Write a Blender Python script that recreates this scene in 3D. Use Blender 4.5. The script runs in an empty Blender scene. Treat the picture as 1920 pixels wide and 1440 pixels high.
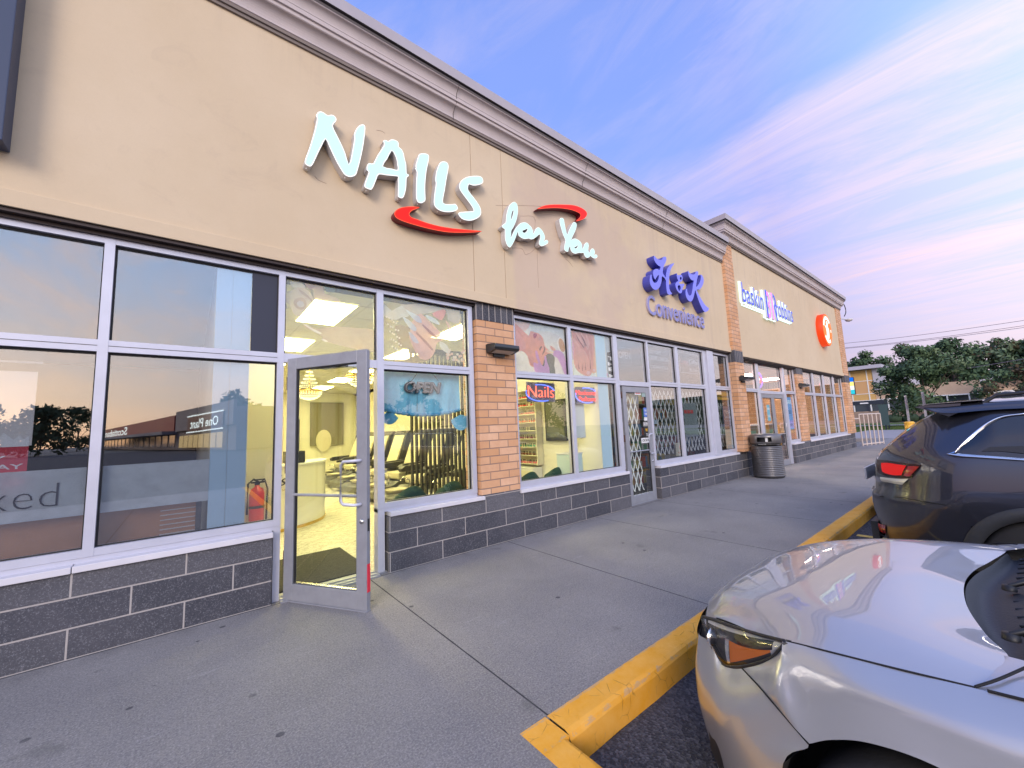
import bpy, bmesh, math, random
import numpy as np
from mathutils import Vector, Matrix
random.seed(7); np.random.seed(7)
R = math.radians
S = bpy.context.scene
C = S.collection
# ---------------------------------------------------------------- camera
cam_d = bpy.data.cameras.new('camera'); cam = bpy.data.objects.new('camera', cam_d); C.objects.link(cam)
CM = ((0.7775528703863646, -0.6274201966728937, -0.04189785866691566),
      (0.036783743181507296, 0.11189868598731179, -0.9930385895381256),
      (0.6277407824822936, 0.7705988456267374, 0.11008600786320326))
CH = 1.43
rt, dn, fw = [Vector(r) for r in CM]
m = Matrix.Identity(4)
for i in range(3):
    m[i][0] = rt[i]; m[i][1] = -dn[i]; m[i][2] = -fw[i]
m[0][3], m[1][3], m[2][3] = 0, 0, CH
cam.matrix_world = m
cam_d.sensor_width = 36; cam_d.lens = 742.8 / 1920 * 36
cam_d.clip_start = 0.05; cam_d.clip_end = 2000
S.camera = cam
def ray(px, py):                      # direction of a photograph pixel in the world
    return rt * ((px - 960) / 742.8) + dn * ((py - 720) / 742.8) + fw
def atY(px, py, Y):                   # a traced point on the plane Y = const
    r = ray(px, py); return Vector((r.x * Y / r.y, Y, CH + r.z * Y / r.y))
def atX(px, py, X):
    r = ray(px, py); return Vector((X, r.y * X / r.x, CH + r.z * X / r.x))
def atZ(px, py, z):
    r = ray(px, py); t = (z - CH) / r.z; return Vector((r.x * t, r.y * t, z))
# ---------------------------------------------------------------- render / view
S.view_settings.view_transform = 'Standard'; S.view_settings.look = 'None'
S.view_settings.exposure = 0.08; S.view_settings.gamma = 1; S.view_settings.use_curve_mapping = False
S.render.engine = 'CYCLES'
S.cycles.use_denoising = True
S.cycles.max_bounces = 8; S.cycles.transparent_max_bounces = 24
S.cycles.glossy_bounces = 4; S.cycles.diffuse_bounces = 4; S.cycles.transmission_bounces = 6
S.cycles.sample_clamp_indirect = 6.0
S.cycles.caustics_reflective = False; S.cycles.caustics_refractive = False
# ---------------------------------------------------------------- node helpers
class NT:
    def __init__(s, tree): s.t = tree; s.n = tree.nodes; s.l = tree.links
    def new(s, kind, **kw):
        n = s.n.new(kind)
        for k, v in kw.items():
            if k.startswith('i_'): 
                n.inputs[k[2:].replace('_', ' ')].default_value = v
            else: setattr(n, k, v)
        return n
    def link(s, a, b): s.l.new(a, b)
    def val(s, sock, v):
        if hasattr(v, 'is_output') or isinstance(v, bpy.types.NodeSocket): s.l.new(v, sock)
        else: sock.default_value = v
    def math(s, op, a, b=0.0, c=0.0, clamp=False):
        n = s.n.new('ShaderNodeMath'); n.operation = op; n.use_clamp = clamp
        s.val(n.inputs[0], a); s.val(n.inputs[1], b); s.val(n.inputs[2], c); return n.outputs[0]
    def mix(s, f, a, b, mode='MIX'):
        n = s.n.new('ShaderNodeMix'); n.data_type = 'RGBA'; n.blend_type = mode
        s.val(n.inputs['Factor'], f)
        s.val(n.inputs[6], a if not isinstance(a, tuple) else (*a, 1)[:4]); s.val(n.inputs[7], b if not isinstance(b, tuple) else (*b, 1)[:4])
        return n.outputs[2]
    def noise(s, vec, scale, detail=4, rough=.55, dist=0):
        n = s.n.new('ShaderNodeTexNoise'); n.inputs['Scale'].default_value = scale; n.inputs['Detail'].default_value = detail
        n.inputs['Roughness'].default_value = rough; n.inputs['Distortion'].default_value = dist
        if vec is not None: s.l.new(vec, n.inputs['Vector'])
        return n.outputs[0]
    def ramp(s, f, stops, interp='LINEAR'):
        n = s.n.new('ShaderNodeValToRGB'); n.color_ramp.interpolation = interp
        e = n.color_ramp.elements
        while len(e) > 1: e.remove(e[0])
        e[0].position = stops[0][0]; e[0].color = (*stops[0][1], 1) if isinstance(stops[0][1], tuple) else (stops[0][1],) * 3 + (1,)
        for p, c in stops[1:]:
            x = e.new(p); x.color = (*c, 1) if isinstance(c, tuple) else (c, c, c, 1)
        s.val(n.inputs[0], f); return n.outputs[0]
    def mapv(s, vec, loc=(0,0,0), rot=(0,0,0), sc=(1,1,1)):
        n = s.n.new('ShaderNodeMapping'); s.l.new(vec, n.inputs[0])
        n.inputs[1].default_value = loc; n.inputs[2].default_value = rot; n.inputs[3].default_value = sc
        return n.outputs[0]
# ---------------------------------------------------------------- world: evening sky
W = bpy.data.worlds.new('World'); S.world = W; W.use_nodes = True
W.node_tree.nodes.clear(); N = NT(W.node_tree)
tc = N.new('ShaderNodeTexCoord'); sep = N.new('ShaderNodeSeparateXYZ'); N.link(tc.outputs['Generated'], sep.inputs[0])
dx, dy, dz = sep.outputs
zc = N.math('MAXIMUM', dz, 0.02)
cx = N.math('DIVIDE', dx, zc); cy = N.math('DIVIDE', dy, zc)
# clear sky, by height, the side ahead (+Y, +X) and the glowing side behind (-Y)
ahead = N.ramp(dz, [(0.0, (.56, .42, .60)), (.10, (.52, .43, .66)), (.22, (.50, .47, .78)), (.38, (.40, .45, .90)), (.55, (.25, .38, .96)), (.80, (.16, .30, .86)), (1, (.14, .28, .8))])
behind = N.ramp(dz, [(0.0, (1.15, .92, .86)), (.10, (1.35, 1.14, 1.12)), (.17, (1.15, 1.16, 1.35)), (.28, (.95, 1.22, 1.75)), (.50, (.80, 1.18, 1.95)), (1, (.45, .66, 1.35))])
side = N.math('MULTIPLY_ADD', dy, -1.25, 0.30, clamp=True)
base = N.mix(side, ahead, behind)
# high cirrus in long bands that run towards the buildings
cmb = N.new('ShaderNodeCombineXYZ'); N.link(cx, cmb.inputs[0]); N.link(cy, cmb.inputs[1])
wob = N.noise(N.mapv(cmb.outputs[0], sc=(.8, .55, 1)), 1.0, 5, .6)
fine = N.noise(N.mapv(cmb.outputs[0], sc=(2.6, .7, 1), rot=(0, 0, .12)), 1.0, 9, .68, .9)
xw = N.math('MULTIPLY_ADD', wob, .9, N.math('SUBTRACT', cx, .45))
band = N.ramp(N.math('MULTIPLY', xw, .2), [(.17, 0.0), (.205, .30), (.24, .05), (.27, .08), (.318, .95), (.345, .65), (.40, .42), (.50, .55), (.58, .25), (.66, .5), (.735, .95), (.80, .3), (.9, .55), (1, .35)])
rightw = N.ramp(cy, [(0, 1.0), (.35, .95), (.85, .45), (1, .2)])
puff = N.ramp(fine, [(.42, 0.0), (.62, 1.0)])
broad = N.ramp(N.noise(N.mapv(cmb.outputs[0], loc=(3, 1.3, 0), sc=(.55, .4, 1)), 1.0, 4, .55), [(.42, 0.0), (.66, 1.0)])
cm1 = N.math('MULTIPLY', N.math('MULTIPLY', band, N.math('MULTIPLY', rightw, N.math('SUBTRACT', 1.0, N.math('MULTIPLY', side, .7)))), N.math('MULTIPLY_ADD', puff, .75, .35), clamp=True)
cm2 = N.math('MULTIPLY', N.math('MULTIPLY', broad, N.math('MULTIPLY_ADD', puff, .6, .25)), .55, clamp=True)
fade = N.ramp(dz, [(.0, 0.0), (.06, .5), (.16, 1.0)])
pk = N.ramp(N.noise(N.mapv(tc.outputs['Generated'], loc=(.3, 0, .6), sc=(2.2, 2.2, 3.4)), 1.6, 7, .62, .6), [(.52, 0.0), (.66, 1.0)])
cmask = N.math('MULTIPLY', N.math('MAXIMUM', N.math('MAXIMUM', cm1, cm2), N.math('MULTIPLY', pk, N.math('MULTIPLY', side, .65))), fade, clamp=True)
ccol = N.mix(side, N.ramp(dz, [(0, (.74, .44, .56)), (.3, (.92, .60, .66)), (.6, (.98, .76, .80))]), (1.9, 1.35, 1.1))
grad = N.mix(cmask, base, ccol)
sky = N.new('ShaderNodeTexSky', sky_type='NISHITA', sun_disc=False, sun_elevation=R(4), sun_rotation=R(200), altitude=100, air_density=1.0, dust_density=1.5, ozone_density=2.0)
bg1 = N.new('ShaderNodeBackground'); N.link(sky.outputs[0], bg1.inputs[0]); bg1.inputs[1].default_value = 0.05
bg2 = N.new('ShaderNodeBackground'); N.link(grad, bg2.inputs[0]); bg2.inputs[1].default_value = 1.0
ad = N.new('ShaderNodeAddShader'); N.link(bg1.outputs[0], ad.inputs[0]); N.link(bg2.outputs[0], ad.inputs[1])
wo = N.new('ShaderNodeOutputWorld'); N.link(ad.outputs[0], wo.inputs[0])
W.cycles.sampling_method = 'AUTOMATIC'
# the last of the sun, very soft, from behind the photographer
sd = bpy.data.lights.new('sun', 'SUN'); sd.energy = 2.0; sd.angle = R(24); sd.color = (1.0, .84, .70)
so = bpy.data.objects.new('sun', sd); C.objects.link(so)
so.rotation_euler = Vector((1.05, 1.0, -0.62)).to_track_quat('-Z', 'Y').to_euler(); so.location = (-10, -30, 20)
# ---------------------------------------------------------------- materials
MATS = {}
def mat(name, col=(.5,.5,.5), rough=.6, metal=0.0, spec=.5, coat=0.0, emit=None, es=1.0, bump=0.0, bscale=40, var=0.0, vscale=3.0, alpha=1.0):
    if name in MATS: return MATS[name]
    M = bpy.data.materials.new(name); M.use_nodes = True; n = NT(M.node_tree)
    b = M.node_tree.nodes['Principled BSDF']
    b.inputs['Base Color'].default_value = (*col, 1); b.inputs['Roughness'].default_value = rough
    b.inputs['Metallic'].default_value = metal; b.inputs['Specular IOR Level'].default_value = spec
    b.inputs['Coat Weight'].default_value = coat; b.inputs['Coat Roughness'].default_value = .03
    b.inputs['Alpha'].default_value = alpha
    if emit: b.inputs['Emission Color'].default_value = (*emit, 1); b.inputs['Emission Strength'].default_value = es
    g = None
    if var or bump:
        g = n.new('ShaderNodeNewGeometry').outputs['Position']
    if var:
        f = n.noise(g, vscale, 6, .6)
        f2 = n.ramp(f, [(.25, 0.0), (.75, 1.0)])
        n.link(n.mix(f2, tuple(c * (1 - var) for c in col), tuple(min(1, c * (1 + var)) for c in col)), b.inputs['Base Color'])
    if bump:
        bn = n.new('ShaderNodeBump'); bn.inputs['Strength'].default_value = bump; bn.inputs['Distance'].default_value = .004
        n.link(n.noise(g, bscale, 5, .6), bn.inputs['Height']); n.link(bn.outputs[0], b.inputs['Normal'])
    MATS[name] = M; return M
def getb(M): return M.node_tree.nodes['Principled BSDF'], NT(M.node_tree)
def emat(name, col, es):
    if name in MATS: return MATS[name]
    M = mat(name, tuple(min(1, c) * .25 for c in col), .5, spec=.25, emit=col, es=es); return M

def m_eifs():
    M = mat('stucco', (.60, .44, .31), .92, spec=.2); b, n = getb(M)
    P = n.new('ShaderNodeNewGeometry').outputs['Position']
    sx = n.new('ShaderNodeSeparateXYZ'); n.link(P, sx.inputs[0])
    big = n.noise(P, .7, 8, .68); sm = n.noise(P, 120, 4, .85)
    streak = n.noise(n.mapv(P, sc=(5, 5, .25)), 1.0, 5, .65)
    c = n.mix(n.ramp(big, [(.3, 0.0), (.7, 1.0)]), (.66, .525, .350), (.73, .595, .420))
    c = n.mix(n.math('MULTIPLY', n.math('MULTIPLY', n.ramp(streak, [(.50, 0.0), (.72, 1.0)]), n.ramp(n.math('MULTIPLY', sx.outputs[0], .1), [(.45, .08), (.75, 1.0), (1.04, 1.0), (1.06, .12)])), .40), c, (.52, .41, .33))
    # repainted patch round the sign on the right bay: pinker
    pm = n.math('MULTIPLY', n.ramp(n.math('MULTIPLY', sx.outputs[0], .1), [(.345, 0.0), (.352, 1.0), (.62, 1.0), (.75, 0.0)]), n.ramp(n.noise(P, 1.1, 5, .6), [(.38, 0.0), (.55, 1.0)]))
    c = n.mix(n.math('MULTIPLY', pm, .45), c, (.58, .44, .385))
    st2 = n.math('MULTIPLY', n.ramp(n.noise(n.mapv(P, sc=(1.1, 1, 1.6)), 1.7, 8, .72, 1.2), [(.56, 0.0), (.72, 1.0)]), .22); c = n.mix(st2, c, (.44, .33, .25))
    drip = n.math('MULTIPLY', n.math('MULTIPLY', n.ramp(n.noise(n.mapv(P, sc=(7, 1, .35)), 1.0, 5, .7), [(.5, 0.0), (.7, 1.0)]), n.ramp(n.math('MULTIPLY', sx.outputs[2], .1), [(.50, 0.0), (.545, 1.0)])), .3); c = n.mix(drip, c, (.38, .30, .25))
    c = n.mix(n.math('MULTIPLY', sm, .32), c, (.46, .36, .26))
    n.link(c, b.inputs['Base Color'])
    bn = n.new('ShaderNodeBump'); bn.inputs['Strength'].default_value = .35; bn.inputs['Distance'].default_value = .003
    n.link(sm, bn.inputs['Height']); n.link(bn.outputs[0], b.inputs['Normal']); return M
def wallvec(n, ox=0.0):
    P = n.new('ShaderNodeNewGeometry').outputs['Position']; s = n.new('ShaderNodeSeparateXYZ'); n.link(P, s.inputs[0])
    h = n.math('ADD', n.math('ADD', s.outputs[0], s.outputs[1]), ox)
    c = n.new('ShaderNodeCombineXYZ'); n.link(h, c.inputs[0]); n.link(s.outputs[2], c.inputs[1]); return c.outputs[0], P
def m_brick():
    M = mat('brick', (.55, .33, .2), .85, spec=.25); b, n = getb(M)
    v, P = wallvec(n, -2.83 - 4.15)
    t = n.new('ShaderNodeTexBrick'); n.link(v, t.inputs[0]); t.offset = .5
    for k, x in (('Scale', 1), ('Mortar Size', .0065), ('Mortar Smooth', .2), ('Bias', 0), ('Brick Width', .300), ('Row Height', .0985)): t.inputs[k].default_value = x
    t.inputs['Color1'].default_value = (.66, .35, .17, 1); t.inputs['Color2'].default_value = (.84, .53, .34, 1); t.inputs['Mortar'].default_value = (.26, .19, .16, 1)
    nz = n.noise(P, 70, 4, .7)
    c = n.mix(n.math('MULTIPLY', n.ramp(n.noise(P, 9, 5, .65), [(.35, 0.0), (.7, 1.0)]), .45), t.outputs[0], (.60, .31, .17))
    c = n.mix(n.math('MULTIPLY', nz, .25), c, (.30, .18, .12)); n.link(c, b.inputs['Base Color'])
    bn = n.new('ShaderNodeBump'); bn.inputs['Strength'].default_value = .8; bn.inputs['Distance'].default_value = .006
    n.link(n.math('ADD', n.math('MULTIPLY', t.outputs[1], -1.0), n.math('MULTIPLY', nz, .3)), bn.inputs['Height']); n.link(bn.outputs[0], b.inputs['Normal']); return M
def m_block(name='block', soldier=False, jx=.016):
    M = mat(name, (.06, .06, .07), .9, spec=.25); b, n = getb(M)
    v, P = wallvec(n, (-2.83 - 4.15) if soldier else (-jx + .30625 - 4.15))
    t = n.new('ShaderNodeTexBrick'); n.link(v, t.inputs[0]); t.offset = .0 if soldier else .5
    for k, x in (('Scale', 1), ('Mortar Size', .006), ('Mortar Smooth', .15), ('Bias', 0), ('Brick Width', .1015 if soldier else .6125), ('Row Height', 5.0 if soldier else .200)): t.inputs[k].default_value = x
    t.inputs['Color1'].default_value = (.052, .054, .068, 1); t.inputs['Color2'].default_value = (.125, .122, .135, 1); t.inputs['Mortar'].default_value = (.48, .44, .42, 1)
    sp = n.noise(P, 110, 4, .85); sp2 = n.noise(P, 45, 6, .8); salt = n.math('MULTIPLY', n.ramp(n.noise(n.mapv(P, sc=(9, 9, 2.5)), 1.0, 6, .75), [(.64, 0.0), (.76, 1.0)]), .45)
    c = n.mix(n.math('MULTIPLY', n.ramp(sp, [(.53, 0.0), (.64, 1.0)]), .65), t.outputs[0], (.30, .30, .33))
    c = n.mix(n.math('MULTIPLY', n.ramp(sp2, [(.30, 1.0), (.46, 0.0)]), .5), c, (.035, .035, .045))
    c = n.mix(n.math('MULTIPLY', n.ramp(n.noise(P, 1.7, 4, .6), [(.45, 0.0), (.75, 1.0)]), .25), c, (.18, .17, .19))
    c = n.mix(salt, c, (.34, .33, .36))
    c = n.mix(n.math('SUBTRACT', 1.0, t.outputs[1]), n.mix(n.math('MULTIPLY', sp2, .5), t.outputs[0], (.22, .20, .19)), c)
    n.link(c, b.inputs['Base Color'])
    bn = n.new('ShaderNodeBump'); bn.inputs['Strength'].default_value = .9; bn.inputs['Distance'].default_value = .006
    n.link(n.math('ADD', n.math('MULTIPLY', t.outputs[1], -1.2), n.math('MULTIPLY', sp2, .5)), bn.inputs['Height']); n.link(bn.outputs[0], b.inputs['Normal']); return M
def m_walk():
    M = mat('concrete', (.3, .3, .3), .9, spec=.25); b, n = getb(M)
    P = n.new('ShaderNodeNewGeometry').outputs['Position']; s = n.new('ShaderNodeSeparateXYZ'); n.link(P, s.inputs[0])
    c = n.mix(n.ramp(n.noise(P, .9, 6, .62), [(.3, 0.0), (.72, 1.0)]), (.215, .203, .198), (.318, .298, .278))
    sp = n.noise(P, 95, 4, .85); sp3 = n.noise(P, 28, 6, .8)
    c = n.mix(n.math('MULTIPLY', n.ramp(sp3, [(.42, 1.0), (.58, 0.0)]), .28), c, (.15, .145, .16))
    c = n.mix(n.math('MULTIPLY', n.ramp(sp, [(.52, 0.0), (.62, 1.0)]), .45), c, (.52, .50, .47))
    c = n.mix(n.math('MULTIPLY', n.ramp(sp, [(.38, 1.0), (.47, 0.0)]), .55), c, (.10, .10, .115))
    scuff = n.ramp(n.noise(n.mapv(P, rot=(0, 0, .5), sc=(2, 14, 1)), 1.3, 6, .75), [(.60, 0.0), (.74, 1.0)])
    c = n.mix(n.math('MULTIPLY', scuff, .40), c, (.50, .48, .48))
    vo = n.new('ShaderNodeTexVoronoi'); n.link(n.mapv(P, sc=(1.0, 1.15, 1)), vo.inputs[0]); vo.inputs['Scale'].default_value = 3.4
    spots = n.ramp(vo.outputs[0], [(.062, 1.0), (.075, 0.0)])
    gate = n.ramp(n.noise(P, .75, 2, .5), [(.40, 0.0), (.48, 1.0)])
    c = n.mix(n.math('MULTIPLY', n.math('MULTIPLY', spots, gate), .75), c, (.05, .05, .06))
    # control joints every 1.75 m across the walk
    fr = n.math('FRACT', n.math('DIVIDE', n.math('ADD', n.math('ADD', s.outputs[0], n.math('MULTIPLY', n.math('LESS_THAN', s.outputs[0], .5), .58)), 48.45 - 1.44 + .875 + .55), 1.75)); ctr = n.math('ABSOLUTE', n.math('SUBTRACT', fr, .5))
    wb = n.math('MULTIPLY', n.noise(P, 8, 3, .5), .0022)
    j = n.math('LESS_THAN', n.math('ADD', ctr, wb), .0040)
    inb = n.math('GREATER_THAN', s.outputs[0], -4.0)
    c = n.mix(n.math('MULTIPLY', j, inb), c, (.045, .045, .05))
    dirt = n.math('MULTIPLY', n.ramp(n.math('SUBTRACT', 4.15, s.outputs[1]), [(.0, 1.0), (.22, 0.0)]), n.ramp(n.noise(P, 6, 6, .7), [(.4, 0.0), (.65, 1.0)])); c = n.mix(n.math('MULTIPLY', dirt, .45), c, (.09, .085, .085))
    oil = n.math('MULTIPLY', n.ramp(n.noise(n.mapv(P, loc=(7, 2, 0)), 2.1, 4, .55), [(.66, 0.0), (.72, 1.0)]), .45); c = n.mix(oil, c, (.12, .115, .11))
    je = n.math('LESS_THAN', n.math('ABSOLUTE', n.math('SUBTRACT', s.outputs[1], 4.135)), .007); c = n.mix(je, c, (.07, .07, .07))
    n.link(c, b.inputs['Base Color'])
    bn = n.new('ShaderNodeBump'); bn.inputs['Strength'].default_value = .5; bn.inputs['Distance'].default_value = .003
    n.link(n.math('SUBTRACT', n.noise(P, 90, 5, .7), n.math('MULTIPLY', j, 2.0)), bn.inputs['Height']); n.link(bn.outputs[0], b.inputs['Normal']); return M
def m_asph():
    M = mat('asphalt', (.05, .05, .055), .9, spec=.3); b, n = getb(M)
    P = n.new('ShaderNodeNewGeometry').outputs['Position']
    vo = n.new('ShaderNodeTexVoronoi'); n.link(P, vo.inputs[0]); vo.inputs['Scale'].default_value = 75
    c = n.mix(n.ramp(vo.outputs['Color'], [(.3, 0.0), (.9, 1.0)]), (.030, .032, .040), (.125, .125, .14))
    c = n.mix(n.math('MULTIPLY', n.ramp(n.noise(P, .5, 5, .6), [(.4, 0.0), (.7, 1.0)]), .4), c, (.11, .105, .11))
    n.link(c, b.inputs['Base Color'])
    bn = n.new('ShaderNodeBump'); bn.inputs['Strength'].default_value = 1.0; bn.inputs['Distance'].default_value = .008
    n.link(vo.outputs[0], bn.inputs['Height']); n.link(bn.outputs[0], b.inputs['Normal']); return M
def m_curb():
    M = mat('yellow_paint', (.72, .40, .06), .7, spec=.3); b, n = getb(M)
    P = n.new('ShaderNodeNewGeometry').outputs['Position']; s = n.new('ShaderNodeSeparateXYZ'); n.link(P, s.inputs[0])
    c = n.mix(n.ramp(n.noise(P, 6, 6, .7), [(.3, 0.0), (.7, 1.0)]), (.86, .38, .02), (.92, .48, .09))
    wv = n.noise(P, 13, 8, .8)
    # worn arris and inner edge, plus scattered chips
    ed = n.math('ADD', n.math('MULTIPLY', n.ramp(n.math('ABSOLUTE', n.math('SUBTRACT', s.outputs[1], 1.442)), [(.0, .17), (.026, .0)]), n.math('GREATER_THAN', s.outputs[2], -.022)), n.ramp(n.math('ABSOLUTE', n.math('SUBTRACT', s.outputs[1], 1.585)), [(.0, .24), (.02, 0.0)]))
    wear = n.ramp(n.math('ADD', wv, ed), [(.655, 0.0), (.70, 1.0)])
    c = n.mix(n.math('MULTIPLY', wear, .6), c, (.52, .38, .24))
    ck = n.new('ShaderNodeTexVoronoi'); ck.feature = 'DISTANCE_TO_EDGE'; n.link(P, ck.inputs[0]); ck.inputs['Scale'].default_value = 9
    crk = n.math('MULTIPLY', n.ramp(ck.outputs[0], [(.0, 1.0), (.02, 0.0)]), n.ramp(n.noise(P, 5, 3, .6), [(.52, 0.0), (.6, 1.0)]))
    c = n.mix(n.math('MULTIPLY', crk, .55), c, (.30, .16, .04)); n.link(c, b.inputs['Base Color'])
    bn = n.new('ShaderNodeBump'); bn.inputs['Strength'].default_value = .6; bn.inputs['Distance'].default_value = .006
    n.link(n.math('SUBTRACT', wv, crk), bn.inputs['Height']); n.link(bn.outputs[0], b.inputs['Normal']); return M
def m_glass(name, tint=(.93, .96, .95), refl=1.0, ior=1.5, base=0.0):
    if name in MATS: return MATS[name]
    M = bpy.data.materials.new(name); M.use_nodes = True; M.node_tree.nodes.clear(); n = NT(M.node_tree)
    lw = n.new('ShaderNodeLayerWeight'); lw.inputs[0].default_value = .5
    f = n.math('MULTIPLY_ADD', n.math('MULTIPLY_ADD', n.math('POWER', lw.outputs['Facing'], 5.0), .95, .045), refl, base, clamp=True)
    t = n.new('ShaderNodeBsdfTransparent'); t.inputs[0].default_value = (*tint, 1)
    g = n.new('ShaderNodeBsdfGlossy'); g.inputs['Roughness'].default_value = 0.0; g.inputs[0].default_value = (1, 1, 1, 1)
    P = n.new('ShaderNodeNewGeometry').outputs['Position']
    bn = n.new('ShaderNodeBump'); bn.inputs['Strength'].default_value = .12; bn.inputs['Distance'].default_value = .01
    n.link(n.noise(P, .9, 2, .5), bn.inputs['Height']); n.link(bn.outputs[0], g.inputs['Normal'])
    mx = n.new('ShaderNodeMixShader'); n.link(f, mx.inputs[0]); n.link(t.outputs[0], mx.inputs[1]); n.link(g.outputs[0], mx.inputs[2])
    o = n.new('ShaderNodeOutputMaterial'); n.link(mx.outputs[0], o.inputs[0]); MATS[name] = M; return M
def m_film(name, col, cover, emit=0.0):        # printed or frosted window film: part ink, part clear
    if name in MATS: return MATS[name]
    M = bpy.data.materials.new(name); M.use_nodes = True; M.node_tree.nodes.clear(); n = NT(M.node_tree)
    t = n.new('ShaderNodeBsdfTransparent'); d = n.new('ShaderNodeBsdfDiffuse')
    P = n.new('ShaderNodeNewGeometry').outputs['Position']
    n.link(n.mix(n.ramp(n.noise(P, 14, 4, .6), [(.3, 0.0), (.7, 1.0)]), tuple(c * .86 for c in col), tuple(min(1, c * 1.1) for c in col)), d.inputs[0])
    tr = n.new('ShaderNodeBsdfTranslucent'); tr.inputs[0].default_value = (*col, 1)
    a = n.new('ShaderNodeMixShader'); a.inputs[0].default_value = .35; n.link(d.outputs[0], a.inputs[1]); n.link(tr.outputs[0], a.inputs[2])
    mx = n.new('ShaderNodeMixShader'); mx.inputs[0].default_value = cover; n.link(t.outputs[0], mx.inputs[1]); n.link(a.outputs[0], mx.inputs[2])
    o = n.new('ShaderNodeOutputMaterial'); n.link(mx.outputs[0], o.inputs[0]); MATS[name] = M; return M
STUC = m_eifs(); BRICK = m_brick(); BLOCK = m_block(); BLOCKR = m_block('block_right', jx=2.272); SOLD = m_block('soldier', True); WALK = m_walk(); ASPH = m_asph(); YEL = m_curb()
ALU = mat('aluminium', (.58, .59, .68), .42, metal=.35, var=.06, vscale=6, bump=.05)
ALU2 = mat('door_aluminium', (.33, .34, .38), .42, metal=.35, var=.10, vscale=9, bump=.05)
GASK = mat('gasket', (.012, .012, .014), .6)
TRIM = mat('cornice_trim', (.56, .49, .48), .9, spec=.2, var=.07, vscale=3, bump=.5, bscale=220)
TRIMD = mat('cornice_shade_and_joint', (.10, .085, .085), .9)  # near-black for the painted shadow line under the cap, and for the joints
CAPM = mat('cap_flashing', (.44, .39, .40), .5, metal=.2, var=.06)
FLASH = mat('bronze_flashing', (.055, .038, .035), .45, metal=.3)
WHITE = mat('white_paint', (.80, .80, .78), .5); SILL = mat('sill_stone', (.66, .64, .68), .6, var=.06, vscale=5, bump=.2)
BLACK = mat('black_plastic', (.018, .018, .020), .45, bump=.15, bscale=120)
CLEAR = m_glass('clear_glass'); SHOPG = m_glass('shop_glass', (.95, .97, .96), 1.1, base=.015)
DARKG = m_glass('tinted_glass', (.86, .89, .92), 1.4, base=.12); STOREG = m_glass('store_glass', (.90, .92, .93), 1.2, base=.13)
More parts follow.
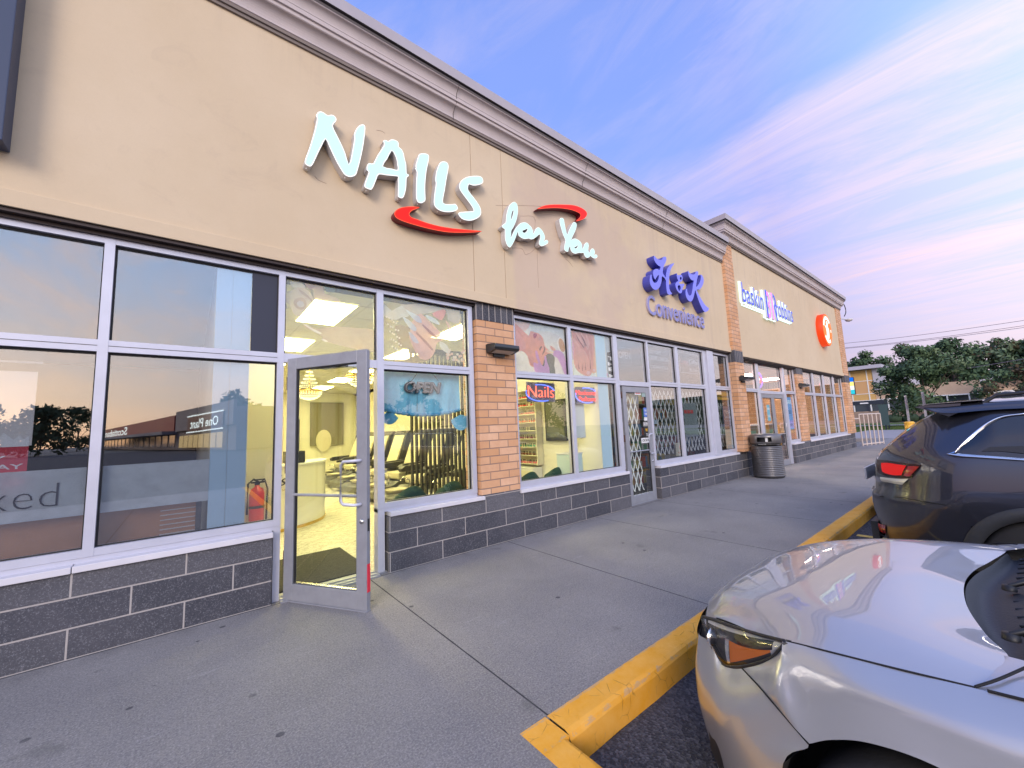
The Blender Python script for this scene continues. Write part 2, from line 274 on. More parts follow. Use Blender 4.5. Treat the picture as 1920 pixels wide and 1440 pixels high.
# ---------------------------------------------------------------- mesh helpers
class MB:
    def __init__(s): s.v = []; s.f = []; s.m = []; s.ms = []; s.sm = []
    def mi(s, M):
        if M not in s.ms: s.ms.append(M)
        return s.ms.index(M)
    def add(s, vs, fs, M, smooth=False):
        o = len(s.v); s.v += [tuple(v) for v in vs]; i = s.mi(M)
        for f in fs: s.f.append([o + k for k in f]); s.m.append(i); s.sm.append(smooth)
        return s
    def box(s, x0, x1, y0, y1, z0, z1, M, skip=()):
        v = [(x, y, z) for x in (x0, x1) for y in (y0, y1) for z in (z0, z1)]
        fs = {'-x': (0, 1, 3, 2), '+x': (4, 6, 7, 5), '-y': (0, 4, 5, 1), '+y': (2, 3, 7, 6), '-z': (0, 2, 6, 4), '+z': (1, 5, 7, 3)}
        return s.add(v, [f for k, f in fs.items() if k not in skip], M)
    def quad(s, a, b, c, d, M): return s.add([a, b, c, d], [(0, 1, 2, 3)], M)
    def prism(s, pts, y0, y1, M, holes=(), side=None, plane='XZ'):   # outline(s) in a plane, given thickness
        side = side or M
        fr, fr_i = tess([pts] + list(holes))
        P3 = (lambda p, y: (p[0], y, p[1])) if plane == 'XZ' else ((lambda p, y: (y, p[0], p[1])) if plane == 'YZ' else (lambda p, y: (p[0], p[1], y)))
        s.add([P3(p, y0) for p in fr], fr_i, M); s.add([P3(p, y1) for p in fr], [t[::-1] for t in fr_i], side)
        for loop in [pts] + list(holes):
            n = len(loop); vs = [P3(p, y0) for p in loop] + [P3(p, y1) for p in loop]
            s.add(vs, [(i, (i + 1) % n, n + (i + 1) % n, n + i) for i in range(n)], side)
        return s
    def flat(s, pts, y, M, holes=()):
        fr, fi = tess([pts] + list(holes)); return s.add([(p[0], y, p[1]) for p in fr], fi, M)
    def tube(s, path, r, M, n=8, closed=False, caps=True):
        path = [Vector(p) for p in path]; rings = []; k = len(path); up = Vector((0, 0, 1))
        rs = r if isinstance(r, (list, tuple)) else [r] * k
        for i, p in enumerate(path):
            a = path[(i - 1) % k] if (i > 0 or closed) else p; b = path[(i + 1) % k] if (i < k - 1 or closed) else p
            t = (b - a).normalized()
            u = t.cross(up);
            if u.length < .05: u = t.cross(Vector((1, 0, 0)))
            u.normalize(); w = t.cross(u).normalized()
            rings.append([p + (u * math.cos(2 * math.pi * j / n) + w * math.sin(2 * math.pi * j / n)) * rs[i] for j in range(n)])
        vs = [v for g in rings for v in g]; fs = []
        for i in range(k if closed else k - 1):
            o, q = i * n, ((i + 1) % k) * n
            fs += [(o + j, o + (j + 1) % n, q + (j + 1) % n, q + j) for j in range(n)]
        s.add(vs, fs, M, True)
        if caps and not closed: s.add(rings[0], [tuple(range(n))[::-1]], M); s.add(rings[-1], [tuple(range(n))], M)
        return s
    def lathe(s, prof, M, c=(0, 0, 0), n=32, axis='Z', a0=0, a1=2 * math.pi, smooth=True):
        full = abs(a1 - a0 - 2 * math.pi) < 1e-6; k = n if full else n + 1; vs = []
        for r, h in prof:
            for j in range(k):
                a = a0 + (a1 - a0) * j / n; x, y = r * math.cos(a), r * math.sin(a)
                vs.append((c[0] + x, c[1] + y, c[2] + h) if axis == 'Z' else ((c[0] + h, c[1] + x, c[2] + y) if axis == 'X' else (c[0] + x, c[1] + h, c[2] + y)))
        fs = []
        for i in range(len(prof) - 1):
            for j in range(n): fs.append((i * k + j, i * k + (j + 1) % k, (i + 1) * k + (j + 1) % k, (i + 1) * k + j))
        return s.add(vs, fs, M, smooth)
    def surf(s, P, nu, nv, M, smooth=True, off=0.0, flip=False):   # smooth surface through a grid of points
        G = spl(P, nu, nv); a, b = len(G), len(G[0])
        fs = [(i * b + j, i * b + j + 1, (i + 1) * b + j + 1, (i + 1) * b + j) for i in range(a - 1) for j in range(b - 1)]
        if flip: fs = [f[::-1] for f in fs]
        return s.add([v for r in G for v in r], fs, M, smooth)
    def build(s, name, parent=None, bevel=0.0, weld=0.0, relax=0):
        me = bpy.data.meshes.new(name); me.from_pydata(s.v, [], s.f)
        for M in s.ms: me.materials.append(M)
        me.polygons.foreach_set('material_index', s.m); me.polygons.foreach_set('use_smooth', s.sm); me.update()
        o = bpy.data.objects.new(name, me); C.objects.link(o)
        if parent is not None: o.parent = parent
        if weld or relax:
            bm_ = bmesh.new(); bm_.from_mesh(me); bmesh.ops.remove_doubles(bm_, verts=bm_.verts, dist=weld or .0003)
            iv = [v for v in bm_.verts if not v.is_boundary]
            for _ in range(relax): bmesh.ops.smooth_vert(bm_, verts=iv, factor=.5, use_axis_x=True, use_axis_y=True, use_axis_z=True)
            bm_.to_mesh(me); bm_.free()
        if bevel:
            bv = o.modifiers.new('b', 'BEVEL'); bv.width = bevel; bv.segments = 2; bv.limit_method = 'ANGLE'; bv.angle_limit = R(50)
        return o
def tess(loops):
    from mathutils.geometry import tessellate_polygon
    ls = [[Vector((p[0], p[1], 0)) for p in l] for l in loops]
    tri = tessellate_polygon(ls); pts = [p for l in loops for p in l]
    return pts, [tuple(t) for t in tri]
def cr(p0, p1, p2, p3, t): return .5 * ((2 * p1) + (p2 - p0) * t + (2 * p0 - 5 * p1 + 4 * p2 - p3) * t * t + (3 * p1 - p0 - 3 * p2 + p3) * t ** 3)
def spline(pts, n):
    pts = [Vector(p) for p in pts]; k = len(pts); out = []
    for i in range(k - 1):
        a, b, c, d = pts[max(i - 1, 0)], pts[i], pts[i + 1], pts[min(i + 2, k - 1)]
        if i == 0: a = b * 2 - c
        if i == k - 2: d = c * 2 - b
        for j in range(n): out.append(cr(a, b, c, d, j / n))
    out.append(pts[-1]); return out
def spl(P, nu, nv):
    rows = [spline(r, nv) for r in P]; cols = [spline([rows[i][j] for i in range(len(rows))], nu) for j in range(len(rows[0]))]
    return [[cols[j][i] for j in range(len(cols))] for i in range(len(cols[0]))]
def thing(name, label, cat, loc=(0, 0, 0), group=None, kind=None):
    o = bpy.data.objects.new(name, None); C.objects.link(o); o.location = loc; o.empty_display_size = .2
    return tag(o, label, cat, group, kind)
def tag(o, label=None, cat=None, group=None, kind=None):
    if label: o['label'] = label
    if cat: o['category'] = cat
    if group: o['group'] = group
    if kind: o['kind'] = kind
    return o
def struct(o): o['kind'] = 'structure'; return o
def dup(root, loc=None, label=None, parent=None, mats=None, rot=None, scale=None):
    r = root.copy(); C.objects.link(r)
    if parent is not None: r.parent = parent
    if loc is not None: r.location = loc
    if rot is not None: r.rotation_euler = (0, 0, rot)
    if scale is not None: r.scale = scale
    if label: r['label'] = label
    if mats and r.data:
        if any(x in mats for x in r.data.materials[:]):
            r.data = r.data.copy()
            for i, x in enumerate(r.data.materials[:]):
                if x in mats: r.data.materials[i] = mats[x]
    for ch in [c for c in root.children]: dup(ch, parent=r, mats=mats)
    return r
def textm(name, s, x0, x1, z0, z1, Y, depth, M, parent=None, side=None, bold=0.0, plane=None, shear=0.0, fitw=True):
    cu = bpy.data.curves.new('t', 'FONT'); cu.body = s; cu.extrude = .5; cu.offset = bold; cu.resolution_u = 3; cu.shear = shear
    t = bpy.data.objects.new('t', cu); C.objects.link(t); bpy.context.view_layer.update()
    me = bpy.data.meshes.new_from_object(t.evaluated_get(bpy.context.evaluated_depsgraph_get())); bpy.data.objects.remove(t)
    xs = [v.co.x for v in me.vertices]; ys = [v.co.y for v in me.vertices]; a, b, c, d = min(xs), max(xs), min(ys), max(ys)
    sx = (x1 - x0) / (b - a); sz = (z1 - z0) / (d - c)
    for v in me.vertices:
        X = x0 + (v.co.x - a) * sx; Z = z0 + (v.co.y - c) * sz; D = Y + depth * .5 - v.co.z * depth
        v.co = plane(X, Z, D - Y) if plane else (X, D, Z)
    me.materials.clear(); me.materials.append(M)
    if side:
        me.materials.append(side); me.update()
        for p in me.polygons:
            if abs(p.normal.y) < .5: p.material_index = 1
    me.name = name
    o = bpy.data.objects.new(name, me); C.objects.link(o)
    if parent is not None: o.parent = parent
    return o
# ================================================================ GROUND
def sheet(name, x0, x1, y0, y1, z, M):
    o = MB().quad((x0, y0, z), (x1, y0, z), (x1, y1, z), (x0, y1, z), M).build(name); return struct(o)
sheet('parking_lot', -60, 44, -95, 1.43, -.15, ASPH)
GND = mat('far_ground', (.16, .16, .15), .95, var=.2, vscale=.2)
o = MB().box(-600, 700, -700, 700, -.9, -.20, GND, skip=('-x', '+x', '-y', '+y', '-z')).build('ground'); struct(o)
# raised walk, with the bump-out the photographer stands on
w = MB()
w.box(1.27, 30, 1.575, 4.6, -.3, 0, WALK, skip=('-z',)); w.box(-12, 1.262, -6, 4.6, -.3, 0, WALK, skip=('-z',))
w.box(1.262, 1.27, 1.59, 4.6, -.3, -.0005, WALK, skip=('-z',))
struct(w.build('sidewalk'))
PATH = mat('far_paving', (.30, .28, .28), .9, var=.1, vscale=1)
o = MB().box(30, 44, 1.43, 7.2, -.3, -.004, PATH, skip=('-z',)).build('path'); struct(o)
# yellow kerb: long run beside the stalls and the return that wraps the bump-out
def kerb_run(mb, a, b, along):
    prof = [(-.155, -.152), (-.150, -.03), (-.140, -.006), (-.12, .003), (-.004, .003), (.0, -.02), (.0, -.152)]
    pts = []
    n = 60 if along == 'X' else 24
    for i in range(n + 1):
        t = a + (b - a) * i / n; row = []
        for (d, z) in prof:
            jx = .004 * math.sin(t * 7.1 + d * 30) * (1 if d < -.1 else 0)
            row.append((t, 1.595 + d * 1.06 + jx, z) if along == 'X' else (1.255 - d * 1.06 + jx, t, z))
        pts.append(row)
    k = len(prof); vs = [p for r in pts for p in r]
    fs = [(i * k + j, i * k + j + 1, (i + 1) * k + j + 1, (i + 1) * k + j) for i in range(n) for j in range(k - 1)]
    if along == 'Y': fs = [f[::-1] for f in fs]
    mb.add(vs, fs, YEL)
kb = MB(); kerb_run(kb, 1.43, 22.6, 'X'); kerb_run(kb, 1.4305, -6, 'Y')
kb.box(1.258, 1.42, 1.432, 1.594, -.15, .002, YEL, skip=('-z',)); struct(kb.build('kerb'))
LINE = mat('line_paint', (.72, .50, .12), .8, var=.25, vscale=14)
ln = MB()
for X in (4.15, 6.82, 9.5, 12.2, 14.9, 17.6):
    ln.quad((X - .05, -4.0, -.146), (X + .05, -4.0, -.146), (X + .05, 1.38, -.146), (X - .05, 1.38, -.146), LINE)
struct(ln.build('parking_lines'))
# grass, road and far lawn beyond the plaza
GRASS = mat('grass', (.085, .135, .035), .95, var=.35, vscale=3, bump=1.0, bscale=30)
for nm, x0, x1, z in (('lawn', 44, 60, -.06), ('far_lawn', 66.2, 73, .0)):
    o = MB().box(x0, x1, -60, 60, -.3, z, GRASS, skip=('-z',)).build(nm); struct(o)
o = MB().box(60, 66, -80, 80, -.3, -.1, mat('road_asphalt', (.24, .24, .26), .9, var=.1), skip=('-z',)).build('road'); struct(o)
def blades(name, x0, x1, y0, y1, z, n, h):
    vs = np.zeros((n, 3, 3)); x = np.random.uniform(x0, x1, n); y = np.random.uniform(y0, y1, n); a = np.random.uniform(0, 6.28, n); hh = h * np.random.uniform(.5, 1.3, n)
    vs[:, 0] = np.stack([x - .03 * np.cos(a), y - .03 * np.sin(a), np.full(n, z)], 1); vs[:, 1] = np.stack([x + .03 * np.cos(a), y + .03 * np.sin(a), np.full(n, z)], 1)
    vs[:, 2] = np.stack([x + .05 * np.sin(a), y + .05 * np.cos(a), z + hh], 1)
    me = bpy.data.meshes.new(name); me.from_pydata(vs.reshape(-1, 3).tolist(), [], [(3 * i, 3 * i + 1, 3 * i + 2) for i in range(n)]); me.materials.append(GRASS)
    o = bpy.data.objects.new(name, me); C.objects.link(o); return tag(o, 'short mown grass of the strip in front of the road', 'grass', kind='stuff')
blades('grass', 44.1, 59, 1.5, 10, -.06, 9000, .10)

# ================================================================ THE RETAIL BUILDING
B = thing('retail_building', 'long single-storey retail building of tan stucco, orange brick piers and dark block base', 'building', (0, 4.2, 0))
def bpart(mb, name, bevel=0.0, parent=None):
    o = mb.build(name, None, bevel); o.parent = parent or B
    if parent is None: o.matrix_parent_inverse = Matrix.Translation((0, -4.2, 0))
    return o
Z0, ZS = 0.0, .585
# --- dark block base walls (with chipped stone cap sills as their own parts)
def base(x0, x1, M, y=4.15, yb=4.46):
    mb = MB(); mb.box(x0, x1, y, yb, -.02, .56, M, skip=('-z',)); bpart(mb, 'block_wall', .004)
base(-9, .60, BLOCK); base(1.645, 5.90, BLOCKR); base(6.865, 11.06, BLOCKR); base(14.33, 22.2, BLOCKR, 4.10)
base(11.062, 12.18, BLOCKR)
# the block courses stand a little higher under the brick piers
for x0, x1 in ((2.865, 3.44), (10.44, 11.0), (15.25, 15.98), (21.4, 22.18)):
    mb = MB(); mb.box(x0, x1, 4.152 if x0 < 12 else 4.102, 4.45, .562, .62, BLOCKR); bpart(mb, 'block_cap')
def sill(x0, x1, y=4.128):
    mb = MB(); mb.box(x0, x1, y, 4.30, .563, .608, SILL); bpart(mb, 'window_sill', .004)
sill(-9, -.60); sill(-.595, .60); sill(1.66, 2.862); sill(3.45, 5.885); sill(6.87, 10.42); sill(11.1, 12.17); sill(14.34, 15.24, 4.08); sill(15.99, 21.38, 4.08)
# --- brick piers
def pier(x0, x1, y, z0, z1, sold=None, yb=4.5):
    mb = MB(); top = sold[0] if sold else z1
    mb.box(x0, x1, y, yb, z0, top, BRICK, skip=()); o = bpart(mb, 'brick_pier')
    if sold:
        s = MB(); s.box(x0 - .004, x1 + .004, y - .006, yb, sold[0] + .001, sold[1], SOLD); so_ = s.build('soldier_band'); so_.parent = o
        if z1 > sold[1]:
            u = MB(); u.box(x0, x1, y, yb, sold[1] + .001, z1, BRICK); uo = u.build('upper_brickwork'); uo.parent = o
    return o
pier(2.83, 3.455, 4.155, .62, 3.14, (2.85, 3.085)); pier(10.46, 10.985, 4.05, .621, 5.98, (2.83, 3.13)); pier(15.28, 15.95, 4.10, .621, 3.14, (2.79, 3.03)); pier(21.36, 22.15, 4.04, .621, 5.98, (2.75, 3.05), 12)
bk = MB(); bk.box(22.152, 22.19, 4.3, 20, 0, 5.9, BRICK); bpart(bk, 'side_wall')
# --- stucco fascia, with drip edge and control joints
def fascia(x0, x1, y, z0, z1, joints=()):
    mb = MB(); xs = [x0] + [j for j in joints] + [x1]
    for i in range(len(xs) - 1):
        mb.box(xs[i] + (.004 if i else 0), xs[i + 1] - (.004 if i < len(xs) - 2 else 0), y, 4.6, z0, z1, STUC)
    for j in joints: mb.box(j - .004, j + .004, y + .006, 4.5, z0 + .002, z1, mat('joint_sealant', (.34, .22, .16), .8))
    o = bpart(mb, 'fascia_wall'); return o
fascia(-9, 10.458, 4.12, 3.095, 5.60, (2.80, 3.32)); fascia(10.987, 21.358, 4.07, 3.03, 6.1)
lip = MB(); lip.box(-9, 10.456, 4.10, 4.119, 3.078, 3.20, STUC); lip.box(10.989, 21.356, 4.05, 4.069, 3.012, 3.14, STUC); 
bpart(lip, 'fascia_band', .004)
fl = MB()
for a, b, y, z in ((-9, 2.826, 4.125, 3.078), (3.459, 10.456, 4.125, 3.078), (10.989, 15.27, 4.075, 3.012), (15.96, 21.35, 4.075, 3.012)):
    fl.box(a, b, y, 4.5, z - .026, z - .002, FLASH); fl.box(a, b, y + .05, 4.5, z - .052, z - .028, FLASH); fl.box(a, b, y + .085, 4.5, z - .075, z - .054, GASK)
bpart(fl, 'drip_flashing')
# --- moulded cornices
def cornice(x0, x1, yf, z0, left_return=False, right_return=False):
    d = yf - 4.12
    pr = [(4.13, 0.0), (4.10, 0.0), (4.10, .035), (4.085, .035), (4.085, .070)]
    for i in range(9):
        a = i / 8 * math.pi / 2; pr.append((4.078 - .07 * (1 - math.cos(a)), .074 + .13 * math.sin(a)))
    pr += [(4.000, .212), (4.000, .250), (3.982, .254), (3.982, .30)]
    for i in range(9):
        a = i / 8 * math.pi / 2; pr.append((3.978 - .055 * (1 - math.cos(a)), .304 + .10 * math.sin(a)))
    pr += [(3.918, .412), (3.918, .448), (3.930, .450), (3.930, .462), (3.895, .464), (3.890, .595), (4.3, .60)]
    pr = [(y + d, z + z0) for y, z in pr]; k = len(pr)
    mb = MB(); off = lambda y: (yf - y)
    ends = []
    xa = lambda p: x0 - off(p[0]) if left_return else x0
    xb = lambda p: x1 + off(p[0]) if right_return else x1
    vs = [(xa(p), p[0], p[1]) for p in pr] + [(xb(p), p[0], p[1]) for p in pr]
    for i in range(k - 1):
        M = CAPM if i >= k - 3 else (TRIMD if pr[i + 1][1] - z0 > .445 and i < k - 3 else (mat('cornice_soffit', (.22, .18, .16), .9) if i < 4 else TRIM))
        mb.add([vs[i], vs[k + i], vs[k + i + 1], vs[i + 1]], [(0, 1, 2, 3)], M, smooth=False)
        for flag, X in ((left_return, xa), (right_return, xb)):
            if flag:
                s = -1 if X is xa else 1
                a, b = pr[i], pr[i + 1]
                q = [(X(a), a[0], a[1]), (X(b), b[0], b[1]), (X(b), 9.0, b[1]), (X(a), 9.0, a[1])]
                mb.add(q, [(0, 1, 2, 3) if s < 0 else (3, 2, 1, 0)], M)
    if not left_return: mb.add([(xa(p), p[0], p[1]) for p in pr] + [(xa(pr[0]), 4.4, z0 + .6), (xa(pr[0]), 4.4, z0)], [tuple(range(k + 2))], TRIM)
    if not right_return: mb.add([(xb(p), p[0], p[1]) for p in pr] + [(xb(pr[0]), 4.4, z0 + .6), (xb(pr[0]), 4.4, z0)], [tuple(range(k + 2))[::-1]], TRIM)
    o = bpart(mb, 'cornice')
    # hairline joints between the foam lengths
    return o
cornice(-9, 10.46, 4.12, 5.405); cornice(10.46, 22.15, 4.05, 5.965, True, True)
cj = MB()
for x in (2.52, 5.05, 7.6):
    pts = [(x, 4.098, 5.44), (x, 4.082, 5.47), (x, 4.068, 5.53), (x, 4.03, 5.59), (x, 3.998, 5.64), (x, 3.97, 5.74), (x, 3.925, 5.80), (x, 3.915, 5.85)]
    cj.tube([Vector(p) + Vector((.006 * math.sin(i * 2.1), -.002, 0)) for i, p in enumerate(pts)], .0035, TRIMD, 5)
bpart(cj, 'cornice_joint')
# hairline outlines of old sign patches and repairs in the stucco
pt = MB(); JL = mat('repair_line', (.36, .24, .19), .9)
for pts in ([(930,385),(1000,386),(1060,392)], [(975,405),(1002,408),(1001,440)], [(960,465),(978,466),(985,477),(990,476),(996,473),(1003,466)], [(1062,402),(1075,408),(1100,412)], [(1007,465),(1008,500),(1010,540)], [(706,244),(716,246),(722,250)], [(1060,485),(1068,492),(1074,500)], [(590,330),(598,338),(612,344)], [(1260,548),(1270,556),(1277,564)]):
    pt = MB(); pt.tube([atY(v.x, v.y, 4.1195) for v in spline([(a, b, 0) for a, b in pts], 4)], .0022, JL, 4); bpart(pt, 'stucco_repair_line')
# roof and rear so the building is closed
rf = MB(); rf.box(-9, 10.45, 4.5, 20, 5.3, 5.4, GND); rf.box(10.47, 22.15, 4.5, 20, 5.8, 5.9, GND); rf.box(-9, 22.15, 20, 20.2, 0, 5.9, STUC); rf.box(-9.2, -9, 4.2, 20.2, 0, 5.9, STUC)
rf.box(10.40, 10.458, 4.2, 20, 5.41, 6.0, STUC)
bpart(rf, 'roof')
# --- aluminium storefront bays: frame with gasket lines, panes as sub-part
def bay(x0, x1, mull, z0=.645, z1=3.03, tz=(2.13, 2.22), w=.055, glass=None, y=4.20, endw=(.055, .055), notr=()):
    glass = glass or SHOPG; fr = MB(); g = MB(); D = .11
    edges = [(x0, x0 + endw[0])] + list(mull) + [(x1 - endw[1], x1)]
    for a, b in edges: fr.box(a, b, y, y + D, z0 if not (a, b) in notr else 0, z1, ALU)
    zz = [(z0, z0 + .055), tz, (z1 - .05, z1)]
    for i in range(len(edges) - 1):
        a, b = edges[i][1], edges[i + 1][0]
        for (c, d) in zz:
            fr.box(a, b, y + .002, y + D, c, d, ALU)
            fr.box(a, b, y - .001, y + .0015, (c + d) / 2 - .0015, (c + d) / 2 + .0015, GASK) if c == tz[0] else None
        for c, d in ((zz[0][1], zz[1][0]), (zz[1][1], zz[2][0])):
            gw = .011
            fr.box(a, a + gw, y + .035, y + .06, c, d, GASK); fr.box(b - gw, b, y + .035, y + .06, c, d, GASK)
            fr.box(a + gw, b - gw, y + .035, y + .06, d - gw - .006, d, GASK); fr.box(a + gw, b - gw, y + .035, y + .06, c, c + gw * .6, GASK)
            g.box(a + .004, b - .004, y + .045, y + .051, c + .004, d - .004, glass)
    fr.box(x0 + .001, x1 - .001, y + .006, y + D - .004, .6085, z0 - .0015, ALU) if z0 > .3 else None
    o = bpart(fr, 'storefront_window'); go = g.build('glass'); go.parent = o
    return o
bay(-2.9, .665, [(-1.72, -1.66), (-.563, -.505)], glass=DARKG, endw=(.055, .055))
fr = MB(); fr.box(.6105, .665, 4.202, 4.31, 0, .643, ALU); bpart(fr, 'door_jamb')
# transom over the salon door
def transom(x0, x1, z0, z1, y=4.20, glass=None):
    fr = MB(); g = MB()
    fr.box(x0, x1, y + .002, y + .11, z0, z0 + .085, ALU); fr.box(x0, x1, y + .002, y + .11, z1 - .05, z1, ALU)
    fr.box(x0, x0 + .011, y + .035, y + .06, z0 + .085, z1 - .05, GASK); fr.box(x1 - .011, x1, y + .035, y + .06, z0 + .085, z1 - .05, GASK); fr.box(x0 + .011, x1 - .011, y + .035, y + .06, z1 - .067, z1 - .05, GASK)
    g.box(x0 + .004, x1 - .004, y + .045, y + .051, z0 + .089, z1 - .054, glass or SHOPG)
    o = bpart(fr, 'transom_window'); go = g.build('glass'); go.parent = o
transom(.666, 1.549, 2.135, 3.03)
bay(1.55, 2.80, [], endw=(.075, .065)); fr = MB(); fr.box(1.551, 1.624, 4.202, 4.31, 0, .643, ALU); fr.box(1.54, 1.642, 4.19, 4.33, 0, .012, ALU2); bpart(fr, 'door_jamb')
bay(3.46, 5.875, [(4.60, 4.675)], endw=(.055, .115)); fr = MB(); fr.box(5.905, 5.96, 4.202, 4.31, 0, .56, ALU); bpart(fr, 'door_jamb')
transom(5.877, 6.799, 2.10, 3.03, glass=STOREG)
bay(6.80, 10.50, [(7.87, 7.985), (9.10, 9.25), (9.555, 9.60)], endw=(.06, .09), glass=STOREG)
col = MB(); col.box(9.252, 9.553, 4.165, 4.33, .612, 3.03, ALU); bpart(col, 'column_cover', .003)
bay(11.02, 12.37, [], endw=(.055, .17)); transom(12.372, 14.208, 2.10, 3.0)
bay(14.21, 15.28, [], z1=3.0, endw=(.15, .055), y=4.17)
bay(15.95, 21.40, [(17.25, 17.42), (18.60, 18.76), (19.98, 20.14)], z1=3.0, endw=(.055, .055), y=4.17)
fr = MB(); fr.box(12.20, 12.368, 4.202, 4.31, 0, .643, ALU); bpart(fr, 'door_jamb'); fr = MB(); fr.box(14.212, 14.328, 4.172, 4.29, 0, .643, ALU); bpart(fr, 'door_jamb')
thr = MB(); thr.box(.667, 1.549, 4.12, 4.34, .0, .014, ALU2); thr.box(.667, 1.549, 4.16, 4.19, .0145, .022, ALU2); thr.box(.667, 1.549, 4.24, 4.30, .0145, .022, ALU2); bpart(thr, 'door_threshold')
# --- doors
def leaf(name, w, h, handle=True, bar=True, mail=True, glass=None):      # built from hinge edge at x=0 along +x, thickness along y
    st = .105; D = .045; fr = MB()
    fr.box(0, st, 0, D, 0, h, ALU2); fr.box(w - st, w, 0, D, 0, h, ALU2)
    fr.box(st, w - st, .001, D - .001, 0, .14, ALU2); fr.box(st, w - st, .001, D - .001, h - .105, h, ALU2)
    for a, b, c, d in ((st, st + .012, .14, h - .105), (w - st - .012, w - st, .14, h - .105)): fr.box(a, b, .012, D - .012, c, d, GASK)
    fr.box(st + .012, w - st - .012, .012, D - .012, h - .117, h - .105, GASK); fr.box(st + .012, w - st - .012, .008, D - .008, .14, .152, mat('chrome_bead', (.75, .75, .72), .2, metal=1.0))
    fr.box(0.0, w, -.006, D + .006, -.012, -.001, ALU2)
    o = bpart(fr, name, .003)
    g = MB(); g.box(st + .004, w - st - .004, D / 2 - .003, D / 2 + .003, .145, h - .11, glass or CLEAR); go = g.build('glass'); go.parent = o
    if handle:
        hb = MB(); x = w - st * .55; 
        hb.tube([(x, -.004, 1.20), (x, -.03, 1.20), (x - .02, -.055, 1.20), (x - .13, -.062, 1.195), (x - .155, -.063, 1.17), (x - .155, -.063, .87), (x - .13, -.062, .845), (x - .02, -.055, .84), (x, -.03, .84), (x, -.004, .84)], .013, ALU, 10)
        ho = hb.build('pull_handle'); ho.parent = o
        lk = MB(); lk.lathe([(0, -.014), (.017, -.012), (.021, -.004), (.022, 0)], mat('steel', (.6, .6, .6), .25, metal=1.0), (x + .012, 0, .70), 16, 'Y'); lk.box(w - .001, w + .002, .012, .033, .62, .72, BLACK); lo = lk.build('lock'); lo.parent = o
    if bar:
        pb = MB(); pb.tube([(st, -.012 + .02, .905), (w - st, .008, .905)], .013, ALU2, 8); po = pb.build('push_bar'); po.parent = o
    hg = MB()
    for z in (.35, 1.15, 1.92): hg.tube([(-.012, .022, z - .06), (-.012, .022, z + .06)], .014, mat('hinge_bronze', (.10, .05, .04), .5, metal=.4), 8)
    h_ = hg.build('hinge'); h_.parent = o
    return o
d1 = leaf('glass_door', .905, 2.15)
A_ = math.atan2(3.41 - 4.15, 1.14 - .69)
d1.location = Vector((.69, 4.17, .012)); d1.rotation_euler = (0, 0, A_)
d1['label'] = 'salon door standing open'
rd = MB(); rd.box(.905, .909, .006, .040, .14, .36, mat('red_tape', (.72, .03, .06), .5)); rd.box(.8, .9045, -.0035, -.001, .20, .24, ALU2); ro = rd.build('red_tape_strip'); ro.parent = d1
cl = MB(); cl.box(.35, .62, .05, .10, 2.03, 2.09, BLACK); cl.tube([(.5, .09, 2.05), (.3, .16, 2.06), (.05, .10, 2.06)], .010, BLACK, 6); co = cl.build('door_closer'); co.parent = d1
d2 = leaf('glass_door', .835, 2.075, glass=SHOPG); d2.location = (5.962, 4.215, .012)
d3 = leaf('glass_door', .898, 2.075, handle=False, glass=SHOPG); d3.location = (12.385, 4.215, .012)
d4 = leaf('glass_door', .898, 2.075, glass=SHOPG); d4.location = (14.198, 4.26, .012); d4.scale = (-1, -1, 1); 
d4.scale = (1, 1, 1); d4.location = (13.295, 4.215, .012)
# --- inside shells
DRY = mat('white_wall', (.80, .77, .66), .7, var=.04, vscale=1.2); CEI = mat('ceiling_tile', (.68, .66, .58), .9); GRID = mat('ceiling_grid', (.50, .48, .40), .6)
def m_marble():
    M = mat('marble_floor', (.8, .77, .68), .22, spec=.5); b, n = getb(M); P = n.new('ShaderNodeNewGeometry').outputs['Position']
    v = n.noise(n.mapv(P, rot=(0, 0, .5), sc=(1, 2.4, 1)), 2.4, 9, .72, 2.2); vein = n.ramp(n.math('ABSOLUTE', n.math('SUBTRACT', v, .5)), [(0, 1.0), (.018, .6), (.05, 0.0)])
    t = n.new('ShaderNodeTexBrick'); n.link(n.mapv(P, rot=(0, 0, .72)), t.inputs[0]); t.offset = .5
    for k, x in (('Scale', 1), ('Mortar Size', .003), ('Brick Width', 1.2), ('Row Height', .6)): t.inputs[k].default_value = x
    t.inputs['Color1'].default_value = t.inputs['Color2'].default_value = (.82, .78, .68, 1); t.inputs['Mortar'].default_value = (.35, .32, .26, 1)
    n.link(n.mix(n.math('MULTIPLY', vein, .7), t.outputs[0], (.36, .33, .27)), b.inputs['Base Color']); return M
ins = MB(); ins.box(.40, 5.33, 4.33, 17, -.01, .008, m_marble()); bpart(ins, 'salon_floor')
iw = MB()
iw.box(.14, .395, 4.262, 17, 0, 3.02, DRY); iw.box(5.335, 5.62, 4.262, 17, 0, 3.02, DRY); iw.box(.395, 5.335, 17, 17.1, 0, 3.2, DRY)
bpart(iw, 'partition_wall')
pe = MB(); BLU = mat('pale_blue_board', (.50, .68, .80), .6, var=.03); pe.box(.138, .255, 4.256, 4.261, .61, 2.98, BLU); bpart(pe, 'wall_end_board'); pe = MB(); pe.box(.258, .397, 4.256, 4.261, .61, 2.98, BLU); bpart(pe, 'wall_end_board'); pe = MB(); pe.box(5.34, 5.60, 4.256, 4.261, .61, 2.98, BLU); bpart(pe, 'wall_end_board'); pe = MB()
pe.box(.40, .607, 4.2365, 4.2405, 2.224, 2.976, mat('navy_panel', (.028, .032, .055), .5)); bpart(pe, 'navy_window_panel')
pc = MB(); pc.box(.40, 1.06, 6.90, 7.0, 0.01, 3.1, mat('cream_column', (.80, .74, .56), .6)); bpart(pc, 'column')
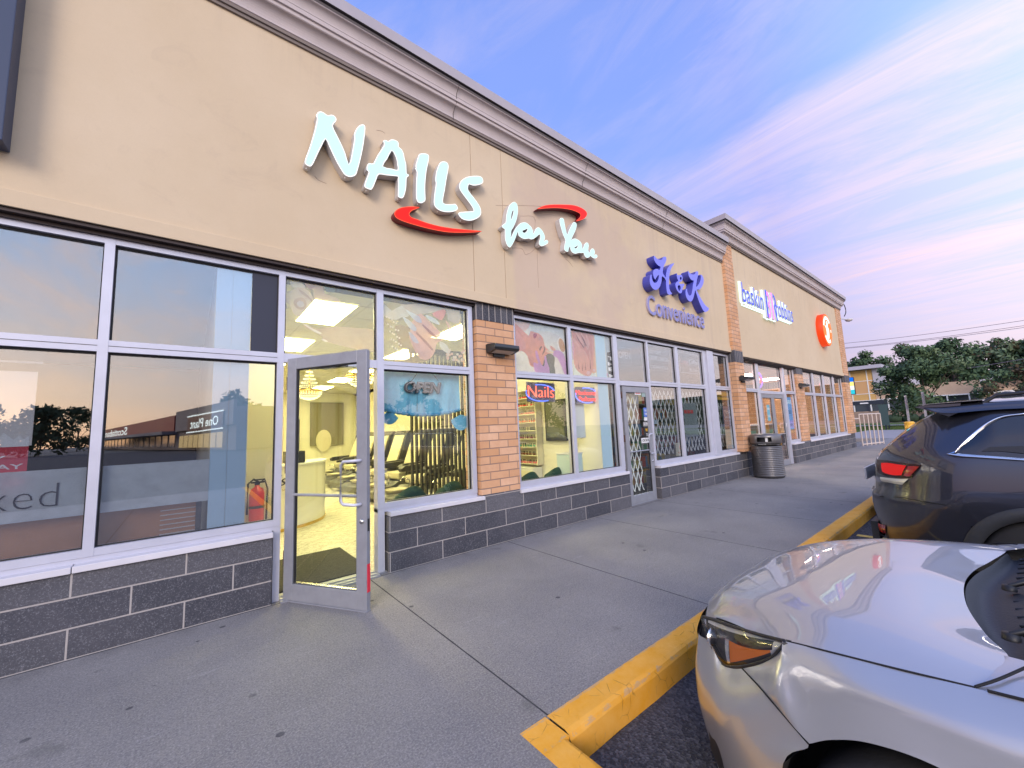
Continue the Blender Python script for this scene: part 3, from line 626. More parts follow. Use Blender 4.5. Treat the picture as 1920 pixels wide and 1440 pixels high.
ce = MB(); ce.box(.396, 5.334, 4.33, 17, 3.12, 3.16, CEI)
for i in range(22): y = 4.62 + i * .5775; ce.box(.40, 5.33, y - .008, y + .008, 3.117, 3.1205, GRID) if y < 16.9 else None
for x in (.70, 1.24, 1.78, 2.32, 2.86, 3.40, 3.94, 4.48, 5.02): ce.box(x - .008, x + .008, 4.34, 16.9, 3.1165, 3.1169, GRID)
bpart(ce, 'ceiling')
# unit at the left: dark room
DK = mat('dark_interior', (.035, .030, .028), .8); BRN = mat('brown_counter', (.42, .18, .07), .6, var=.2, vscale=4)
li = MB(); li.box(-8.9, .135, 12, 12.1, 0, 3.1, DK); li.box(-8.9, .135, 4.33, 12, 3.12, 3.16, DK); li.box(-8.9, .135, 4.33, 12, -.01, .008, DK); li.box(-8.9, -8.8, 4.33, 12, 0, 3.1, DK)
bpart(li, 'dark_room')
br = MB(); br.box(-2.8, .10, 4.34, 4.37, .60, .93, BRN)
for i in range(7): br.box(-.16, .06, 4.330, 4.338, .66 + i * .037, .667 + i * .037, mat('grille_wire', (.6, .55, .5), .4))
br.box(.062, .10, 4.325, 4.339, .60, .96, BLACK); bpart(br, 'window_plinth')
# convenience store shell
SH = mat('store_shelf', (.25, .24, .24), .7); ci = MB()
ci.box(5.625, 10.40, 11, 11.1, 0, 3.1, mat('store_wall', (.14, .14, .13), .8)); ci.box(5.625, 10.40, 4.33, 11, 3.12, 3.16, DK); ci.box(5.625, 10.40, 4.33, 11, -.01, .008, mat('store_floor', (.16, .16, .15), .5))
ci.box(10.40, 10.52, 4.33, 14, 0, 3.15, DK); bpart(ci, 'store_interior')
# ice-cream shop shell
PINK = mat('pink_wall', (.82, .40, .40), .7, var=.05); bi = MB()
bi.box(10.55, 15.6, 9.0, 9.1, 0, 3.1, PINK); bi.box(15.6, 21.6, 10, 10.1, 0, 3.1, mat('tan_wall', (.50, .34, .27), .8)); bi.box(10.55, 21.6, 4.33, 10, 3.12, 3.16, mat('shop_ceiling', (.5, .45, .42), .8)); bi.box(10.55, 21.6, 4.33, 10, -.01, .008, mat('shop_floor', (.35, .27, .22), .4)); bi.box(10.53, 10.56, 4.33, 10, 0, 3.1, PINK); bi.box(21.6, 21.7, 4.33, 10, 0, 3.1, DK)
bpart(bi, 'shop_interior')
# ================================================================ SIGNS ON THE FASCIA (outlines traced, real depth)
LIT = emat('lit_acrylic', (.66, .97, .93), .80); LITE = emat('lit_acrylic_edge', (.95, 1.0, 1.0), 1.0)
RET = mat('letter_return', (.62, .60, .60), .4, metal=.2); RETW = mat('white_return', (.66, .66, .68), .5)
def z1(x, y): return (560 + x / 8, 200 + y / 8)
def z2(x, y): return (720 + x / 7.2, 260 + y / 7.2)
def z3(x, y): return (930 + x / 9.6, 370 + y / 9.6)
def z4(x, y): return (1200 + x / 9.6, 470 + y / 9.6)
def trace(zf, nums, Y, smooth=2):
    p = [(nums[i], nums[i + 1]) for i in range(0, len(nums), 2)]
    q = [atY(*zf(*a), Y) for a in p]; q = [(v.x, v.z) for v in q]
    return rnd(q, smooth)
def rnd(q, n):                                   # round a closed outline
    if n < 2: return q
    k = len(q); out = []
    for i in range(k):
        a, b, c, d = [Vector(q[(i + j - 1) % k]) for j in range(4)]
        for t in range(n):
            v = cr(a, b, c, d, t / n); out.append((v.x, v.y))
    return out
def inset(q, d):                                 # shrink an outline a little
    k = len(q); ar = sum(q[i][0] * q[(i + 1) % k][1] - q[(i + 1) % k][0] * q[i][1] for i in range(k)); s = 1 if ar > 0 else -1; out = []
    for i in range(k):
        a, b, c = Vector(q[i - 1]), Vector(q[i]), Vector(q[(i + 1) % k]); t = (c - a)
        if t.length < 1e-9: out.append(q[i]); continue
        t.normalize(); out.append((b.x - t.y * d * s, b.y + t.x * d * s))
    return out
def letter(nm, out, holes, yf, yb, face, side, parent, screws=(), face2=None, ins_=.010):
    mb = MB(); mb.prism(out, yf, yb, face2 or face, holes, side)
    if face2: mb.flat(inset(out, ins_), yf - .002, face, [inset(h, -ins_) for h in holes])
    o = mb.build(nm); o.parent = parent; o.matrix_parent_inverse = parent.matrix_world.inverted() if False else Matrix.Translation(-parent.location)
    return o
YF = 4.015
SG = thing('nail_salon_sign', 'lit white brush-letter sign reading NAILS for You with two red swooshes', 'sign', (3.2, 4.1, 4.2))
def zm(l):
    # points tagged (1,x,y) or (2,x,y)
    return [(z1 if t == 1 else z2)(x, y) for t, x, y in l]
def pl(pts, Y, n=2): return rnd([(atY(*p, Y).x, atY(*p, Y).z) for p in pts], n)
Nn = trace(z1, (270,110,300,75,350,75,400,105,440,130,490,120,540,140,567,185,555,225,512,285,560,400,640,560,700,700,752,865,790,740,815,600,835,480,830,415,860,340,905,285,955,265,990,280,1000,330,985,480,960,640,925,800,885,950,860,1020,820,1045,770,1055,720,1040,680,1010,640,950,580,850,520,730,460,600,405,485,350,580,290,700,230,830,200,880,165,898,110,870,90,830,110,750,160,620,200,490,240,350,275,185,262,145), YF)
An = pl(zm([(1,1265,525),(1,1285,500),(1,1325,508),(1,1345,518),(1,1375,495),(1,1420,492),(1,1470,510),(1,1500,545),(1,1500,600),(1,1545,640),(1,1575,700),(1,1590,780),(2,300,350),(2,305,465),(2,330,480),(2,333,505),(2,310,522),(2,303,560),(2,300,650),(2,285,730),(2,262,790),(2,235,805),(2,200,790),(2,188,760),(2,190,680),(2,188,540),(1,1480,1045),(1,1320,1030),(1,1205,1015),(1,1170,1080),(1,1130,1180),(1,1100,1235),(1,1075,1245),(1,1020,1225),(1,985,1195),(1,1000,1120),(1,1050,985),(1,1020,950),(1,1025,880),(1,1060,845),(1,1120,850),(1,1180,730),(1,1280,575)]), YF)
Ah = pl(zm([(1,1395,660),(1,1440,720),(1,1470,800),(1,1480,870),(1,1484,948),(1,1400,930),(1,1262,895),(1,1330,780)]), YF)
In = trace(z2, (430,390,425,370,440,310,460,240,480,205,530,198,580,205,608,235,600,310,575,430,560,560,555,680,560,800,555,840,520,865,490,870,455,855,435,800,432,700,435,560,442,450,420,405), YF)
Ln = trace(z2, (700,470,720,400,740,350,770,312,820,308,855,325,872,370,862,450,840,570,820,700,800,800,800,868,860,885,930,883,960,880,985,905,998,940,975,970,920,988,850,992,780,980,720,950,685,910,672,860,678,770,690,680,700,600,692,560), YF)
Sn = trace(z2, (1150,615,1200,632,1280,625,1330,600,1340,570,1325,525,1280,503,1200,503,1110,520,1050,560,1018,610,1018,670,1050,730,1110,810,1170,890,1205,950,1205,978,1150,982,1040,990,1005,1005,1010,1035,1050,1080,1110,1103,1180,1105,1250,1080,1295,1045,1312,1000,1300,930,1260,860,1200,780,1140,700,1135,650), YF)
for q, h in ((Nn, []), (An, [Ah]), (In, []), (Ln, []), (Sn, [])):
    letter('letter', q, h, YF, 4.112, LIT, RET, SG, face2=LITE)
Fo = trace(z3, (320,80,360,100,385,140,395,220,390,300,370,400,340,480,300,560,275,600,270,680,262,735,300,660,350,560,400,500,450,460,520,450,560,465,600,500,640,540,665,610,665,660,700,600,720,560,760,540,800,560,840,610,870,670,880,730,865,800,885,775,910,765,940,790,930,830,880,860,820,880,780,850,775,800,800,720,785,665,740,700,680,745,630,755,590,740,520,750,460,730,410,690,395,620,380,650,340,760,300,840,265,890,240,900,200,860,170,780,160,680,160,575,130,555,105,520,140,480,175,450,185,330,210,220,250,130), YF)
Fh = trace(z3, (315,230,310,290,280,390,270,395,275,330,290,260), YF); Oh = trace(z3, (475,600,520,585,565,560,560,600,530,635,495,635), YF)
letter('script_word', Fo, [Fh, Oh], YF, 4.112, LIT, RET, SG, face2=LITE, ins_=.006)
Yo = trace(z3, (1145,395,1170,370,1205,375,1225,410,1240,500,1280,670,1310,600,1350,520,1390,450,1420,445,1450,475,1450,530,1420,620,1380,700,1355,770,1390,745,1440,745,1500,780,1540,830,1550,900,1562,925,1590,850,1620,815,1655,820,1670,870,1660,950,1680,1000,1700,950,1730,920,1765,935,1780,990,1770,1040,1800,1025,1825,1050,1820,1080,1780,1100,1730,1080,1700,1050,1680,1075,1640,1090,1600,1060,1580,1005,1540,1000,1480,1000,1430,1015,1370,990,1340,930,1335,880,1310,920,1300,975,1265,975,1230,940,1235,850,1250,770,1210,680,1180,580,1150,470), YF)
Yh = trace(z3, (1410,900,1440,890,1470,860,1465,900,1430,920), YF)
letter('script_word', Yo, [Yh], YF, 4.112, LIT, RET, SG, face2=LITE, ins_=.006)
REDL = emat('lit_red_acrylic', (1.0, .012, .004), .85); REDE = emat('lit_red_edge', (1.0, .10, .04), 1.0); REDR = mat('dark_red_return', (.16, .008, .02), .4)
s1 = trace(z2, (480,930,430,918,330,915,230,930,170,960,140,1000,150,1050,200,1090,300,1130,430,1170,600,1215,800,1255,950,1268,1150,1268,1250,1262,1320,1248,1150,1230,950,1212,750,1180,580,1135,440,1085,370,1060,345,1030,350,1000,390,965), YF)
s2 = trace(z3, (745,210,800,175,900,140,1050,128,1250,130,1400,140,1520,180,1600,230,1640,290,1620,350,1560,400,1440,432,1480,390,1515,350,1515,300,1450,260,1350,225,1200,200,1050,192,900,198), YF)
for q in (s1, s2): letter('swoosh', q, [], YF, 4.112, REDL, REDR, SG, face2=REDE, ins_=.009)
sc_ = MB()
for zf, x, y in ((z1,112,930),(z1,690,1073),(z1,1010,1268),(z2,183,820),(z2,447,890),(z2,720,990),(z2,1030,1115),(z3,195,925),(z3,430,765),(z3,765,890),(z3,1225,995),(z3,1355,1020),(z3,1580,1097)):
    p = atY(*zf(x, y), 4.05); sc_.lathe([(0, -.004), (.005, -.003), (.006, 0)], mat('screw', (.9, .9, .9), .3), (p.x, 4.045, p.z), 8, 'Y')
o = sc_.build('screw'); o.parent = SG; o.matrix_parent_inverse = Matrix.Translation(-SG.location)
# blue script sign of the convenience store
BL1 = mat('blue_face', (.20, .21, .86), .35); BL2 = mat('blue_return', (.06, .07, .42), .4)
HK = thing('convenience_sign', 'blue raised sign reading H&K Convenience in script and rounded letters', 'sign', (8, 4.1, 4.2))
YK = 3.955
Hh = trace(z4, (250,90,290,130,340,165,395,160,410,130,440,105,470,120,475,160,460,210,430,270,415,340,410,400,440,445,465,490,470,420,490,330,530,270,575,235,612,225,605,250,570,300,540,380,525,480,520,600,535,700,560,750,580,765,560,785,520,790,490,760,475,680,470,600,465,530,430,480,395,465,390,540,370,620,335,680,290,705,240,690,195,630,175,550,180,470,195,430,210,440,215,500,240,560,270,580,310,560,335,500,342,440,320,450,290,490,275,520,250,480,235,420,240,360,275,330,320,330,350,350,370,290,330,270,285,220,255,160), YK)
An_ = trace(z4, (665,405,675,440,710,440,745,435,765,470,765,520,745,555,715,560,700,580,720,595,750,600,790,595,795,625,775,650,765,700,755,750,730,768,695,750,660,700,640,640,640,590,670,555,690,545,672,500,660,450), YK)
a1 = trace(z4, (720,480,745,475,750,510,735,530,718,510), YK); a2 = trace(z4, (680,640,705,620,730,640,730,690,712,725,688,700), YK)
Kk = trace(z4, (870,365,900,410,950,430,990,420,1005,380,1035,370,1050,400,1045,450,1025,520,1015,600,1010,655,1060,600,1090,530,1095,470,1090,430,1120,445,1145,500,1145,570,1120,640,1070,700,1020,700,1060,790,1110,880,1160,960,1205,1010,1240,1035,1230,1075,1190,1100,1160,1100,1130,1060,1080,960,1040,850,1010,760,995,710,975,800,950,880,920,915,880,905,840,850,820,770,825,700,845,685,855,750,880,800,905,810,930,770,945,690,955,600,970,540,930,530,890,480,870,420), YK)
for q, h in ((Hh, []), (An_, [a1, a2]), (Kk, [])): letter('letter', q, h, YK, 4.116, BL1, BL2, HK)
c0 = atY(1213, 562, 4.085); c1_ = atY(1321, 612, 4.085)
t = textm('small_lettering', 'Convenience', c0.x, c1_.x, 3.50, 3.90, 4.08, .035, mat('blue_grey_face', (.24, .24, .55), .4), HK, mat('blue_grey_return', (.45, .40, .55), .4), bold=.008); t.matrix_parent_inverse = Matrix.Translation(-HK.location)
# halo-lit ice-cream sign
BR_ = thing('ice_cream_sign', 'blue, pink and white halo-lit sign reading baskin BR robbins', 'sign', (13, 4.05, 4.6))
HALO = emat('white_halo', (.80, 1.0, .95), 1.15); BLF = emat('blue_lit_face', (.05, .09, .75), .9); PKF = emat('pink_lit_face', (.95, .28, .85), .9)
def brt(nm, s, x0, x1, zb, zt, Y, d, M, side, bold):
    t = textm(nm, s, x0, x1, zb, zt, Y, d, M, BR_, side, bold=bold); t.matrix_parent_inverse = Matrix.Translation(-BR_.location)
def brp(nm, polys, grow, y0, y1, M, side=None):
    mb = MB()
    for q in polys: mb.prism(inset(q, -grow) if grow else q, y0, y1, M, side=side)
    o = mb.build(nm); o.parent = BR_; o.matrix_parent_inverse = Matrix.Translation(-BR_.location)
for s, x0, x1, zb, zt in (('baskin', 11.20, 12.68, 4.48, 5.02), ('robbins', 13.68, 15.20, 4.46, 5.0)):
    brt('halo', s, x0 - .02, x1 + .02, zb - .03, zt + .03, 4.01, .04, HALO, HALO, .028); brt('letters', s, x0, x1, zb, zt, 3.975, .06, BLF, RETW, .0)
stem = [(12.76, 4.28), (12.87, 4.28), (12.87, 5.10), (12.76, 5.10)]; one = [(13.22, 4.28), (13.33, 4.28), (13.33, 5.10), (13.22, 5.10)]
bowl = [(13.38, 5.10), (13.52, 5.04), (13.60, 4.90), (13.58, 4.76), (13.50, 4.68), (13.62, 4.28), (13.52, 4.28), (13.40, 4.66), (13.40, 4.72), (13.48, 4.80), (13.49, 4.90), (13.44, 4.98), (13.38, 5.01)]
[brp('halo', [q_], .035, 4.0, 4.04, HALO) for q_ in (stem, one, bowl)]; brt('halo', '3', 12.89, 13.20, 4.25, 5.13, 4.01, .04, HALO, HALO, .03)
brp('blue_stroke', [stem], 0, 3.94, 3.99, BLF, RETW); brp('blue_stroke', [bowl], 0, 3.94, 3.99, BLF, RETW); brp('pink_stroke', [one], 0, 3.94, 3.99, PKF, RETW); brt('pink_numeral', '3', 12.91, 13.18, 4.28, 5.10, 3.965, .05, PKF, RETW, .012)
bk_ = MB(); bk_.box(11.25, 15.1, 4.046, 4.052, 4.40, 4.44, HALO); o = bk_.build('wall_glow_strip'); o.parent = BR_; o.matrix_parent_inverse = Matrix.Translation(-BR_.location)  # emissive strip for the glow on the wall below the letters
# round orange sign
OR = thing('round_sign', 'round orange lit sign with a white figure and swirls', 'sign', (18.9, 4.05, 4.62))
ORF = emat('orange_lit_face', (1.0, .20, .01), .95); ORS = emat('orange_lit_side', (.95, .07, .01), .75); WF = emat('white_lit_face', (1, .96, .9), 1.2)
ob = MB(); ob.lathe([(0, 3.86 - 4.05), (.60, 3.86 - 4.05)], ORF, (18.75, 4.05, 4.64), 48, 'Y', smooth=False); ob.lathe([(.60, 3.86 - 4.05), (.62, 3.87 - 4.05), (.62, .02)], ORS, (18.75, 4.05, 4.64), 48, 'Y'); 
o = ob.build('disc'); o.parent = OR; o.matrix_parent_inverse = Matrix.Translation(-OR.location)
fg = MB(); cx_, cz_ = 18.75, 4.64
def arc(r0, r1, a0, a1, n=16): return [(cx_ + r1 * math.cos(R(a0 + (a1 - a0) * i / n)), cz_ + r1 * math.sin(R(a0 + (a1 - a0) * i / n))) for i in range(n + 1)] + [(cx_ + r0 * math.cos(R(a1 + (a0 - a1) * i / n)), cz_ + r0 * math.sin(R(a1 + (a0 - a1) * i / n))) for i in range(n + 1)]
fg.prism(arc(.40, .52, 40, 165), 3.852, 3.859, WF); fg.prism(arc(.40, .52, 215, 300), 3.852, 3.859, WF); fg.prism(arc(.42, .48, -8, 6, 4), 3.852, 3.859, WF)
fg.prism(rnd([(cx_ - .10, cz_ + .28), (cx_ + .02, cz_ + .33), (cx_ + .10, cz_ + .24), (cx_ + .07, cz_ + .12), (cx_ + .17, cz_ + .02), (cx_ + .15, cz_ - .18), (cx_ + .07, cz_ - .34), (cx_ - .08, cz_ - .36), (cx_ - .17, cz_ - .2), (cx_ - .16, cz_ - .02), (cx_ - .26, cz_ + .10), (cx_ - .20, cz_ + .15), (cx_ - .09, cz_ + .10)], 3), 3.852, 3.859, WF)
o = fg.build('white_figure'); o.parent = OR; o.matrix_parent_inverse = Matrix.Translation(-OR.location)
# dark cabinet at the top left edge of the view
p0 = atY(0, 270, 3.98); p1 = atY(26, 0, 3.98)
CB = thing('wall_cabinet_sign', 'dark navy sign cabinet at the top left corner of the stucco', 'sign', (-1.3, 4.05, 4.8))
cb = MB(); cb.box(-4.2, p0.x + .012, 3.96, 4.115, p0.z + .02, p0.z + 1.7, mat('navy_cabinet', (.035, .05, .10), .4)); o = cb.build('cabinet', bevel=.006); o.parent = CB; o.matrix_parent_inverse = Matrix.Translation(-CB.location)

# ================================================================ WALL LIGHTS, SENSOR, BOX SIGN
DKM = mat('bronze_lamp_body', (.055, .058, .062), .4, metal=.5)
def wall_light(x, y, z, label):
    t = thing('wall_light', label, 'wall light', (x, y, z), 'downlights on the brick piers')
    h = MB(); pr = [(0, .05), (0, -.05), (-.05, -.065), (-.19, -.035), (-.21, -.01), (-.20, .035), (-.05, .055)]
    h.prism([(p, q) for p, q in pr], -.20, .20, DKM, plane='YZ'); o = h.build('housing', bevel=.008); o.parent = t
    l = MB(); l.quad((-.16, -.06, -.066), (.16, -.06, -.066), (.16, -.17, -.043), (-.16, -.17, -.043), mat('lamp_lens', (.45, .45, .42), .2)); o = l.build('lens'); o.parent = t
    b_ = MB(); b_.box(-.09, .09, -.03, .004, -.10, .08, DKM); o = b_.build('wall_plate'); o.parent = t
wall_light(3.165, 4.15, 2.475, 'dark wedge wall light on the brick pier beside the spa posters')
wall_light(10.80, 4.045, 2.42, 'dark wedge wall light on the tall brick pier by the trash can')
wall_light(15.55, 4.095, 2.42, 'dark wedge wall light on the pier between the far windows')
tag(o, None)
CC = thing('security_camera', 'small dome camera under a curved black cable at the far cornice corner', 'camera', (22.3, 4.0, 5.7))
mb = MB(); P_ = [(22.25, 3.98, 6.30), (22.38, 3.93, 6.28), (22.46, 3.9, 6.12), (22.45, 3.9, 5.9), (22.34, 3.95, 5.72)]
mb.tube(spline(P_, 5), .018, BLACK, 6); o = mb.build('cable'); o.parent = CC; o.matrix_parent_inverse = Matrix.Translation(-CC.location)
mb = MB(); mb.tube([(22.16, 4.05, 5.62), (22.45, 3.95, 5.60), (22.62, 3.86, 5.60)], .022, RETW, 8); mb.lathe([(.14, .02), (.15, 0), (.10, -.07), (0, -.10)], RETW, (22.62, 3.86, 5.59), 16); o = mb.build('camera_head'); o.parent = CC; o.matrix_parent_inverse = Matrix.Translation(-CC.location)
LB = thing('projecting_sign', 'small lit blue, yellow and white box sign on the far brick corner', 'sign', (22.2, 4.0, 2.6))
mb = MB(); mb.box(22.2, 22.30, 3.90, 4.13, 2.24, 3.0, BLACK); o = mb.build('box_frame', bevel=.01); o.parent = LB; o.matrix_parent_inverse = Matrix.Translation(-LB.location)
mb = MB(); f = lambda y0, y1, z0, z1, M: mb.quad((22.198, y0, z0), (22.198, y1, z0), (22.198, y1, z1), (22.198, y0, z1), M)
eb, ey, ew, et = emat('box_blue', (.0, .16, .85), 1.0), emat('box_yellow', (1.0, .85, .25), 1.0), emat('box_white', (.9, 1, 1), 1.0), emat('box_teal', (.02, .55, .70), 1.0)
f(3.92, 4.11, 2.80, 2.98, eb); f(3.92, 4.11, 2.62, 2.798, ey); f(3.92, 4.11, 2.45, 2.618, ew); f(3.92, 4.11, 2.27, 2.448, et); f(3.92, 4.0, 2.86, 2.9, ew) if False else None
o = mb.build('lit_panel'); o.parent = LB; o.matrix_parent_inverse = Matrix.Translation(-LB.location)

# ================================================================ WINDOW FILMS, NEONS, NOTICES
def zP(ox, oy, s): return lambda x, y: (ox + x / s, oy + y / s)
def film(mb, zf, nums, Y, M, sm=1): mb.flat(trace(zf, nums, Y, sm), Y, M)
zA = zP(480, 480, 8); zB = zP(700, 500, 8); zC = zP(960, 590, 9.6)
YP = 4.262
FP = lambda n, c, a: m_film(n, c, a)
# 1 roses and hand, faint, over the door
mb = MB(); a = .42
film(mb, zA, (450,280,1830,500,1830,1440,430,1440), YP + .008, FP('film_haze', (.62, .60, .52), .16))
film(mb, zA, (455,560,520,520,620,470,720,480,800,540,850,620,880,740,840,850,720,895,640,905,560,860,510,740,450,680), YP, FP('film_rose', (.80, .66, .56), .62), 3)
film(mb, zA, (510,390,560,380,640,390,720,430,740,480,640,470,560,470,520,430), YP - .001, FP('film_petal', (.85, .82, .78), .6), 3)
film(mb, zA, (730,350,880,370,890,440,850,500,790,490,740,430), YP - .002, FP('film_mauve', (.62, .42, .40), .6), 3)
film(mb, zA, (890,400,1000,430,1030,560,1200,620,1260,690,1000,700,900,760,860,600), YP - .001, FP('film_peach', (.82, .60, .50), .5), 2)
film(mb, zA, (1000,430,1190,440,1180,550,1060,540), YP - .003, FP('film_teal', (.20, .26, .26), .6))
film(mb, zA, (700,1020,900,1090,1010,1080,1250,1060,1500,1080,1810,1130,1810,1440,1500,1400,1250,1340,1060,1290,980,1260,1000,1220,880,1140,760,1080), YP, FP('film_skin', (.84, .62, .52), .45), 2)
film(mb, zA, (710,1020,760,1030,860,1090,980,1150,960,1170,860,1130), YP - .003, FP('film_nail', (.9, .86, .84), .7), 2); film(mb, zA, (975,1245,1030,1250,1080,1280,1040,1290), YP - .003, FP('film_nail', (.9, .86, .84), .7), 2)
for k, pts in enumerate(((560,700,600,640,680,620,740,660,760,740,720,800,640,800,590,760), (610,710,650,670,710,690,720,750,670,770,630,750), (640,500,700,530,790,600,850,680,860,740,830,680,760,620,680,560))): film(mb, zA, pts, YP - .0015 - .001 * k, FP('film_rose_dark' if k % 2 == 0 else 'film_petal', (.66, .46, .36), .5) if k % 2 == 0 else FP('film_petal', (.85, .82, .78), .6), 2)
tag(mb.build('window_film'), 'faint window film of a cream rose and an open hand above the open door', 'window film', 'printed films in the upper panes')
# 2 hand with long silver nails
mb = MB()
film(mb, zB, (160,385,1390,605,1400,1440,160,1440), YP + .008, FP('film_haze2', (.58, .58, .54), .30))
film(mb, zB, (900,560,1130,610,1290,640,1290,850,1120,800,1090,650,880,690,640,710,480,640,420,570), YP + .004, FP('film_cream', (.86, .78, .74), .62), 2)
film(mb, zB, (330,880,540,920,660,1180,840,1380,700,1440,300,1440,380,1200,350,1000), YP + .003, FP('film_tan', (.52, .40, .27), .6), 2)
film(mb, zB, (160,560,280,660,430,580,540,740,420,760,340,800,160,740), YP + .002, FP('film_white', (.86, .85, .84), .7), 2)
film(mb, zB, (600,800,720,700,1000,980,1110,1000,1150,1000,1080,800,1180,930,1150,1050,960,1140,930,1260,850,1380,700,1380,560,1130,540,1000,600,960,560,880), YP, FP('film_skin2', (.86, .58, .50), .85), 2)
film(mb, zB, (880,700,1060,640,1085,700,1030,800,960,780), YP - .001, FP('film_pink', (.90, .42, .40), .85), 2)
film(mb, zB, (560,900,640,960,760,1140,900,1280,850,1370,760,1380,620,1190,560,1060), YP - .002, FP('film_skin3', (.90, .64, .56), .85), 2)
film(mb, zB, (640,710,760,790,900,940,1010,1000,960,1060,820,990,700,860), YP - .002, FP('film_skin3', (.90, .64, .56), .85), 2)
for pts in ((480,640,560,680,680,740,730,830,680,840,590,780), (440,760,520,790,620,880,650,950,600,965,520,890), (525,975,580,1000,660,1090,680,1150,620,1140,560,1070), (780,730,850,740,960,810,1000,870,940,860,850,810)): film(mb, zB, pts, YP - .004, FP('film_silver', (.78, .82, .86), .95), 2)
for pts in ((650,975,800,1120,900,1240,880,1260,760,1130,640,1000), (740,860,900,1000,960,1060,940,1075,850,1010,730,880)): film(mb, zB, pts, YP - .003, FP('film_shadow', (.55, .32, .28), .8))
for i in range(26):
    x = 200 + (i % 5) * 38 + (i // 5) * 22 + random.uniform(-8, 8); y = 760 + (i // 5) * 110 + (i % 5) * 22 + random.uniform(-10, 10); r = 16
    film(mb, zB, sum([(x + r * math.cos(k * .785), y + r * math.sin(k * .785)) for k in range(8)], ()), YP - .003, FP('film_pearl', (.92, .86, .78), .9))
for i in range(24):
    x = 1100 + random.uniform(0, 280); y = 1230 + random.uniform(0, 190); r = 22
    film(mb, zB, sum([(x + r * math.cos(k * 1.05), y + r * math.sin(k * 1.05)) for k in range(6)], ()), YP - .003 - .0002 * i, FP('film_blossom' if i % 2 else 'film_blossom2', (.80, .56, .48) if i % 2 else (.84, .74, .66), .8))
film(mb, zB, (1000,1120,1110,1180,1140,1300,1060,1270,1000,1200), YP - .002, FP('film_white', (.86, .85, .84), .7), 2)
tag(mb.build('window_film'), 'window film of a hand with long silver nails above the blue valance', 'window film', 'printed films in the upper panes')
# 3 facial massage, opaque
mb = MB(); OP = lambda n, c: m_film(n, c, .97)
film(mb, zC, (20,60,975,215,1000,1090,60,1030), YP + .009, OP('vinyl_grey', (.66, .64, .72)))
film(mb, zC, (300,150,560,180,980,240,985,560,900,420,740,330,560,300,430,320,330,290), YP + .007, OP('vinyl_marble', (.72, .74, .78)), 2)
film(mb, zC, (60,100,330,140,240,290,120,280,60,200), YP + .006, OP('vinyl_peach', (.84, .58, .54)), 2)
film(mb, zC, (30,180,140,230,300,380,330,300,420,320,500,350,560,430,590,560,640,620,690,700,640,900,500,980,380,940,320,900,280,740,180,650,60,630), YP + .004, OP('vinyl_skin', (.84, .36, .27)), 2)
film(mb, zC, (60,300,140,360,230,480,240,620,60,620), YP + .003, OP('vinyl_skin2', (.86, .42, .36)), 2)
film(mb, zC, (600,740,700,700,770,780,760,920,780,1070,660,1060,520,1030,470,960,560,900), YP + .002, OP('vinyl_hair', (.15, .17, .15)), 2)
film(mb, zC, (390,340,440,340,450,380,410,430,385,400), YP + .0015, OP('vinyl_lip', (.52, .09, .12)), 2); film(mb, zC, (470,440,500,400,540,430,510,470), YP + .0015, OP('vinyl_nose', (.72, .34, .30)), 2)
film(mb, zC, (490,620,510,580,540,570,530,600,505,650), YP + .001, OP('vinyl_lash', (.22, .14, .12)), 2); film(mb, zC, (570,560,600,620,580,680,540,730,560,670,575,620), YP + .001, OP('vinyl_brow', (.26, .15, .12)), 2)
film(mb, zC, (290,770,330,740,390,760,400,850,370,920,330,880), YP + .0012, OP('vinyl_ear', (.78, .34, .26)), 2)
film(mb, zC, (420,650,455,660,490,780,520,880,570,930,590,860,580,760,610,740,630,840,680,1060,430,1040,390,930,390,860,450,880,470,860,430,760), YP - .001, OP('vinyl_glove', (.76, .38, .70)), 2)
film(mb, zC, (750,660,800,640,880,660,940,740,1000,950,1010,1090,950,1080,900,950,830,800,790,760,740,730), YP - .001, OP('vinyl_glove2', (.66, .34, .68)), 2)
film(mb, zC, (690,555,760,600,790,640,760,655,700,620), YP - .0005, OP('vinyl_nose', (.72, .34, .30)), 2); film(mb, zC, (620,640,740,670,750,690,650,690), YP - .002, OP('vinyl_bone', (.85, .68, .52)), 2)
e_ = lambda cx, cy, rx, ry, t=0, n=20: sum([(cx + rx * math.cos(a) * math.cos(t) - ry * math.sin(a) * math.sin(t), cy + rx * math.cos(a) * math.sin(t) + ry * math.sin(a) * math.cos(t)) for a in [6.2832 * i / n for i in range(n)]], ())
film(mb, zC, e_(890, 555, 68, 150, -.25), YP + .001, OP('vinyl_bowl', (.86, .80, .80))); film(mb, zC, e_(895, 550, 50, 125, -.25), YP, OP('vinyl_tea', (.72, .38, .16)))
tag(mb.build('window_film'), 'window film of a woman getting a facial from pink-gloved hands', 'window film', 'printed films in the upper panes')
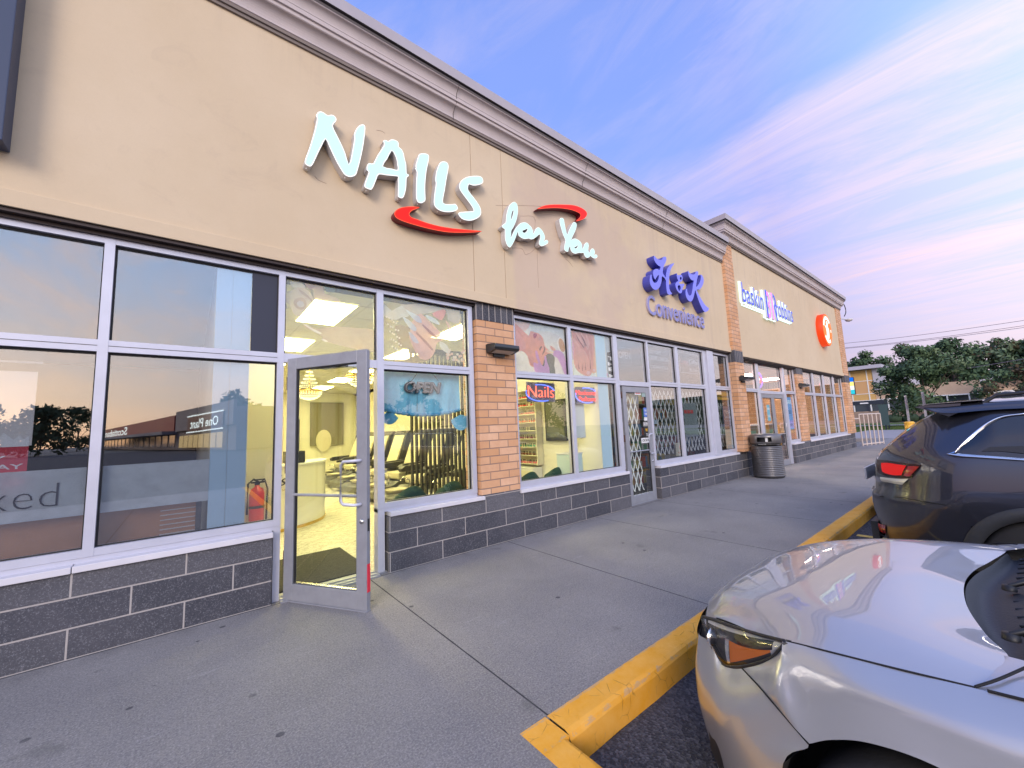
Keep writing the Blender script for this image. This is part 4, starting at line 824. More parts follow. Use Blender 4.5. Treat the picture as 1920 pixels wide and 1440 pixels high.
# 4 hands over feet
mb = MB()
film(mb, zC, (1062,262,1790,375,1810,1150,1110,1110), YP + .009, OP('vinyl_pale', (.74, .80, .86)))
film(mb, zC, (1080,420,1130,480,1160,600,1150,760,1100,800), YP + .007, OP('vinyl_flower', (.82, .44, .60)), 2); film(mb, zC, (1540,470,1600,480,1600,700,1560,650), YP + .007, OP('vinyl_flower', (.82, .44, .60)), 2)
film(mb, zC, (1450,340,1500,450,1560,560,1600,720,1610,860,1560,1000,1480,1050,1440,1030,1440,700), YP + .005, OP('vinyl_foot', (.90, .52, .36)), 2)
film(mb, zC, (1070,330,1300,300,1460,340,1470,700,1450,1000,1400,1100,1300,1090,1180,1010,1110,860,1120,560), YP + .004, OP('vinyl_foot2', (.88, .44, .37)), 2)
film(mb, zC, (1065,265,1180,290,1300,310,1420,330,1440,600,1450,780,1420,830,1380,790,1340,770,1300,640,1200,570,1100,420), YP + .002, OP('vinyl_hand', (.80, .36, .30)), 2)
for pts in ((1140,300,1240,420,1330,560,1300,580,1180,420), (1230,310,1320,440,1390,570,1360,640,1310,560), (1120,420,1220,560,1200,575,1100,470), (1330,340,1390,470,1400,560,1350,500), (1310,650,1370,770,1350,780,1300,680), (1400,640,1430,800,1400,810,1380,700)): film(mb, zC, pts, YP + .0005, OP('vinyl_hand2', (.90, .50, .43)), 2)
for pts in ((1140,330,1200,440,1300,590,1290,600,1190,460), (1235,350,1300,450,1345,560,1335,565,1280,470), (1320,830,1335,1000,1322,1000), (1260,850,1275,1010,1262,1010), (1190,850,1215,980,1200,980), (1400,700,1415,900,1425,1000,1405,960)): film(mb, zC, pts, YP - .001, OP('vinyl_crease', (.40, .13, .12)))
film(mb, zC, e_(1375, 1050, 35, 38), YP - .001, OP('vinyl_toenail', (.90, .60, .60))); film(mb, zC, e_(1480, 1000, 26, 30), YP - .001, OP('vinyl_toenail', (.90, .60, .60)))
for q in ((1700, 1080), (1620, 1060), (1640, 1110)): film(mb, zC, e_(*q, 26, 30), YP - .001, OP('vinyl_flower2', (.86, .50, .66)))
tag(mb.build('window_film'), 'window film of two hands resting on bare feet with pink flowers', 'window film', 'printed films in the upper panes')
# lettered strip THE K
mb = MB(); q = trace(zC, (1720,680,1785,665,1860,1160,1760,1160), 4.255, 1); mb.prism(q, 4.253, 4.262, mat('black_strip', (.02, .02, .02), .4)); vs = thing('lettered_strip', 'black vertical strip with white letters at the edge of the foot poster pane', 'sign', (5.5, 4.25, 2.5))
o = mb.build('strip'); o.parent = vs; o.matrix_parent_inverse = Matrix.Translation(-vs.location)
for ch, (cx_, cy_) in zip('THEK', ((1780, 790), (1785, 890), (1795, 985), (1812, 1108))):
    c = atY(*zC(cx_, cy_), 4.25); t = textm('letter', ch, c.x - .095, c.x + .095, c.z - .032, c.z + .032, 4.2495, .003, WHITE, vs, bold=.02)
    t.matrix_parent_inverse = Matrix.Translation(-vs.location)
# blue valance with gathered swags
mb = MB(); VB = mat('blue_fabric', (.20, .52, .70), .85, var=.10, vscale=20, bump=.5, bscale=260)
zV = zP(715, 680, 5.144)
top = [(1.632, 2.125), (2.715, 2.125)]
n = 60; vs_ = []; 
for i in range(n + 1):
    t = i / n; x = 1.632 + (2.66 - 1.632) * t
    pb = atY(*zV(35 + (810 - 35) * t, 455 + 55 * math.sin(math.pi * min(1, t * 1.02)) ** .8 + 8 * t), 4.33); zb = pb.z
    for k in range(7):
        s_ = k / 6; y = 4.335 + .006 * math.sin(t * 34 + s_ * 2) * (1 + s_) + (.012 * math.sin(t * 60) if s_ > .8 else 0)
        vs_.append((x, y, 2.125 + (zb - 2.125) * s_))
mb.add(vs_, [(i * 7 + k, i * 7 + k + 1, (i + 1) * 7 + k + 1, (i + 1) * 7 + k) for i in range(n) for k in range(6)], VB, True)
hem = MB(); HB = mat('blue_fabric_hem', (.10, .34, .52), .85)
hem.tube([Vector(vs_[i * 7 + 6]) + Vector((0, -.006, .012 + .006 * math.sin(i * 1.9))) for i in range(n + 1)], .020, HB, 6)
VA = thing('blue_valance', 'light blue gathered fabric valance behind the OPEN sign', 'valance', (2.1, 4.335, 2.1))
for m_, nm in ((mb, 'cloth'), (hem, 'hem')): o = m_.build(nm); o.parent = VA; o.matrix_parent_inverse = Matrix.Translation(-VA.location)
for zc_, nm in (((760, 500), 0), ((75, 450), 1)):
    fan = MB(); c = atY(*zV(*zc_), 4.33); L = .20 if nm == 0 else .17; vv = [c + Vector((0, -.01, 0))]
    a0, a1 = ((200, 350) if nm == 0 else (215, 325))
    for i in range(33): a = R(a0 + (a1 - a0) * i / 32); vv.append(c + Vector((math.cos(a) * L * .75, -.012 * (i % 2) - .004, math.sin(a) * L)))
    fan.add(vv, [(0, i, i + 1) for i in range(1, 33)], VB); o = fan.build('swag_fan'); o.parent = VA; o.matrix_parent_inverse = Matrix.Translation(-VA.location)
# unlit OPEN tube sign
OS = thing('open_sign', 'unlit grey tube sign reading OPEN hanging on thin wires', 'neon sign', (2.05, 4.28, 1.9))
TG = mat('grey_tube', (.42, .42, .45), .3); 
def tsign(parent, s, pts, Y, depth, M, bold, zf, shear=0.0):
    a = atY(*zf(*pts[0]), Y); b = atY(*zf(*pts[1]), Y)
    t = textm('lettering', s, a.x, b.x, min(a.z, b.z), max(a.z, b.z), Y, depth, M, parent, bold=bold, shear=shear); t.matrix_parent_inverse = Matrix.Translation(-parent.location); return t
tsign(OS, 'OPEN', ((222, 290), (580, 190)), 4.30, .02, mat('grey_backing', (.13, .12, .14), .5), .05, zV, .2)
tsign(OS, 'OPEN', ((240, 282), (565, 196)), 4.285, .010, TG, .0, zV, .2)
tsign(OS, 'OPEN', ((246, 276), (559, 202)), 4.278, .006, mat('grey_backing', (.13, .12, .14), .5), -.024, zV, .2)
mb = MB(); wp = lambda x, y: atY(*zV(x, y), 4.30)
mb.tube([wp(290, 180), wp(365, 75)], .003, BLACK, 4); mb.tube([wp(550, 175), wp(470, 80)], .003, BLACK, 4); mb.tube([wp(345, 290), wp(345, 470)], .003, BLACK, 4)
o = mb.build('wire'); o.parent = OS; o.matrix_parent_inverse = Matrix.Translation(-OS.location)
# Nails neon and Manicures Pedicures neon
zN = zP(960, 700, 6.548)
NR = emat('neon_red', (1.0, .16, .10), 2.6); NB = emat('neon_blue', (.14, .22, 1.0), 2.2)
def neon(name, label, corners, text, oval, bright):
    a = atY(*zN(*corners[0]), 4.34); b = atY(*zN(*corners[1]), 4.34); T_ = thing(name, label, 'neon sign', ((a.x + b.x) / 2, 4.34, (a.z + b.z) / 2))
    mb = MB(); mb.box(a.x, b.x, 4.335, 4.35, b.z, a.z, mat('neon_board', (.16, .15, .19) if bright else (.05, .03, .10), .4)); o = mb.build('board'); o.parent = T_; o.matrix_parent_inverse = Matrix.Translation(-T_.location)
    for s, p0_, p1_, bo in text:
        q0 = atY(*zN(*p0_), 4.315); q1 = atY(*zN(*p1_), 4.315)
        t = textm('neon_lettering', s, q0.x, q1.x, q0.z, q1.z, 4.315, .012, NR if bright else emat('neon_red_dense', (1.0, .05, .05), 1.7), T_, bold=bo); t.matrix_parent_inverse = Matrix.Translation(-T_.location)
    c = atY(*zN(*oval[0]), 4.32); mb = MB(); rx, rz = oval[1]
    for a0, a1 in ((20, 110), (165, 300)): mb.tube([(c.x + rx * math.cos(R(t)), 4.32, c.z + rz * math.sin(R(t))) for t in range(a0, a1 + 1, 6)], .008, NB, 6)
    o = mb.build('neon_oval'); o.parent = T_; o.matrix_parent_inverse = Matrix.Translation(-T_.location)
neon('nails_neon', 'red neon sign reading Nails with a blue oval above the polish shelf', ((175, 105), (530, 350)), [('Nails', (205, 290), (512, 165), -.022)], ((358, 240), (.30, .125)), True)
neon('pedicure_neon', 'dense red neon sign reading Manicures Pedicures on a dark board', ((775, 165), (1065, 375)), [('Manicures', (790, 262), (1035, 215), -.005), ('Pedicures', (830, 340), (1048, 290), -.005)], ((920, 270), (.28, .125)), False)
# ---- left unit: frosted band with lettering, poster, extinguisher
mb = MB(); FR = m_film('frosted_band', (.80, .83, .84), .84)
mb.box(-1.655, -.567, 4.256, 4.2575, .935, 1.275, FR); mb.box(-.50, .14, 4.256, 4.2575, .935, 1.275, FR); tag(mb.build('frosted_band'), 'grey frosted film band across the two left panes', 'window film')
zK = zP(0, 720, 4)
a = atY(*zK(-400, 1000), 4.25); 
INK = mat('dark_lettering', (.05, .05, .07), .5)
kd = thing('window_lettering', 'thin dark lower-case letters ending in ked on the frosted band', 'lettering', (-.9, 4.25, 1.1))
b0 = atY(*zK(0, 850), 4.252); b1 = atY(*zK(435, 850), 4.252)
t = textm('letters', 'ked', b0.x - .055, b1.x, 1.02, 1.18, 4.2515, .002, INK, kd, bold=-.022); t.matrix_parent_inverse = Matrix.Translation(-kd.location)
t = textm('letters', 'na', b0.x - .46, b0.x - .10, 1.02, 1.13, 4.2515, .002, INK, kd, bold=-.022); t.matrix_parent_inverse = Matrix.Translation(-kd.location)
PW = mat('poster_white', (.72, .66, .62), .5); PR = mat('poster_red', (.60, .05, .08), .5)
ps = thing('birthday_poster', 'tall poster with white top and red lower half reading EVERY BIRTHDAY', 'poster', (-1.1, 4.4, 1.6))
mb = MB(); pt0 = atY(*zK(285, -1000 + 620), 4.38); xr = atY(62, 800, 4.38).x; mb.box(-1.60, xr, 4.38, 4.385, 1.45, 1.98, PW); mb.box(-1.60, xr - .012, 4.38, 4.385, .98, 1.448, PR); mb.box(-1.6, xr + .02, 4.375, 4.39, 2.04, 2.055, RETW)
mb.flat([(-1.6, 1.445)] + [(-1.6 + (xr + 1.588) * i / 30, 1.515 + .022 * math.sin(i * 2.3) + .012 * math.sin(i * 5.1)) for i in range(31)] + [(xr - .012, 1.445)], 4.3785, mat('poster_cream', (.85, .82, .80), .5))
o = mb.build('sheet'); o.parent = ps; o.matrix_parent_inverse = Matrix.Translation(-ps.location)
t = textm('lettering', 'EVERY', -1.30, -.985, 1.345, 1.385, 4.378, .002, WHITE, ps, bold=.01); t.matrix_parent_inverse = Matrix.Translation(-ps.location)
t = textm('lettering', 'BIRTHDAY', -1.36, -.905, 1.290, 1.325, 4.378, .002, WHITE, ps, bold=.01); t.matrix_parent_inverse = Matrix.Translation(-ps.location)
mb = MB(); c = atY(25, 905, 4.33); mb.prism(e2 := [(c.x + .05 * math.cos(a_), c.z + .022 * math.sin(a_)) for a_ in [i * .52 for i in range(12)]], 4.33, 4.345, emat('red_led', (1.0, .05, .12), 1.6)); tag(mb.build('led_badge'), 'small glowing red badge on the birthday poster', 'light')
FE = thing('fire_extinguisher', 'red fire extinguisher hanging on the cream wall seen left of the door jamb', 'fire extinguisher', (.775, 6.80, .20)); FE.scale = (1.5, 1.4, 1.5)
RE = mat('extinguisher_red', (.62, .03, .03), .3, coat=.5)
mb = MB(); mb.lathe([(0, .0), (.055, .0), (.062, .012), (.062, .30), (.05, .345), (.022, .365), (.018, .39), (0, .39)], RE, (0, 0, 0), 24); o = mb.build('cylinder'); o.parent = FE
mb = MB(); mb.tube([(.02, 0, .40), (-.03, -.01, .44), (-.075, -.02, .40), (-.078, -.02, .12)], .010, BLACK, 8); mb.tube([(.0, 0, .385), (.06, 0, .43), (.085, 0, .34), (.08, 0, .05)], .008, BLACK, 8); o = mb.build('hose'); o.parent = FE
mb = MB(); mb.box(-.05, .06, -.012, .012, .40, .415, BLACK); mb.box(-.04, .06, -.012, .012, .425, .437, BLACK); mb.box(-.02, .02, -.02, .02, .385, .40, BLACK); mb.lathe([(.063, .17), (.065, .175), (.065, .19), (.063, .195)], BLACK, (0, 0, 0), 24); o = mb.build('valve_handle'); o.parent = FE

# ================================================================ SALON INTERIOR
LP = emat('panel_light', (1.0, .87, .36), 30.0)
cl_n = 0
rows = [(1.40, 'left'), (3.56, 'right')]; ys = (5.75, 8.06, 10.37, 12.68, 14.99)
ordn = ('first', 'second', 'third', 'fourth', 'fifth'); cl0 = None
for ix, (x, sd_) in enumerate(rows):
    for iy, y in enumerate(ys):
        lab = 'yellow-white ceiling panel light, %s from the window in the %s row' % (ordn[iy], sd_)
        if cl0 is None:
            cl0 = thing('ceiling_light', lab, 'ceiling light', (x, y, 3.115), 'salon ceiling panel lights')
            mb = MB(); mb.box(-.26, .26, -.575, .575, -.006, -.003, LP); o = mb.build('diffuser'); o.parent = cl0
            mb = MB()
            for q in ((-.275, -.261, -.59, .59), (.261, .275, -.59, .59), (-.2605, .2605, -.59, -.576), (-.2605, .2605, .576, .59)): mb.box(*q, -.010, 0, GRID)
            o = mb.build('frame'); o.parent = cl0
        else: dup(cl0, (x, y, 3.115), lab)
# chandeliers
GOLD = mat('gold', (.80, .55, .16), .25, metal=1.0); CRY = emat('crystal', (1.0, .86, .45), 2.2)
def chandelier(loc, label):
    t = thing('chandelier', label, 'chandelier', loc, 'crystal chandeliers in the salon')
    mb = MB(); mb.tube([(0, 0, .62), (0, 0, 0)], .012, GOLD, 6); mb.lathe([(0, .62), (.07, .62), (.07, .58), (0, .56)], GOLD, n=16); mb.lathe([(.245, -.02), (.262, -.02), (.262, .03), (.245, .03)], GOLD, n=28); o = mb.build('stem_and_ring'); o.parent = t
    cr_ = MB()
    for i in range(28):
        a = i * 2 * math.pi / 28
        for s_ in range(7):
            u = s_ / 6; r = .05 + .20 * u ** 1.6; z = .50 - .48 * u; bead(cr_, (r * math.cos(a), r * math.sin(a), z), .011)
        for s_ in range(6):
            u = s_ / 5; r = .25 * math.cos(u * 1.45); z = -.02 - .17 * math.sin(u * 1.5); bead(cr_, (r * math.cos(a + u), r * math.sin(a + u), z), .013)
    o = cr_.build('crystals'); o.parent = t
def bead(mb, c, r):
    c = Vector(c); v = [c + Vector(d) * r for d in ((1,0,0),(-1,0,0),(0,1,0),(0,-1,0),(0,0,1.3),(0,0,-1.3))]
    mb.add(v, [(0,2,4),(2,1,4),(1,3,4),(3,0,4),(2,0,5),(1,2,5),(3,1,5),(0,3,5)], CRY)
chandelier((2.0, 9.5, 2.42), 'crystal chandelier farther inside the salon, seen through the open door glass'); chandelier((2.48, 7.6, 2.52), 'crystal chandelier nearer the window, behind the door stile')
# reception desk
RDK = thing('reception_desk', 'curved white reception desk with a gold base line', 'desk', (.9, 8.1, 0)); DW = mat('desk_gloss_white', (.82, .80, .70), .15, coat=.3)
def desk(z0, z1, s, M): 
    m2 = MB(); m2.lathe([(1.0 * s, z0), (1.0 * s, z1)], M, (0, 0, 0), 48, a0=R(195), a1=R(368)); m2.lathe([(1.0 * s, z1), (.70 * s, z1), (.70 * s, z0)], M, (0, 0, 0), 48, a0=R(195), a1=R(368), smooth=False); return m2
o = desk(.05, .98, 1.0, DW).build('front_panel'); o.parent = RDK; o.scale = (1.07, 1.07, 1)
o = desk(0.01, .055, 1.008, GOLD).build('gold_base'); o.parent = RDK; o.scale = (1.07, 1.07, 1)
o = desk(.98, 1.01, 1.02, WHITE).build('counter_top'); o.parent = RDK; o.scale = (1.07, 1.07, 1)
def cyl(X, Z, D):
    a = R(270) + X / 1.09; return (1.088 * math.cos(a) , 1.088 * math.sin(a) - D, Z)
t = textm('script_lettering', 'Nails', -.25, .30, .70, .86, 0, .002, INK, RDK, shear=.4, plane=cyl); t = textm('small_lettering', 'BEAUTY SALON', -.02, .42, .62, .65, 0, .002, mat('gold_letters', (.35, .24, .08), .4), RDK, plane=cyl)
mb = MB(); mb.box(-.2, .1, -.3, -.1, 1.012, 1.03, BLACK); mb.box(.30, .58, -.15, .1, 1.012, 1.20, BLACK); tag(mb.build('card_terminal'), 'black till equipment on top of the white desk', 'equipment').location = (.9, 7.4, 0)
mt = MB(); mt.box(0, 1, 0, 1, .009, .022, mat('doormat_charcoal', (.055, .052, .042), .95, bump=1.0, bscale=300, var=.35, vscale=30)); MT = mt.build('doormat'); tag(MT, 'charcoal ribbed doormat just inside the open door', 'doormat'); MT.location = (.69, 4.36, 0); MT.scale = (.84, 1.11, 1)
# pedicure chairs
CRM = mat('cream_leather', (.66, .61, .46), .4); BLKL = mat('black_leather', (.022, .022, .025), .35, bump=.3, bscale=50)
def pedi(loc, label, rot=0):
    t = thing('pedicure_chair', label, 'pedicure chair', loc, 'pedicure chairs in a row along the salon wall')
    mb = MB()
    pr = [(.10, .50), (.24, .50), (.62, 1.36), (.60, 1.46), (.50, 1.48), (.40, 1.40)]
    mb.prism(pr, -.27, .27, BLKL); o = mb.build('backrest', bevel=.03); o.parent = t
    mb = MB(); mb.prism([(.06, .62), (.10, .60), (.42, 1.36), (.37, 1.36)], -.20, .20, CRM); o = mb.build('back_cushion', bevel=.015); o.parent = t
    mb = MB(); mb.box(-.40, .22, -.26, .26, .40, .56, CRM); o = mb.build('seat', bevel=.04); o.parent = t
    for s in (-1, 1):
        mb = MB(); mb.prism([(-.42, .62), (.20, .66), (.24, .76), (-.36, .74), (-.46, .69)], s * .27, s * .40, BLKL); mb.box(-.25, .15, min(s * .29, s * .36), max(s * .29, s * .36), .30, .62, BLKL); o = mb.build('armrest', bevel=.015); o.parent = t
    mb = MB(); mb.prism([(-1.05, .08), (.30, .02), (.30, .38), (-.45, .38), (-.62, .30), (-.98, .30), (-1.10, .24)], -.32, .32, mat('basin_shell', (.10, .10, .11), .3)); o = mb.build('foot_basin', bevel=.04); o.parent = t
    mb = MB(); mb.tube([(-.55, -.1, .30), (-.55, -.1, .50), (-.62, 0, .56), (-.70, 0, .50)], .014, mat('chrome', (.8, .8, .8), .12, metal=1.0), 8); mb.lathe([(.16, .30), (.20, .32), (.22, .36)], CRM, (-.80, 0, 0), 16); o = mb.build('faucet'); o.parent = t
    t.rotation_euler = (0, 0, rot); return t
pc0 = pedi((3.95, 6.55, 0), 'cream and black pedicure chair nearest the window, behind the black slats', .25)
for i, (y, w_) in enumerate(((7.7, 'second'), (8.85, 'third'), (10.0, 'fourth'), (11.15, 'fifth'), (12.3, 'sixth'), (13.45, 'farthest'))):
    dup(pc0, (3.9 + .03 * i, y, 0), 'cream and black pedicure chair, %s from the window' % w_, rot=.25)
# slatted screen
SL = thing('slat_screen', 'screen of upright black slats behind the blue valance', 'screen', (2.9, 5.4, 0))
mb = MB()
for i in range(13): x = 2.50 + i * .072; mb.box(x - .010, x + .010, 5.38, 5.44, .3, 2.6, BLACK)
mb.box(2.48, 3.40, 5.37, 5.45, .22, .298, BLACK); mb.box(2.48, 3.40, 5.37, 5.45, 2.602, 2.68, BLACK); o = mb.build('slats'); o.parent = SL; o.matrix_parent_inverse = Matrix.Translation(-SL.location)
# green waiting chairs
GRN = mat('green_velvet', (.016, .055, .040), .75, bump=.3, bscale=120); gc0 = None
def green_chair(loc, label, rot=0):
    t = thing('waiting_chair', label, 'chair', loc, 'green waiting chairs along the window')
    rows_ = []
    for z, r_, lean in ((.42, .24, 0), (.55, .27, -.02), (.68, .265, -.04), (.76, .20, -.05)):
        rows_.append([(r_ * math.cos(R(a)), r_ * math.sin(R(a)) * .8 + lean, z - (.12 * abs(math.cos(R(a))) ** 2 if z > .6 else 0)) for a in range(200, 341, 20)])
    mb = MB(); mb.surf(rows_, 4, 4, GRN); o = mb.build('backrest'); o.parent = t; sm = o.modifiers.new('s', 'SOLIDIFY'); sm.thickness = .035
    mb = MB(); mb.lathe([(0, .46), (.22, .46), (.245, .44), (.245, .38), (0, .37)], GRN, n=28); o = mb.build('seat'); o.parent = t
    for sx in (-1, 1):
        for sy in (-1, 1):
            mb = MB(); mb.tube([(sx * .15, sy * .15, .38), (sx * .21, sy * .21, .012)], .011, GOLD, 8); o = mb.build('leg'); o.parent = t
    t.rotation_euler = (0, 0, rot); return t
gc0 = green_chair((2.20, 4.95, 0), 'round-backed green chair on the left under the blue valance')
dup(gc0, (2.76, 4.92, 0), 'round-backed green chair on the right under the blue valance')
dup(gc0, (4.05, 4.80, 0), 'green chair half hidden by the brick pier below the Nails neon'); dup(gc0, (4.70, 4.90, 0), 'green chair below the dark wall panel right of the polish shelf')
# wall panel with arched mirror at the back, doorways, hat stand
mb = MB(); PNL = thing('wall_panel', 'dark framed panel with a pale arched mirror on the back wall', 'panel', (4.1, 16.9, 1.8))
mb.box(3.62, 4.85, 16.90, 16.96, 1.05, 2.75, mat('panel_olive', (.19, .17, .11), .6)); o = mb.build('panel_board'); o.parent = PNL; o.matrix_parent_inverse = Matrix.Translation(-PNL.location)
mb = MB(); mb.prism([(4.1 + .28 * math.cos(a), 1.25 + .42 * math.sin(a)) for a in [i * .2618 for i in range(24)]], 16.87, 16.899, CRM); o = mb.build('mirror'); o.parent = PNL; o.matrix_parent_inverse = Matrix.Translation(-PNL.location)
mb = MB(); mb.box(2.15, 2.45, 16.93, 16.99, .0, 2.05, mat('dark_doorway', (.02, .02, .03), .6)); mb.box(2.85, 3.25, 16.93, 16.99, .0, 2.1, mat('dark_doorway', (.02, .02, .03), .6)); mb.box(2.55, 2.68, 16.90, 16.99, .0, 2.2, mat('oak_trim', (.45, .27, .12), .6)); bpart(mb, 'inner_doorway')
mb = MB(); mb.box(2.0, 2.22, 16.4, 16.6, 2.0, 2.35, BLACK); tag(mb.build('wall_speaker', bevel=.01), 'small black speaker high on the back salon wall', 'speaker')
# polish shelf on the right wall
PS = thing('polish_shelf', 'white shelving of nail polish on the right salon wall', 'shelf', (5.25, 6.2, 0)); SHW = mat('shelf_white', (.82, .78, .62), .5)
mb = MB(); zs = [.72 + .16 * k for k in range(10)]
for y in (5.68, 6.42, 7.16): mb.box(5.17, 5.325, y - .012, y + .012, .70, 2.2, SHW)
mb.box(5.318, 5.33, 5.69, 7.15, .70, 2.2, SHW); o = mb.build('shelf_frame'); o.parent = PS; o.matrix_parent_inverse = Matrix.Translation(-PS.location)
for z in zs:
    mb = MB(); mb.box(5.17, 5.317, 5.693, 6.407, z - .008, z + .008, SHW); mb.box(5.17, 5.317, 6.433, 7.147, z - .008, z + .008, SHW); o = mb.build('shelf_board'); o.parent = PS; o.matrix_parent_inverse = Matrix.Translation(-PS.location)
pals = [('pink', (.75, .22, .28)), ('brown', (.18, .07, .05)), ('green', (.10, .38, .28)), ('plum', (.22, .04, .10)), ('grey', (.25, .26, .30)), ('orange', (.80, .26, .08)), ('coral', (.80, .30, .25)), ('red', (.60, .04, .05)), ('red', (.60, .04, .05))]
ordz = ('bottom', 'second', 'third', 'fourth', 'fifth', 'sixth', 'seventh', 'eighth', 'ninth'); protos = {}
for k, (cn, cc) in enumerate(pals):
    for i in range(24):
        y = 5.715 + i * .029 if i < 24 else 0
        lab = 'small %s nail polish bottle on the %s shelf from the floor' % (cn, ordz[k])
        if cn not in protos:
            M_ = mat('polish_' + cn, cc, .15, coat=.5); mb = MB(); mb.lathe([(0, 0), (.011, 0), (.012, .03), (.006, .038), (0, .038)], M_, n=8); o = mb.build('polish_bottle'); mb2 = MB(); mb2.lathe([(.006, .038), (.006, .072), (0, .074)], BLACK, n=6); o2 = mb2.build('cap'); o2.parent = o
            tag(o, lab, 'bottle', 'nail polish bottles on the shelves'); protos[cn] = o; o.location = (5.21, y, zs[k] + .009)
        elif random.random() < .9: dup(protos[cn], (5.20 + random.uniform(0, .05), y, zs[k] + .009), lab)
mb = MB(); TV = thing('wall_tv', 'dark framed screen on the salon wall right of the polish shelf', 'television', (5.3, 5.2, 1.5)); mb.box(5.27, 5.33, 4.98, 5.52, 1.16, 1.92, BLACK); o = mb.build('bezel'); o.parent = TV; o.matrix_parent_inverse = Matrix.Translation(-TV.location)
mb = MB(); mb.box(5.265, 5.269, 5.02, 5.48, 1.22, 1.88, mat('screen_glass', (.10, .11, .08), .08)); o = mb.build('screen'); o.parent = TV; o.matrix_parent_inverse = Matrix.Translation(-TV.location)
mb = MB(); mb.box(4.74, 5.12, 4.40, 4.46, 1.22, 2.05, mat('pale_board', (.62, .66, .66), .6)); mb.tube([(4.9, 4.43, 1.22), (4.9, 4.43, .95)], .01, RETW, 6); tag(mb.build('hanging_board', bevel=.004), 'pale grey hanging board under the Manicures neon', 'board')
mb = MB(); mb.box(4.76, 5.06, 4.45, 4.75, .01, .96, mat('pale_cabinet', (.58, .72, .72), .5)); mb.box(4.75, 5.07, 4.44, 4.76, .961, .98, WHITE); tag(mb.build('small_cabinet', bevel=.005), 'pale blue cabinet under the hanging board', 'cabinet')
mb = MB(); mb.box(5.08, 5.325, 5.72, 7.12, .01, .66, WHITE); mb.box(5.07, 5.078, 5.75, 6.4, .06, .60, SHW); mb.box(5.07, 5.078, 6.45, 7.1, .06, .60, SHW); tag(mb.build('low_cabinet', bevel=.004), 'white low cabinet under the polish shelf', 'cabinet')
# ================================================================ CONVENIENCE STORE FRONT
GW = mat('gate_white', (.84, .86, .84), .5)
def gate(x0, x1, z0, z1, label, dw=.155, dh=.36, y=4.325):
    mb = MB(); W_ = x1 - x0; H = z1 - z0; w = .0115; nx = max(1, round(W_ / dw)); dw = W_ / nx; nz = max(1, round(H / dh)); dh = H / nz
    def bar(a, b, yy):
        d = Vector((b[0] - a[0], b[1] - a[1])); d.normalize(); p = Vector((-d.y, d.x)) * w
        v = [(a[0] + p.x, yy, a[1] + p.y), (a[0] - p.x, yy, a[1] - p.y), (b[0] - p.x, yy, b[1] - p.y), (b[0] + p.x, yy, b[1] + p.y)]
        v += [(q[0], q[1] + .004, q[2]) for q in v]
        mb.add(v, [(0, 1, 2, 3), (7, 6, 5, 4), (0, 3, 7, 4), (1, 5, 6, 2)], GW)
    s = dh / dw
    for dirn in (1, -1):
        for k in range(-nz, nx + 1):
            xa, xb = (x0 + k * dw, x0 + (k + nz) * dw) if dirn > 0 else (x0 + (k + nz) * dw, x0 + k * dw)
            za, zb = z0, z1
            lo, hi = min(xa, xb), max(xa, xb)
            if hi <= x0 + 1e-6 or lo >= x1 - 1e-6: continue
            def clip(x, z, x2, z2):
                if x < x0: t = (x0 - x) / (x2 - x); return x0, z + (z2 - z) * t
                if x > x1: t = (x1 - x) / (x2 - x); return x1, z + (z2 - z) * t
                return x, z
            a = clip(xa, za, xb, zb); b = clip(xb, zb, xa, za)
            if abs(a[0] - b[0]) > .01: bar(a, b, y + (0 if dirn > 0 else .006))
    for i in range(nx + 1): mb.lathe([(0, -.012), (.011, -.01), (.011, 0)], GW, (x0 + i * dw, y, z0 + .0), 8, 'Y')
    return tag(mb.build('folding_gate'), label, 'security gate', 'folding gates behind the convenience store glass')
gate(5.99, 6.56, .20, 1.95, 'white folding gate behind the glass of the convenience store door')
gate(6.90, 7.85, .78, 2.06, 'white folding gate in the wide pane just right of the convenience door')
gate(8.00, 9.06, .78, 2.06, 'white folding gate in the pane left of the boxed column')
gate(9.61, 10.22, .78, 1.82, 'white folding gate in the narrow pane under the yellow banner', .12)
# shelving seen through the gates
def rack(x, y, label, w=1.0, cols=5):
    t = thing('store_rack', label, 'shelf', (x, y, 0), 'racks of goods in the convenience store'); mb = MB()
    mb.box(-w / 2, w / 2, .30, .33, 0, 1.95, SH)
    for k in range(6): mb.box(-w / 2, w / 2, -.02, .30, .12 + k * .34, .14 + k * .34, SH)
    o = mb.build('shelf_unit'); o.parent = t; g = MB()
    cs = [mat('goods_%d' % i, c, .5) for i, c in enumerate(((.45, .10, .06), (.55, .45, .12), (.10, .22, .35), (.50, .50, .46), (.12, .30, .14), (.35, .20, .10)))]
    for k in range(6):
        xx = -w / 2 + .03
        while xx < w / 2 - .1:
            ww = random.uniform(.05, .14); g.box(xx, xx + ww - .01, .0, .25, .1405 + k * .34, .1405 + k * .34 + random.uniform(.12, .26), random.choice(cs)); xx += ww
    o = g.build('goods'); o.parent = t; o['kind'] = 'stuff'; return t
rack(6.3, 5.9, 'rack of boxed goods behind the convenience store door'); rack(7.4, 5.0, 'rack of snacks behind the gate right of the convenience door', .9); rack(8.6, 5.2, 'rack of mixed goods behind the gate left of the boxed column', 1.1); rack(9.9, 5.2, 'rack of goods behind the yellow banner', .8)
